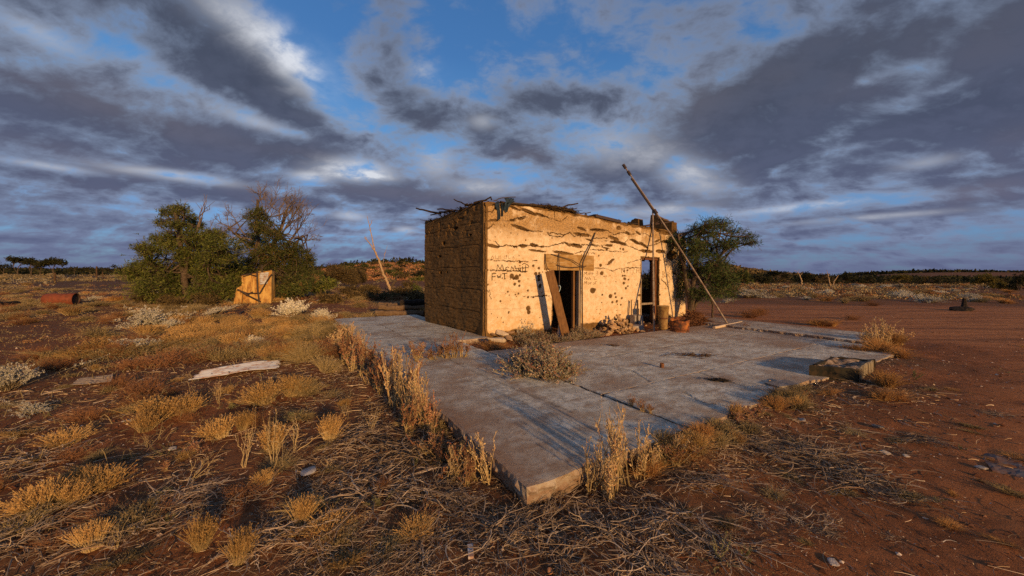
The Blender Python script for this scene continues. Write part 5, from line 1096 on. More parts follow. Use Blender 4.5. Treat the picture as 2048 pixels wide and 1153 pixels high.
def mk_brown(i):
    rs = np.random.default_rng(1600+i); mb = MB(); P = stems(160, .36, 1.0, .75, .1, 5, rs, .5); P[:, 1:-1] += rs.normal(0, .03, P[:, 1:-1].shape); mb.tubes(P, .007*np.linspace(1, .35, 5)[None], 3, rs.random(160))
    m = 5; f = rs.uniform(.3, .98, (160, m)); C, d = along(P, f); C = C.reshape(-1, 3); d = d.reshape(-1, 3); M = len(C); D = d*.6+rs.normal(0, .5, (M, 3)); L = rs.uniform(.06, .22, M); s = np.linspace(0, 1, 3)[None, :, None]
    Q = C[:, None]+D[:, None]*L[:, None, None]*s; mb.tubes(Q, .0045*np.linspace(1, .4, 3)[None], 3, rs.random(M), np.array([.5, .8, 1])); leafset(mb, Q, 4, .2, 1, .04, .018, .5, 1.0, rs); return proto('brown_shrub', mb, M_BROWN)
def mk_mat(i, n=80):
    """sticks of a dead plant pressed flat, radiating from its root"""
    rs = np.random.default_rng(1700+i); mb = MB(); k = 7; a0 = rs.normal(rs.uniform(0, 6.28), 1.7, n); L = rs.uniform(.15, 1.0, n)**1.7*.52; r0 = rs.normal(0, .14, (n, 2)); cur = rs.normal(0, 1.3, n); s = np.linspace(0, 1, k)[None]
    ang = a0[:, None]+cur[:, None]*s**1.5; st = L[:, None]/(k-1); x = np.cumsum(np.cos(ang)*st, 1)+r0[:, :1]; y = np.cumsum(np.sin(ang)*st, 1)+r0[:, 1:]
    z = .02+np.abs(rs.normal(0, .05, n))[:, None]+np.abs(rs.normal(.05, .08, n))[:, None]*np.sin(s*math.pi)*L[:, None]+.02*rs.random((n, k))
    P = np.stack([x, y, z], -1); mb.tubes(P, (rs.uniform(.003, .008, n))[:, None]*np.linspace(1, .35, k)[None], 4, rs.random(n), 0)
    m = 3; f = rs.uniform(.3, .9, (n, m)); C, d = along(P, f); C = C.reshape(-1, 3); d = d.reshape(-1, 3); M = len(C); D = d+rs.normal(0, .6, (M, 3))*np.array([1, 1, .35]); Lq = rs.uniform(.04, .16, M); s3 = np.linspace(0, 1, 4)[None, :, None]
    Q = C[:, None]+D[:, None]*Lq[:, None, None]*s3+rs.normal(0, .006, (M, 4, 3)); Q[..., 2] = np.maximum(Q[..., 2], .008); mb.tubes(Q, .0035*np.linspace(1, .5, 4)[None], 3, rs.random(M), 0); return proto('flattened_dead_plant', mb, M_GREYT)
def mk_sprig(i):
    rs = np.random.default_rng(1800+i); mb = MB(); P = stems(9, .06, 1.0, .8, .1, 6, rs, .4); P[:, 1:-1] += rs.normal(0, .03, P[:, 1:-1].shape); mb.tubes(P, .012*np.linspace(1, .4, 6)[None], 4, rs.random(9)); leafset(mb, P, 34, .25, 1, .09, .035, .5, 1.0, rs); return proto('herb_sprig', mb, M_OLIVE)
KINDS = dict(golden=(mk_golden, 4), orange=(mk_orange, 3), dull=(mk_dull, 4), red=(mk_red, 5), straw=(mk_straw, 4), bare=(mk_bare, 4), silver=(mk_silver, 3), salt=(mk_salt, 3), brown=(mk_brown, 4), mat=(mk_mat, 6), sprig=(mk_sprig, 3))
for k, (f, n) in KINDS.items(): PROTO[k] = [f(i) for i in range(n)]
CATS = dict(golden='grass tuft', orange='grass tuft', dull='grass tuft', red='weed', straw='weed', bare='stalks', silver='bush', salt='saltbush', brown='shrub', mat='dead plant', sprig='herb')
_cnt = {}
def plant(kind, px, py, w, h, label, group=None, base=None, rz=None, lean=None):
    """one plant of a kind at this photo pixel, w by h photo pixels large"""
    p = np.array(base) if base is not None else gpos(px, py)
    sc = p[1]/FPX; i = _cnt.get(kind, 0); _cnt[kind] = i+1
    o = PROTO[kind][i % len(PROTO[kind])].copy(); COL.objects.link(o)
    wd = {'golden': 1.75, 'orange': 2.0, 'dull': 2.3, 'red': .6, 'straw': .7, 'bare': 1.1, 'silver': 2.0, 'salt': 1.9, 'brown': 2.1, 'mat': .95, 'sprig': 1.6}[kind]
    hh = 1.0 if kind != 'mat' else .75; sx = w*sc/wd; o.scale = (sx, sx*RNG.uniform(.8, 1.1), h*sc/hh if kind != 'mat' else sx*h); o.location = p-np.array([0, 0, .01]); tl = .05 if kind in ('mat', 'salt') else .16; o.rotation_euler = (RNG.normal(0, tl), RNG.normal(0, tl), RNG.uniform(0, 6.28) if rz is None else rz)
    if lean: o.rotation_euler[1] = lean
    return tag(o, label, CATS[kind], group)
slabz = lambda px, py: at(px, py, .002)
# golden tufts
for px, py, w, h, lab in ((660, 880, 64, 50, 'round golden tuft standing alone on bare dirt left of the slab'), (310, 838, 110, 44, 'wide golden tuft below the long iron sheet'), (372, 828, 80, 40, 'golden tuft beside the wide one below the long iron sheet'), (290, 862, 60, 40, 'smaller golden tuft at the foot of the wide golden tuft'),
 (85, 1020, 95, 60, 'large golden tuft at the lower left edge'), (140, 1010, 70, 50, 'golden tuft leaning right beside the large lower left one'), (205, 978, 95, 42, 'loose golden tuft above and right of the large lower left one'), (165, 965, 60, 34, 'thin golden tuft left of a loose golden tuft'), (440, 875, 80, 40, 'golden tuft left of the tall bare stalks'), (485, 860, 50, 40, 'little golden tuft behind the tall bare stalks'),
 (530, 806, 100, 44, 'broad golden tuft near the right end of the long iron sheet'), (585, 790, 80, 40, 'pale golden tuft right of the long iron sheet'), (185, 1098, 70, 56, 'golden tuft at the bottom left among grey sticks'), (402, 1098, 64, 66, 'slender golden tuft at the bottom leaning right'), (478, 1125, 70, 66, 'golden tuft at the bottom beside a grey stick fan'), (600, 1048, 56, 56, 'brownish tuft with a curled stick on top'), (130, 888, 100, 28, 'low orange golden tuft in dark litter at the left'), (690, 812, 34, 16, 'tiny golden tuft on dark ground left of the red weeds'), (545, 905, 60, 60, 'golden tuft around the feet of the tall bare stalks')):
    plant('golden', px, py, w, h, lab)
rs = np.random.default_rng(76)
for i in range(85):
    px = rs.uniform(-20, 860); py = 730+rs.random()*400; p = gpos(px, py); f = (py-540)/330.
    if on_slab(p[0], p[1], .12) or (px > 700 and py < 930): continue
    k = rs.choice(['dull', 'brown', 'golden', 'sprig', 'bare', 'red'], p=[.38, .16, .18, .10, .10, .08])
    plant(k, px, py, rs.uniform(30, 85)*f*(.6 if k in ('bare', 'red') else 1), rs.uniform(8, 26)*f*(1.6 if k in ('bare', 'red') else 1), 'small scruffy '+{'dull': 'olive tuft', 'brown': 'brown shrub', 'golden': 'golden tuft', 'sprig': 'green sprig', 'bare': 'bare stalk', 'red': 'red weed'}[k]+' in the litter of the left foreground', 'scruffy '+{'dull': 'olive tufts', 'brown': 'brown shrubs', 'golden': 'golden tufts', 'sprig': 'green sprigs', 'bare': 'bare stalks', 'red': 'red weeds'}[k]+' of the left foreground')
for i in range(60):
    px = rs.uniform(1330, 2060); py = 690+rs.random()**1.2*420; p = gpos(px, py); f = (py-540)/330.
    if on_slab(p[0], p[1], .12): continue
    k = rs.choice(['dull', 'mat', 'sprig', 'orange'], p=[.34, .30, .12, .24])
    plant(k, px, py, rs.uniform(20, 60)*f*(1.4 if k == 'mat' else 1), rs.uniform(4, 12)*f if k != 'mat' else .5, {'dull': 'small olive tuft', 'mat': 'small flat twig mat', 'sprig': 'small green sprig', 'orange': 'small orange tuft'}[k]+' scattered on the red dirt right of the slab', 'scattered '+{'dull': 'olive tufts', 'mat': 'twig mats', 'sprig': 'green sprigs', 'orange': 'orange tufts'}[k]+' right of the slab')
rs = np.random.default_rng(77)
for i in range(62):
    u_ = rs.normal(0, .42); v_ = rs.normal(0, .36); px = 465+u_*150+v_*20; py = 672+v_*36-u_*10
    if px > 640: continue
    plant('golden' if rs.random() < .88 else 'dull', px, py, rs.uniform(34, 66)*(py-540)/130, rs.uniform(15, 27)*(py-540)/130, 'golden tuft in the thick grass patch between shed and long iron sheet', 'tufts of the golden grass patch')
# brown red low shrubs
for px, py, w, h, lab in ((115, 740, 90, 32, 'dark red brown shrub right of the left silver bush'), (285, 790, 95, 38, 'red brown shrub between the flat sheets'), (235, 775, 60, 26, 'small brown shrub beside the small dull sheet'), (270, 812, 60, 24, 'low brown shrub above the golden tufts on the left'), (330, 730, 110, 32, 'rust brown shrub below the golden grass patch'), (405, 722, 90, 28, 'rust brown shrub above the long iron sheet'), (265, 738, 70, 26, 'orange brown shrub left of the rust brown pair'), (470, 706, 70, 24, 'brown shrub under the right part of the golden patch'), (500, 850, 70, 30, 'brown shrub below the right end of the long iron sheet'), (170, 838, 80, 26, 'dark brown shrub in the dark litter on the left'), (545, 700, 60, 22, 'brown shrub at the right tip of the golden patch')):
    plant('brown', px, py, w, h, lab)
# silver bushes
for px, py, w, h, lab in ((22, 780, 100, 50, 'bright silver bush cut by the left edge'), (303, 650, 84, 34, 'silver bush below the green trees'), (585, 632, 66, 34, 'white silver bush right of the iron shed'), (641, 642, 46, 24, 'small silver bush at the far corner of the slab'), (70, 826, 70, 20, 'flat bleached silver bush with white twigs on the left'), (190, 602, 34, 10, 'little pale bush right of the red drum')):
    plant('silver', px, py, w, h, lab)
for px, py, w, h, lab in ((600, 650, 60, 30, 'olive green bush under the white silver bush'), (560, 662, 50, 26, 'grey green bush right of the golden patch'), (620, 676, 70, 36, 'grey green bush left of the far slab corner'), (655, 660, 44, 26, 'dull bush against the far slab corner'), (610, 722, 90, 46, 'grey green bush left of the red weeds'), (650, 745, 70, 40, 'dull olive bush behind the red weeds'), (610, 790, 70, 40, 'grey bush of fine twigs left of the red weeds'), (550, 722, 60, 26, 'dull bush above the right end of the iron sheet')):
    plant('dull', px, py, w, h, lab)
# tall bare stalks
for px, py, w, h, lab in ((437, 808, 36, 52, 'forked pale stalk below the long iron sheet'), (545, 935, 84, 122, 'tall pale bare stalks in front of the golden tufts'), (490, 935, 60, 90, 'leaning pale stalks left of the tallest ones'), (590, 905, 50, 70, 'thin grey stalks right of the tallest ones'), (375, 965, 90, 66, 'yellow green sprig with forked stems in the left foreground'), (740, 870, 50, 60, 'bare stalk bent over at the foot of the red weeds'), (1240, 940, 60, 120, 'pale stalk standing among the straw weeds')):
    plant('bare', px, py, w, h, lab)
# red weeds along the left slab edge
for px, py, w, h, lab in ((668, 700, 40, 46, None), (690, 728, 52, 66, None), (706, 745, 46, 78, None), (728, 752, 52, 84, None), (748, 778, 52, 82, None), (765, 790, 46, 92, None), (790, 812, 60, 116, None), (806, 838, 54, 136, None), (828, 852, 54, 120, None), (848, 862, 52, 116, None), (860, 878, 46, 100, None), (780, 760, 46, 70, None), (815, 795, 50, 90, None), (640, 712, 40, 40, None), (895, 962, 58, 78, None), (922, 958, 52, 84, None), (950, 962, 46, 86, None), (935, 975, 40, 60, None), (880, 930, 40, 50, None)):
    if (px*7+py) % 3 == 0: plant('straw', px, py, w, h*1.1, 'upright straw weed in the row along the left slab edge', 'straw weeds along the left slab edge')
    else: plant('red', px, py, w, h, 'upright red brown weed in the row along the left slab edge', 'red weeds along the left slab edge')
for px, py, w, h in ((842, 716, 46, 34), (868, 718, 44, 28), (892, 716, 44, 44), (908, 716, 46, 52), (926, 714, 42, 38), (833, 722, 34, 46), (880, 712, 40, 30)):
    plant('red', px, py, w, h, 'small red weed growing in the joint of the back slab', 'red weeds in the slab joint', base=slabz(px, py))
for px, py, w, h in ((1262, 812, 26, 26), (1285, 822, 30, 26), (1300, 826, 24, 22)):
    plant('red', px, py, w, h, 'little pink red weed in the crack of the near slab', 'pink weeds in the near crack', base=slabz(px, py))
for px, py, w, h, lab in ((1180, 985, 56, 130, 'straw weed nearest the slab corner, left of its clump'), (1205, 992, 60, 150, 'straw weed in the tall clump right of the slab corner'), (1232, 985, 66, 175, 'tallest straw weed right of the slab corner'), (1255, 975, 60, 160, 'straw weed with dry leaves in the middle of the tall clump'), (1280, 958, 52, 120, 'straw weed at the right of the tall clump'), (1215, 1000, 70, 100, 'leafy straw weed low in the tall clump'), (1310, 945, 50, 80, 'short straw weed right of the tall clump'), (1345, 918, 46, 60, 'short straw weed on the front slab edge')):
    plant('straw', px, py, w, h, lab)
for i in range(34):
    v_ = rs.uniform(.3, 8.5); u_ = -abs(rs.normal(.10, .14))-.04; q_ = xy(u_, v_); zg = float(gz(q_[0], q_[1])); px_ = 1024+FPX*q_[0]/q_[1]; py_ = HZN+FPX*(CAMH-zg)/q_[1]; f = (py_-540)/330.
    k = rs.choice(['red', 'straw', 'dull', 'brown', 'bare'], p=[.28, .26, .24, .12, .10]); tall = k in ('red', 'straw', 'bare')
    plant(k, px_, py_, (rs.uniform(40, 62) if tall else rs.uniform(50, 90))*f, (rs.uniform(50, 110) if tall else rs.uniform(20, 40))*f, {'red': 'loose red weed', 'straw': 'loose straw weed', 'dull': 'low olive tuft', 'brown': 'low brown shrub', 'bare': 'thin bare stalk'}[k]+' crowding the left edge of the slab', {'red': 'loose red weeds', 'straw': 'loose straw weeds', 'dull': 'olive tufts', 'brown': 'brown shrubs', 'bare': 'bare stalks'}[k]+' crowding the left slab edge', base=(q_[0], q_[1], zg))
# along the front edge and the box
for i in range(44):
    f = rs.random(); px = 1290+f*320; py = 935-f*150+rs.normal(0, 14)+10
    plant(rs.choice(['dull', 'orange', 'red', 'golden'], p=[.40, .25, .15, .2]), px, py, rs.uniform(40, 78)*(py-540)/330, rs.uniform(18, 44)*(py-540)/330, 'low dry tuft hugging the front edge of the slab', 'tufts along the front slab edge')
for px, py, w, h, lab in ((1755, 706, 66, 40, 'bushy orange grass at the far corner of the slab'), (1785, 690, 54, 34, 'orange grass right of the raised far strip'), (1722, 706, 54, 24, 'low orange grass on the slab behind the burnt box'), (1735, 690, 44, 40, 'tall thin orange grass on the far slab corner'), (1770, 775, 66, 46, 'orange grass right of the burnt box'), (1768, 800, 60, 30, 'orange grass at the front corner of the burnt box'), (1800, 715, 54, 26, 'loose orange grass beyond the far slab corner'), (1640, 652, 56, 18, 'orange weeds on the far edge of the raised strip'), (1665, 654, 40, 14, 'small orange weeds right of others on the raised strip'), (1795, 800, 60, 22, 'flat orange grass on dirt right of the burnt box'), (1690, 702, 40, 14, 'flat orange grass behind the burnt box'), (1660, 788, 60, 16, 'orange grass under the burnt box')):
    plant('orange', px, py, w, h, lab)
for px, py, w, h in ((1752, 700, 40, 56), (1772, 694, 44, 50), (1735, 702, 36, 40), (1795, 690, 36, 36), (1760, 690, 34, 60)):
    plant('straw', px, py, w, h, 'tall rusty stalk in the orange grass at the far slab corner', 'tall stalks at the far slab corner')
# saltbush at the joint, and weeds against the wall
for px, py, w, h, lab in ((1062, 748, 105, 54, 'leafy grey saltbush sprawling over the slab joint'), (1105, 758, 95, 64, 'leafy saltbush with red tips right in the slab joint'), (1040, 735, 60, 40, 'small leafy saltbush left in the slab joint'), (1085, 726, 100, 52, 'leafy saltbush behind the slab joint'), (1130, 745, 50, 40, 'small saltbush at the right of the slab joint')):
    plant('salt', px, py, w, h, lab, base=slabz(px, py)-np.array([0, 0, .06]))
for px, py, w, h in ((1050, 688, 50, 22), (1080, 690, 54, 30), (1110, 690, 40, 22), (1150, 686, 34, 22), (1170, 680, 40, 22), (1190, 676, 34, 18), (1140, 692, 40, 20), (1068, 700, 44, 22), (1160, 670, 30, 20)):
    plant('salt', px, py, w, h, 'low leafy weed in the dirt between slab and plaster wall', 'leafy weeds along the wall')
plant('silver', 1042, 676, 42, 44, 'tall pale weed with dark heads against the plaster wall')
for px, py, w, h, lab in ((1340, 634, 26, 22, 'brown weed right of the rusty bin'), (1490, 660, 40, 14, 'dry weed at the end of the short pale pipe'), (1500, 636, 50, 20, 'dark dry bush between the slab and the track'), (1520, 630, 40, 18, 'dry bush right of another between slab and track'), (1705, 640, 34, 12, 'small dry bush near the far strip')):
    plant('brown', px, py, w, h, lab)
# flattened dead plants, foreground
for px, py, w, h, lab in ((520, 1085, 190, .8, 'grey stick fan at the bottom with curled pale stems'), (640, 1092, 150, .7, 'grey stick fan right of the bottom left golden tufts'), (455, 1010, 190, .7, 'fan of straight grey sticks above the bottom golden tufts'), (830, 905, 210, .8, 'tangle of pale sticks left of the orange rock'), (760, 985, 230, .7, 'wide tangle of grey sticks below the orange rock'), (870, 1010, 200, .7, 'pale stick tangle left of the slab corner'), (1000, 1075, 230, .7, 'silver grey stick tangle below the slab corner'), (1085, 1050, 200, .7, 'straight grey sticks right below the slab corner'), (1210, 1070, 230, .7, 'brown stick tangle below the tall straw clump'), (1330, 1030, 210, .7, 'stick tangle right of the tall straw clump'), (1120, 1120, 220, .7, 'curved stick tangle at the bottom centre'), (1290, 1120, 200, .7, 'stick tangle at the bottom right of centre'), (1430, 1090, 180, .6, 'sparse stick tangle on red dirt at the bottom'), (1640, 918, 180, .7, 'pale twig mat upper part on the red dirt at the right'), (1690, 950, 200, .6, 'pale twig mat middle part on the red dirt at the right'), (1750, 985, 170, .5, 'pale twig mat lower end on the red dirt at the right'), (1508, 1035, 100, .7, 'small bunch of white straight twigs on red dirt'), (1630, 1060, 130, .5, 'dark twig mat low at the right'), (1840, 880, 120, .5, 'thin twig mat beyond the pale twig mat'), (40, 1090, 200, .8, 'grey stick tangle in the lower left corner'), (270, 1060, 190, .7, 'dark grey stick tangle between the lower left tufts'), (330, 1010, 180, .6, 'stick tangle under the yellow green sprig'), (700, 880, 150, .7, 'stick tangle at the foot of the tall red weeds'), (860, 1095, 170, .6, 'grey stick tangle at the bottom left of centre'), (1400, 960, 160, .6, 'stick tangle right below the front slab edge'), (1500, 890, 140, .6, 'stick tangle on the dirt below the front slab edge'), (50, 930, 200, .6, 'dark stick tangle at the left edge above the golden tuft'), (620, 985, 150, .6, 'stick tangle below the flat grey stone')):
    plant('mat', px, py, w, h, lab)
for px, py, w, h, lab in ((1440, 1125, 90, 40, 'pale green sprig at the bottom right of centre'), (1490, 1120, 70, 40, 'second pale green sprig at the bottom, farther right'), (760, 1015, 90, 30, 'grey green sprig in the litter left of the slab corner'), (655, 1022, 40, 36, 'tiny grey green sprig right of the brownish tuft'), (1830, 760, 50, 24, 'small dry sprig on the dirt right of the burnt box'), (590, 845, 60, 30, 'olive sprig near the round golden tuft')):
    plant('sprig', px, py, w, h, lab)
# scattered tufts over the left plain and behind
gl = []
tries = 0
while len(gl) < 240 and tries < 6000:
    tries += 1
    px = rs.uniform(-40, 1000); py = 545+170*rs.random()**1.15+6
    p = gpos(px, py)
    if p[1] > 60 or p[1] < 5 or on_slab(p[0], p[1], .2): continue
    u_, v_ = uv(p[0], p[1])
    if 2.4 < u_ < 12.5 and 5.5 < v_ < 12: continue
    n_ = fbm(p[0]*.35, p[1]*.35, 321, 3)
    if n_ < -.15 or road(p[0], p[1]) > .4: continue
    gl.append((px, py))
for px, py in gl:
    k = rs.choice(['dull', 'golden', 'brown', 'silver', 'orange'], p=[.48, .14, .20, .08, .10]); f = (py-536)/100.
    plant(k, px, py, rs.uniform(26, 60)*f, rs.uniform(8, 20)*f, {'dull': 'dull olive dry tuft scattered over the left plain', 'golden': 'small golden dry tuft scattered over the left plain', 'brown': 'small brown shrub scattered over the left plain', 'silver': 'small bleached bush scattered over the left plain', 'orange': 'small orange tuft scattered over the left plain'}[k], 'scattered '+{'dull': 'olive tufts', 'golden': 'golden tufts', 'brown': 'brown shrubs', 'silver': 'bleached bushes', 'orange': 'orange tufts'}[k]+' of the left plain')
for i in range(110):
    px = rs.uniform(1440, 2060); py = 572+36*rs.random()**1.4
    p = gpos(px, py)
    if road(p[0], p[1]) > .3: continue
    k = rs.choice(['silver', 'dull', 'brown', 'orange'], p=[.22, .38, .22, .18]); f = (py-548)/30.
    plant(k, px, py, rs.uniform(10, 26)*f, rs.uniform(4, 8.5)*f, {'silver': 'pale grey saltbush mound on the scrub flat beyond the track', 'dull': 'olive scrub mound on the flat beyond the track', 'brown': 'dark brown scrub mound on the flat beyond the track', 'orange': 'orange grass mound on the flat beyond the track'}[k], {'silver': 'pale', 'dull': 'olive', 'brown': 'brown', 'orange': 'orange'}[k]+' mounds beyond the track')
for px, py, w, h, k, lab in ((1495, 596, 60, 18, 'silver', 'large pale saltbush at the near edge of the scrub flat'), (1862, 606, 44, 13, 'silver', 'rounded grey saltbush alone beside the track'), (1746, 612, 34, 10, 'brown', 'brown bush on the verge of the track'), (1695, 596, 30, 10, 'brown', 'dark bush on the scrub flat')):
    plant(k, px, py, w, h, lab)
# ------------------------------------------------------------------ trees
def needle_mat(name, stops, trans=.3): return leaf_mat(name, stops, None, trans, .7, .15)
M_LEAFG = needle_mat('green_needles', [(0, (.035, .050, .012)), (.35, (.10, .13, .028)), (.7, (.20, .225, .05)), (1, (.31, .29, .08))])
M_LEAFT = needle_mat('willow_needles', [(0, (.025, .044, .016)), (.5, (.065, .105, .032)), (.85, (.13, .17, .05)), (1, (.21, .22, .07))])
M_LEAFB = needle_mat('brown_green_needles', [(0, (.030, .040, .012)), (.4, (.065, .085, .022)), (.7, (.13, .145, .04)), (.88, (.18, .13, .045)), (1, (.26, .15, .06))])
M_LEAFD = needle_mat('dark_acacia_leaves', [(0, (.012, .014, .007)), (.6, (.030, .032, .014)), (1, (.06, .055, .022))], .15)
M_LEAFY = needle_mat('yellow_acacia_leaves', [(0, (.06, .055, .015)), (.6, (.13, .11, .03)), (1, (.20, .15, .04))], .3)
M_LEAFO = needle_mat('olive_shrub_leaves', [(0, (.045, .035, .014)), (.5, (.11, .08, .032)), (1, (.20, .14, .06))], .2)
M_PALES = leaf_mat('pale_scrub', [(0, (.12, .10, .065)), (.6, (.22, .185, .125)), (1, (.34, .30, .22))], None, .15)
def crown(mb, cl, n, ln, wd, rs, droop=.0, shell=.55, twigs=None):
    """leaf sprays through ellipsoid clumps cl = (centre, radii, share); sprays are bundles of leaves off short twigs"""
    tot = sum(c[2] for c in cl)
    for c, r, sh in cl:
        m = int(n*sh/tot/9); d = rs.normal(size=(m, 3)); d /= np.linalg.norm(d, axis=1, keepdims=True); rad = (shell+(1.08-shell)*rs.random(m))**.8*(1+.22*rs.normal(size=m)*.6)*np.where(rs.random(m) < .14, rs.uniform(1.05, 1.55, m), 1)
        # clumping: leave holes
        keep = fbm(d[:, 0]*2.6+c[0]*3, d[:, 1]*2.6+d[:, 2]*3.1+c[2]*2, int(abs(c[0]*100)) % 991, 3) > -.10
        d, rad = d[keep], rad[keep]; m = len(d)
        if not m: continue
        tipp = np.asarray(c)+d*rad[:, None]*np.asarray(r); tw = d*.55+rs.normal(0, .55, (m, 3)); tw[:, 2] += .25-droop; tw /= np.linalg.norm(tw, axis=1, keepdims=True); L = ln*rs.uniform(1.6, 4.2, m)
        root = tipp-tw*L[:, None]*.6; s = np.linspace(0, 1, 4)[None, :, None]; P = root[:, None]+tw[:, None]*L[:, None, None]*s; P[..., 2] -= droop*L[:, None]*.5*s[..., 0]**2
        if twigs is not None: twigs.tubes(P, ln*.035*np.array([1, .8, .6, .3])[None], 3, rs.random(m), 0)
        C, dd = along(P, rs.uniform(.1, 1, (m, 9))); C = C.reshape(-1, 3); dd = dd.reshape(-1, 3); M = len(C); D = dd*.8+rs.normal(0, .55, (M, 3)); D[:, 2] -= droop*.6; D /= np.linalg.norm(D, axis=1, keepdims=True); W_ = np.cross(D, rs.normal(size=(M, 3))); W_ /= np.linalg.norm(W_, axis=1, keepdims=True)+1e-9
        rv = np.clip(np.repeat(rs.normal(.45, .2, m), 9)+rs.normal(0, .15, M), 0, 1)
        mb.leaves(C, D*(ln*rs.uniform(.6, 1.3, M))[:, None], W_*(wd*rs.uniform(.7, 1.3, M))[:, None], rv)
def limb(p, q, r0, r1, rs, k=9, sag=.12):
    p, q = np.asarray(p, float), np.asarray(q, float); s = np.linspace(0, 1, k)[:, None]; L = np.linalg.norm(q-p); w = rs.normal(0, sag*L, 3)*.5
    P = p+(q-p)*s+np.sin(s*math.pi)*w+np.sin(s*2*math.pi)*rs.normal(0, sag*L*.25, 3); P[:, 2] -= (0*s)[:, 0]; return P, np.linspace(r0, r1, k)
def grow(mb, p, d, L, r, depth, rs, spread=.55, up=.12, kids=(2, 4), out=None):
    k = 5; d = np.asarray(d, float)/np.linalg.norm(d); P = [np.asarray(p, float)]
    for i in range(k-1):
        d = d+rs.normal(0, .16, 3); d[2] += up*.2; d /= np.linalg.norm(d); P.append(P[-1]+d*L/(k-1))
    P = np.array(P); mb.tubes(P, r*np.linspace(1, .62, k), 6 if r > .03 else 4 if r > .012 else 3)
    if depth <= 0: return
    for j in range(rs.integers(*kids)):
        f = rs.uniform(.45, 1.0); i = min(k-2, int(f*(k-1))); q = P[i]+(P[i+1]-P[i])*(f*(k-1)-i); nd = d+rs.normal(0, spread, 3); nd[2] += up; grow(mb, q, nd, L*rs.uniform(.55, .85), r*rs.uniform(.45, .65), depth-1, rs, spread, up, kids)
    grow(mb, P[-1], d+rs.normal(0, spread*.4, 3), L*rs.uniform(.6, .85), r*.6, depth-1, rs, spread, up, kids)
def tree(name, label, cat, base, clumps, Y, dY, n, ln, wd, mat, trunks, seed, droop=0, group=None, bark=None, wood=None, shell=.55, twig=True):
    """clumps in photo pixels (x, y, rx, ry) at depth Y+-dY; trunks = list of photo-pixel polylines with radius"""
    rs = np.random.default_rng(seed); t_ = thing(name, label, cat, base, 0, group); cl = []
    for c in clumps:
        x, y, rx, ry = c[:4]; off = c[4] if len(c) > 4 else rs.uniform(-1, 1)*dY; yy = Y+off; p = at_y(x, y, yy); q_ = min(ln*1.1, .3*min(rx, ry)/FPX*yy); cl.append((p, (max(.12, rx/FPX*yy-q_), max(.12, (rx+ry)*.5/FPX*yy-q_), max(.12, ry/FPX*yy-q_)), rx*ry))
    tk = MB(); forks = []
    for pts, r in trunks:
        P = np.array([at_y(x, y, Y) for x, y in pts]); P[0] = P[0]-np.array([0, 0, .15]); c_ = np.linspace(0, 1, len(P)); s = np.linspace(0, 1, 4*len(P)); Q = np.stack([np.interp(s, c_, P[:, i]) for i in range(3)], 1); Q[1:-1] += rs.normal(0, r*.3, Q[1:-1].shape); tk.tubes(Q, r*np.linspace(1.15, .5, len(Q)), 9); forks += list(Q[len(Q)//3:])
    forks = np.array(forks)
    for c, r, sh in cl:
        for _ in range(3):
            j = np.argsort(np.linalg.norm(forks-c, axis=1))[:max(1, len(forks)//3)]; f = forks[rs.choice(j)]; q = c+rs.normal(0, .35, 3)*np.array(r); P, R = limb(f, q, trunks[0][1]*.38, .012, rs); tk.tubes(P, R, 6)
            for _ in range(4): i = rs.integers(4, 9); P2, R2 = limb(P[i], c+rs.normal(0, .6, 3)*np.array(r), .016, .005, rs, 6); tk.tubes(P2, R2, 4)
    tw = MB() if twig else None; cr = MB(); crown(cr, cl, n, ln, wd, rs, droop, shell, tw)
    child(tk, 'trunk', bark or M_BARK, t_, True)
    co = child(cr, 'crown', mat, t_)
    if tw is not None and tw.n: 
        o = tw.build('crown_twigs', wood or M_BARK, co)
    return t_
# right-hand tree by the wall
bR = at_y(1380, 626, 13.9); bR[2] = -.1
tree('willow_tree', 'dark green needle leaved tree against the right end of the plaster wall', 'tree', bR,
     [(1368, 478, 26, 18, .3), (1394, 460, 20, 13, .2), (1346, 488, 14, 16, .1), (1418, 462, 24, 20), (1438, 446, 26, 13), (1464, 458, 28, 13), (1486, 474, 26, 9, -.2), (1502, 486, 18, 8, -.2), (1412, 446, 16, 9), (1455, 490, 28, 18), (1420, 500, 30, 26), (1392, 500, 24, 26), (1430, 530, 36, 26), (1400, 545, 30, 30), (1450, 560, 28, 28, -.2), (1425, 580, 34, 22, -.2), (1465, 585, 16, 18), (1372, 530, 16, 34, .2), (1362, 575, 12, 26, .4), (1395, 590, 20, 18)],
     13.9, .7, 34000, .13, .016, M_LEAFT, [([(1381, 628), (1384, 600), (1388, 560), (1392, 510), (1398, 470)], .10), ([(1384, 620), (1405, 575), (1430, 530), (1460, 480)], .06), ([(1380, 615), (1372, 560), (1362, 500), (1356, 470)], .07), ([(1425, 628), (1424, 600), (1428, 570)], .035)], 11, droop=.12)
# twiggy suckers on the wall side
rs = np.random.default_rng(12)
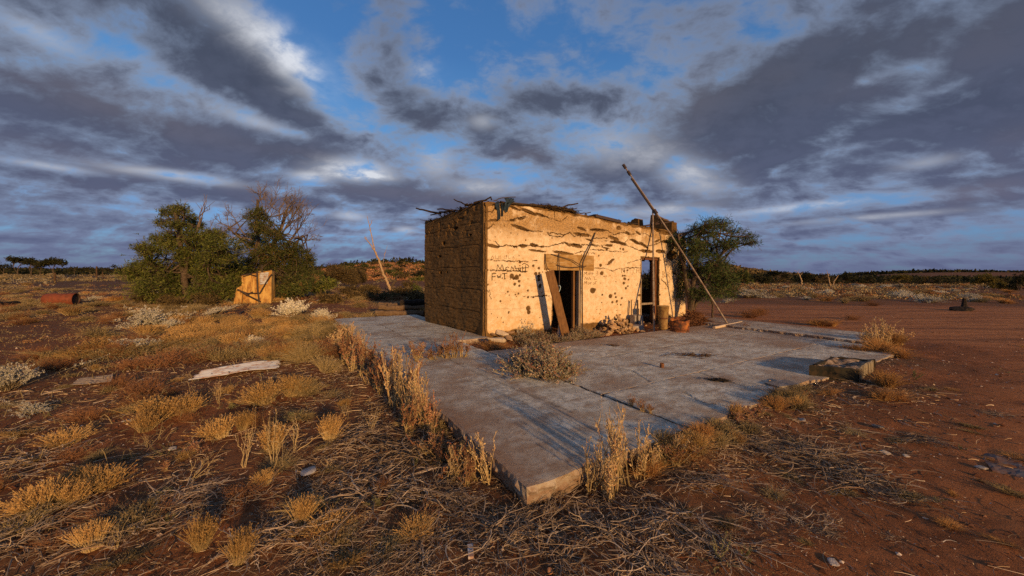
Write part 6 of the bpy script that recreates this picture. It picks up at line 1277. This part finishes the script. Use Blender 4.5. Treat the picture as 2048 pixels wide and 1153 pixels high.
# left green tree
bl_ = gpos(372, 606); YL = float(bl_[1])
tree('wattle_tree', 'broad dense green tree left of the iron shed', 'tree', bl_,
     [(300, 545, 44, 34), (350, 520, 56, 44), (400, 505, 55, 36), (445, 500, 42, 34), (440, 545, 46, 44), (380, 560, 62, 44), (320, 575, 50, 34), (290, 500, 22, 18), (318, 482, 26, 16), (340, 425, 22, 13), (362, 418, 18, 10), (325, 445, 16, 9), (378, 436, 20, 12), (352, 450, 22, 10), (395, 452, 14, 12), (345, 478, 30, 18), (400, 474, 34, 16), (430, 472, 26, 16), (464, 545, 20, 30), (420, 585, 46, 26), (350, 600, 46, 16), (286, 540, 26, 22), (460, 575, 26, 26)],
     YL, 1.7, 115000, .17, .030, M_LEAFG, [([(372, 606), (370, 570), (365, 520), (360, 470), (350, 425)], .17), ([(380, 604), (400, 560), (425, 520), (445, 490)], .12), ([(365, 604), (335, 570), (310, 540), (290, 505)], .11), ([(368, 560), (378, 500), (385, 450)], .08)], 21, droop=.05)
b2_ = gpos(522, 604); b2_[1] = YL+3.0; b2_[2] = gz(b2_[0], b2_[1]); Y2 = float(b2_[1])
t2 = tree('half_dead_tree', 'tall half dead tree with bare branches behind the iron shed', 'tree', b2_,
     [(520, 492, 30, 24), (548, 472, 22, 20), (590, 548, 40, 30), (520, 530, 30, 30), (500, 432, 18, 15), (522, 428, 20, 18), (512, 455, 24, 18), (535, 452, 14, 18), (500, 480, 22, 18), (565, 495, 40, 20), (592, 510, 32, 22), (612, 535, 22, 26), (575, 535, 46, 30), (540, 510, 30, 24), (545, 555, 36, 26), (600, 565, 34, 20), (565, 580, 34, 20), (492, 540, 14, 24), (492, 565, 18, 24), (620, 520, 10, 14)],
     Y2, 1.5, 75000, .17, .030, M_LEAFB, [([(522, 606), (522, 570), (526, 530), (518, 490), (514, 440), (515, 400)], .13), ([(524, 560), (545, 500), (560, 460), (572, 420)], .08), ([(524, 545), (500, 500), (470, 468), (455, 458)], .06), ([(530, 530), (580, 490), (615, 470)], .06)], 31)
bb = MB(); rs = np.random.default_rng(41)
for (x, y), (ex, ey), L, r in (((516, 430), (514, 384), 1.5, .06), ((545, 500), (580, 410), 2.0, .07), ((560, 465), (565, 400), 1.5, .06), ((575, 485), (625, 430), 1.9, .065), ((590, 490), (632, 462), 1.5, .05), ((470, 470), (440, 436), 1.4, .05), ((490, 470), (462, 425), 1.3, .045), ((505, 480), (450, 465), 1.6, .05), ((555, 470), (600, 420), 1.8, .06), ((600, 480), (636, 480), 1.1, .04), ((520, 470), (535, 395), 1.7, .05), ((560, 440), (548, 395), 1.0, .04)):
    p = at_y(x, y, Y2+rs.uniform(-.6, .6)); q = at_y(ex, ey, Y2+rs.uniform(-.8, .8)); grow(bb, p, q-p, np.linalg.norm(q-p)*.52, r, 4, rs, .5, .10, (2, 4))
child(bb, 'bare_branches', M_DEADG, t2)
bb = MB()
for (x, y), (ex, ey), r in (((392, 470), (402, 402), .045), ((398, 455), (412, 400), .035), ((360, 440), (359, 400), .02), ((420, 465), (428, 432), .02)):
    p = at_y(x, y, YL); q = at_y(ex, ey, YL); grow(bb, p, q-p, np.linalg.norm(q-p)*.55, r, 2, rs, .35, .15, (1, 3))
wt = [o for o in bpy.data.objects if o.name.startswith('wattle_tree')][0]; child(bb, 'bare_branches', M_DEADG, wt)
# bare pale tree by the rise
bd_ = gpos(782, 582); Yd = float(bd_[1]); dt = thing('dead_tree', 'slender leafless pale tree leaning left of the hut', 'tree', bd_)
def pxtube(mb, pts, r0, r1, Y, sides=7, k=5, jit=.3):
    P = np.array([at_y(x, y, Y) for x, y in pts]); c_ = np.linspace(0, 1, len(P)); s = np.linspace(0, 1, k*len(P)); Q = np.stack([np.interp(s, c_, P[:, i]) for i in range(3)], 1); R = np.linspace(r0, r1, len(Q)); Q[1:-1] += RNG.normal(0, jit, Q[1:-1].shape)*R[1:-1, None]; mb.tubes(Q, R, sides, cap=False)
mb = MB(); pxtube(mb, [(783, 580), (776, 570), (770, 556), (764, 540), (757, 519), (750, 504)], .15, .085, Yd); child(mb, 'trunk', M_DEAD, dt, True)
mb = MB()
for pts, a_, b_ in (([(750, 504), (748, 495), (745, 480), (741, 460), (738, 448), (734, 432)], .075, .02), ([(740, 452), (743, 446), (744, 440)], .04, .015), ([(752, 507), (744, 494), (735, 482), (729, 476)], .075, .03), ([(731, 478), (730, 472)], .04, .02), ([(734, 481), (733, 474)], .03, .02), ([(766, 527), (770, 508), (775, 491)], .025, .01), ([(757, 519), (762, 524), (766, 530)], .03, .015), ([(768, 510), (771, 503)], .02, .01), ([(742, 465), (737, 458)], .03, .01)): pxtube(mb, pts, a_, b_, Yd, 5)
child(mb, 'branches', M_DEAD, dt)
mb = MB(); pxtube(mb, [(782, 578), (787, 566), (795, 552)], .15, .10, Yd, 8); pxtube(mb, [(791, 557), (798, 549)], .10, .05, Yd, 6); child(mb, 'stump', M_BARK, dt)
mb = MB(); pxtube(mb, [(766, 560), (759, 559), (755, 561)], .09, .06, Yd, 6); child(mb, 'snag', M_BARK, dt)
# middle-distance shrubs
def shrub(px, yb, w, h, mat, label, seed, n=5000, group=None, cl=7, name='shrub', ln=.22, Y=None):
    b = gpos(px, yb); Y = Y or float(b[1]); rs = np.random.default_rng(seed); C = []
    for i in range(cl):
        a = rs.uniform(-.32, .32); b_ = rs.uniform(.25, .72); C.append((px+a*w, yb-b_*h, w*rs.uniform(.16, .26), h*rs.uniform(.2, .30)))
    return tree(name, label, 'shrub' if name == 'shrub' else 'tree', b, C, Y, w/FPX*Y*.3, n, ln, ln*.25, mat, [([(px, yb), (px+w*.05, yb-h*.4), (px+w*.1, yb-h*.7)], .05), ([(px, yb), (px-w*.15, yb-h*.3), (px-w*.25, yb-h*.55)], .04)], seed, group=group, twig=True)
shrub(682, 577, 80, 56, M_LEAFO, 'big olive shrub left of the leafless pale tree', 51, 14000, cl=10)
shrub(722, 574, 46, 36, M_LEAFO, 'olive shrub between the big olive shrub and the leafless tree', 52, 6000)
shrub(640, 592, 60, 40, M_LEAFG, 'dark green shrub at the foot of the half dead tree', 53, 7000)
shrub(590, 602, 60, 36, M_LEAFB, 'brownish shrub right of the iron shed', 54, 7000)
for i, (px, yb, w, h) in enumerate(((700, 588, 70, 16), (745, 592, 60, 16), (800, 594, 60, 18), (830, 590, 50, 16), (770, 600, 60, 14), (720, 598, 50, 12), (835, 602, 44, 14), (660, 606, 50, 10), (815, 576, 40, 12), (835, 567, 34, 16), (805, 560, 30, 12), (740, 585, 40, 14))):
    shrub(px, yb, w, h, M_LEAFO if i % 3 else M_SILVER if False else M_LEAFG if i % 2 else M_LEAFO, 'low grey olive shrub on the flat between pale tree and hut', 60+i, 2200, 'low shrubs behind the hut', 5)
for i, (px, yb, w, h) in enumerate(((330, 612, 60, 24), (290, 606, 60, 26), (400, 612, 60, 22), (430, 606, 50, 24), (355, 616, 40, 14))):
    shrub(px, yb, w, h, M_LEAFO, 'yellow olive shrub under the broad green tree', 80+i, 4500, 'shrubs under the broad green tree', 5, ln=.14)
shrub(1297, 600, 70, 62, M_LEAFD, 'dark shrub seen through the right doorway behind the hut', 95, 6000)
# rise: sparse dots of shrubs
rs = np.random.default_rng(90); pr = [MB() for _ in range(3)]
for k, m_ in enumerate(pr):
    cl = [((rs.uniform(-.35, .35), rs.uniform(-.3, .3), rs.uniform(.25, .6)), (.32, .32, .28), 1) for _ in range(6)]; crown(m_, cl, 1500, .12, .05, rs)
SHD = [m_.build('distant_shrub', mt) for m_, mt in zip(pr, (M_LEAFD, M_LEAFO, M_LEAFB))]
for o in SHD: COL.objects.unlink(o)
n_d = 0
for i in range(150):
    px = rs.uniform(560, 852); Y = rs.uniform(70, 200); d = ray(px, 548); X = d[0]/d[1]*Y; z = float(gz(X, Y)); 
    o = SHD[i % 3].copy(); COL.objects.link(o); o.location = (X, Y, z-.1); s_ = rs.uniform(1.0, 2.8); o.scale = (s_*1.3, s_*1.3, s_*.8); o.rotation_euler = (0, 0, rs.uniform(0, 6)); tag(o, 'small distant shrub dotted over the low rise left of the hut', 'shrub', 'shrubs dotted on the low rise')
# far acacias
def acacia(px, yb, w, h, mat, label, seed, n=2600, Y=110, flat=True, group=None, legs=2):
    rs = np.random.default_rng(seed); d = ray(px, yb); X = d[0]/d[1]*Y; b = np.array([X, Y, float(gz(X, Y))]); C = []
    for i in range(9):
        a = rs.uniform(-.42, .42); top = (1-(a/.55)**2); C.append((px+a*w, yb-h*(.55+.33*top*rs.uniform(.5, 1)) if flat else yb-h*rs.uniform(.3, .85)*top-h*.1, w*rs.uniform(.12, .22), h*rs.uniform(.10, .18) if flat else h*rs.uniform(.18, .26)))
    ln = .045*w/FPX*Y+.05; p_ = [([(px, yb+4), (px+rs.uniform(-.05, .05)*w, yb-h*.35), (px+rs.uniform(-.2, .2)*w, yb-h*.65)], .022*h/FPX*Y), ([(px, yb), (px-rs.uniform(.05, .2)*w, yb-h*.35), (px-rs.uniform(.1, .3)*w, yb-h*.6)], .014*h/FPX*Y)]
    return tree('acacia_tree', label, 'tree', b, C, Y, w/FPX*Y*.25, n, ln, ln*.45, mat, p_, seed, group=group, twig=False)
acacia(36, 548, 58, 36, M_LEAFD, 'flat topped dark tree at the far left of the skyline', 101, 4500, 105); acacia(62, 548, 40, 30, M_LEAFD, 'thin flat topped dark tree beside the far left one', 102, 3000, 105); acacia(108, 549, 58, 33, M_LEAFD, 'dark umbrella shaped tree on the left skyline', 103, 5500, 100); acacia(80, 549, 26, 22, M_LEAFD, 'small dark tree left of the umbrella tree', 108, 2000, 100)
for i, (px, yb, w, h) in enumerate(((8, 548, 40, 22), (150, 546, 34, 14), (180, 545, 30, 12), (228, 545, 34, 13), (250, 546, 30, 12), (-20, 548, 50, 24), (205, 545, 26, 10))): acacia(px, yb, w, h, M_LEAFD, 'low dark tree on the far left skyline', 110+i, 1500, 150, False, 'low trees of the left skyline')
for px, yb, w, h, mt, lab, Y in ((1474, 574, 64, 34, M_LEAFB, 'brown green tree at the left of the right skyline', 62), (1520, 573, 50, 24, M_LEAFD, 'dark low tree right of the brown green tree', 66), (1554, 572, 44, 30, M_LEAFD, 'dark flat topped tree on the right skyline', 66), (1614, 572, 36, 26, M_LEAFD, 'dark tree behind the pale broken branch', 66), (1648, 572, 40, 22, M_LEAFO, 'olive tree left of the forked white tree', 66), (1684, 572, 50, 26, M_LEAFD, 'dark tree behind the forked white tree', 68), (1735, 574, 40, 20, M_LEAFD, 'dark tree left of the yellow leafed tree', 68), (1800, 578, 46, 30, M_LEAFY, 'yellow green leafed tree on the scrub flat', 58), (1968, 584, 50, 38, M_LEAFY, 'bright yellow green tree near the right end of the skyline', 52), (1998, 584, 36, 24, M_LEAFY, 'smaller yellow green tree beside the bright one', 52), (2040, 590, 50, 40, M_LEAFD, 'dark tree cut by the right edge', 48)):
    acacia(px, yb, w, h, mt, lab, px, 3600, Y, flat='flat' in lab)
for i in range(26):
    px = 1450+i*24+rs.uniform(-8, 8); acacia(px, 572+(px-1450)*.012, rs.uniform(26, 60), rs.uniform(9, 24), [M_LEAFD, M_LEAFD, M_LEAFO][i % 3], 'dark bushy tree in the dense line beyond the scrub flat', 200+i, 1500, 84, False, 'dense tree line beyond the scrub flat')
def whitetree(lst, px, yb, label, Y):
    d = ray(px, yb); X = d[0]/d[1]*Y; t_ = thing('white_tree', label, 'tree', (X, Y, float(gz(X, Y)))); mb = MB(); pxtube(mb, *lst[0], Y); child(mb, 'trunk', M_DEAD, t_, True); mb = MB()
    for l in lst[1:]: pxtube(mb, *l, Y, 5)
    child(mb, 'branches', M_DEAD, t_)
whitetree([([(1661, 573), (1659, 565), (1657, 556)], .11, .07), ([(1657, 556), (1655, 548), (1653, 540)], .07, .02), ([(1666, 572), (1668, 563), (1674, 555)], .085, .055), ([(1674, 555), (1677, 551)], .08, .03), ([(1656, 552), (1660, 546)], .04, .015)], 1661, 573, 'forked white dead tree before the right tree line', 62)
whitetree([([(1604, 570), (1602, 558), (1598, 548)], .13, .06), ([(1598, 548), (1593, 543), (1588, 541)], .05, .02), ([(1600, 552), (1606, 545)], .04, .015), ([(1597, 546), (1598, 539)], .035, .015)], 1604, 570, 'pale broken bare tree on the right skyline', 63)
# ------------------------------------------------------------------ ground cover nobody could count
def scatter(n, rmin, rmax, a0, a1, dens, rs):
    r = rmin*(rmax/rmin)**rs.random(n); a = rs.uniform(a0, a1, n); X, Y = r*np.sin(a), r*np.cos(a); k = (rs.random(n) < dens(X, Y)) & ~on_slab(X, Y, -.02)
    return X[k], Y[k]
rs = np.random.default_rng(500)
def litdens(X, Y):
    l = litter(X, Y); n = .5+.5*fbm(X*2.3, Y*2.3, 60, 3); return np.clip(l*1.1*sstep(.25, .7, n)+.05*(1-road(X, Y)), 0, 1)
def twigs(n, rmin, rmax, ln, rad, z, mat, name, k=5, curl=.8, dens=litdens, lab='', el=.12):
    X, Y = scatter(int(n*1.3), rmin, rmax, -1.27, 1.27, dens, rs); m = len(X); L = rs.uniform(*ln, m)*np.clip(np.hypot(X, Y)/4, .6, 1.4); a = rs.uniform(0, 6.283, m); cu = rs.normal(0, curl, m); s = np.linspace(0, 1, k)[None]
    ang = a[:, None]+cu[:, None]*s; st = L[:, None]/(k-1); x = X[:, None]+np.cumsum(np.cos(ang)*st, 1); y = Y[:, None]+np.cumsum(np.sin(ang)*st, 1); e = np.abs(rs.normal(0, el, m))[:, None]
    zz = gz(x, y)+z+e*L[:, None]*np.sin(s*math.pi*rs.uniform(.5, 1.0, m)[:, None])+rs.uniform(0, z*1.5, m)[:, None]
    P = np.stack([x, y, zz], -1); mb = MB(); R = rs.uniform(*rad, m)*np.clip(np.hypot(X, Y)/3.5, .7, 3); mb.tubes(P, R[:, None]*np.linspace(1, .45, k)[None], 3, rs.random(m), 0)
    return struct(mb.build(name, mat), 'stuff', lab)
M_LITTER = leaf_mat('dry_litter', [(0, (.055, .038, .024)), (.25, (.14, .095, .058)), (.5, (.27, .19, .115)), (.75, (.42, .325, .22)), (.93, (.60, .50, .38)), (1, (.18, .07, .035))], None, 0, .9, 0)
twigs(44000, 1.5, 9, (.02, .11), (.0010, .0028), .006, M_LITTER, 'dry_twig_litter', lab='short broken twigs strewn over the dirt', k=4, curl=.9)
twigs(15000, 1.5, 9, (.08, .24), (.0012, .0026), .010, M_LITTER, 'dry_stalk_litter', lab='loose dry stalks lying over the dirt', curl=1.4, k=6, el=.04)
grassd = lambda X, Y: np.clip((.15+.8*sstep(-.2, .3, fbm(X*.35, Y*.35, 321, 3)))*(1-road(X, Y))*((uv(X, Y)[0] < -.55) | (uv(X, Y)[1] > 13)), 0, 1)
twigs(50000, 5, 34, (.025, .07), (.0016, .003), .01, M_DULL, 'dry_grass', curl=.4, el=.7, lab='short dry grass over the left plain', k=4, dens=grassd)
# leaf crumbs and chaff
X, Y = scatter(116000, 1.4, 12, -1.27, 1.27, lambda X, Y: np.clip(litdens(X, Y)+.03, 0, 1), rs); m = len(X); sz = rs.uniform(.005, .018, m)*np.clip(np.hypot(X, Y)/4, .7, 2.5); a = rs.uniform(0, 6.283, m); D = np.stack([np.cos(a), np.sin(a), rs.normal(0, .35, m)], 1)*sz[:, None]; Wd = np.stack([-np.sin(a), np.cos(a), rs.normal(0, .5, m)], 1)*(sz*.6)[:, None]
mb = MB(); mb.leaves(np.stack([X, Y, gz(X, Y)+rs.uniform(.004, .016, m)], 1), D, Wd, rs.random(m)); struct(mb.build('fallen_leaves', M_LITTER), 'stuff', 'dry leaf crumbs between the dead plants')
# gravel on the bare dirt
X, Y = scatter(78000, 1.4, 26, -1.27, 1.27, lambda X, Y: .45+.0*X, rs); m = len(X); sz = (rs.pareto(2.6, m)*.003+.0028)*np.clip(np.hypot(X, Y)/3.5, .7, 3); sz = np.minimum(sz, .03)
oc = np.array([[1, 0, 0], [0, 1, 0], [-1, 0, 0], [0, -1, 0], [0, 0, .7], [0, 0, -.7]], float); of = np.array([[0, 1, 4], [1, 2, 4], [2, 3, 4], [3, 0, 4], [1, 0, 5], [2, 1, 5], [3, 2, 5], [0, 3, 5]])
V = oc[None]*(rs.uniform(.5, 1.2, (m, 6, 1)))*sz[:, None, None]+np.stack([X, Y, gz(X, Y)+sz*.2], 1)[:, None]; F_ = (np.arange(m)[:, None, None]*6+of[None]).reshape(-1, 3)
M_GRAVEL = leaf_mat('gravel', [(0, (.07, .03, .016)), (.45, (.15, .065, .035)), (.75, (.24, .13, .08)), (.9, (.36, .26, .19)), (1, (.58, .50, .42))], None, 0, .9, 0)
mb = MB(); mb.add(V.reshape(-1, 3), F_, np.repeat(rs.random(m), 6)); struct(mb.build('gravel', M_GRAVEL), 'stuff', 'fine stones on the red dirt')
# brush heap behind the drum
n = 1500; hx = at(1387, 652, -.1); a = rs.normal(0, 1, n); b = rs.normal(0, 1, n); ctr = hx+np.stack([a*.50*UU[0]+b*.26*VV[0], a*.50*UU[1]+b*.26*VV[1], np.zeros(n)], 1); hh = .52*np.exp(-(a/1.25)**2-(b/1.4)**2)*rs.random(n)**.7; ctr[:, 2] += hh
ang = rs.uniform(0, 6.283, n); L = rs.uniform(.12, .55, n); d_ = np.stack([np.cos(ang), np.sin(ang), rs.normal(0, .35, n)], 1)*L[:, None]; P = np.stack([ctr-d_/2, ctr-d_*.15+rs.normal(0, .02, (n, 3)), ctr+d_*.2+rs.normal(0, .02, (n, 3)), ctr+d_/2], 1); P[..., 2] = np.maximum(P[..., 2], -.12)
mb = MB(); mb.tubes(P, rs.uniform(.004, .011, n)[:, None]*np.array([1, 1, .8, .4]), 4, rs.random(n), 0); o = tag(mb.build('brush_heap', M_BROWN, loc=hx), 'heap of rust brown brush at the foot of the dark needle tree', 'brush heap'); o['kind'] = 'stuff'
mb = MB(); gs = np.linspace(-1, 1, 26); gx, gy = np.meshgrid(gs, gs, indexing='ij'); pz = -.14+.34*np.exp(-(gx/.55)**2-(gy/.6)**2)+.03*fbm(gx*5, gy*5, 4, 3); PP = hx[:2]+gx[..., None]*UU*1.2+gy[..., None]*VV*.6
idx = np.arange(26*26).reshape(26, 26); mb.add(np.concatenate([PP, pz[..., None]], -1).reshape(-1, 3), np.stack([idx[:-1, :-1], idx[1:, :-1], idx[1:, 1:], idx[:-1, 1:]], -1).reshape(-1, 4), 0, 1.0); struct(mb.build('dirt_mound', M_SOIL, smooth=True), label='mound of dirt under the brush heap')
# far scrub
def scrub(n, Y0, Y1, px0, px1, sz, mat, name, lab, dens=None, hr=(.35, .7), q=16, lf=1.0):
    Yv = Y0*(Y1/Y0)**rs.random(n); px = rs.uniform(px0, px1, n); X = (px-1024)/FPX*Yv; k = np.ones(n, bool)
    if dens is not None: k = rs.random(n) < dens(X, Yv)
    X, Yv = X[k], Yv[k]; n = len(X); mb = MB(); r = rs.uniform(*sz, n)*(Yv/60)**.45; d = rs.normal(size=(n, q, 3)); d /= np.linalg.norm(d, axis=2, keepdims=True); d[..., 2] = np.abs(d[..., 2])
    C = np.stack([X, Yv, gz(X, Yv)], 1)[:, None]+d*r[:, None, None]*np.array([1, 1, 1])*np.concatenate([np.ones((n, 1, 2)), rs.uniform(*hr, (n, 1, 1))], 2); C = C.reshape(-1, 3); M = len(C); D = rs.normal(size=(M, 3)); D[:, 2] = np.abs(D[:, 2]); D /= np.linalg.norm(D, axis=1, keepdims=True); W_ = np.cross(D, rs.normal(size=(M, 3))); W_ /= np.linalg.norm(W_, axis=1, keepdims=True); rl = np.repeat(r, q)
    mb.leaves(C, D*(rl*.6*lf)[:, None], W_*(rl*.30*lf*lf)[:, None], np.clip(np.repeat(rs.random(n), q)+rs.normal(0, .15, M), 0, 1)); return struct(mb.build(name, mat), 'stuff', lab)
notroad = lambda X, Y: (1-road(X, Y))*sstep(-.35, .2, fbm(X*.06, Y*.06, 88, 3))
scrub(4300, 30, 220, -700, 860, (.25, .6), M_PALES, 'far_saltbush', 'pale low scrub of the far left plain', notroad)
scrub(8500, 9, 45, -700, 1010, (.16, .40), M_DULL, 'low_ground_cover', 'low olive ground cover of the left plain', lambda X, Y: grassd(X, Y)*.8, (.25, .6), 40, .5); scrub(2900, 9, 45, -700, 1010, (.14, .36), M_ORANGE, 'low_ground_cover', 'low orange ground cover of the left plain', lambda X, Y: grassd(X, Y)*.8, (.25, .6), 40, .5)
scrub(3600, 28, 240, -700, 860, (.25, .7), M_DULL, 'far_scrub', 'olive scrub of the far left plain', notroad)
scrub(1450, 30, 80, 1430, 2600, (.2, .42), M_PALES, 'far_saltbush', 'pale scrub of the flat beyond the track', notroad)
scrub(1800, 27, 80, 1430, 2600, (.2, .45), M_DULL, 'far_scrub', 'dry scrub of the flat beyond the track', notroad)
scrub(850, 27, 80, 1430, 2600, (.2, .5), M_BROWN, 'far_scrub', 'brown scrub of the flat beyond the track', notroad)
scrub(4200, 160, 420, -700, 860, (.9, 1.9), M_LEAFD, 'far_woodland', 'dark woodland along the left horizon', None, (.5, 1.0)); scrub(3000, 88, 200, 1420, 2600, (.45, 1.25), M_LEAFD, 'far_woodland', 'dark woodland below the long hill on the right', None, (.6, 1.1))
scrub(1500, 70, 240, 560, 860, (.3, .8), M_BROWN, 'far_scrub', 'rust brown scrub on the low rise', None); scrub(900, 200, 700, 1420, 1620, (1.0, 2.2), M_LEAFO, 'far_scrub', 'scrub on the long low hill', None); scrub(1400, 700, 1500, 1700, 2200, (2, 4), M_LEAFD, 'far_scrub', 'scrub on the flat topped far hill', None, (.2, .4))
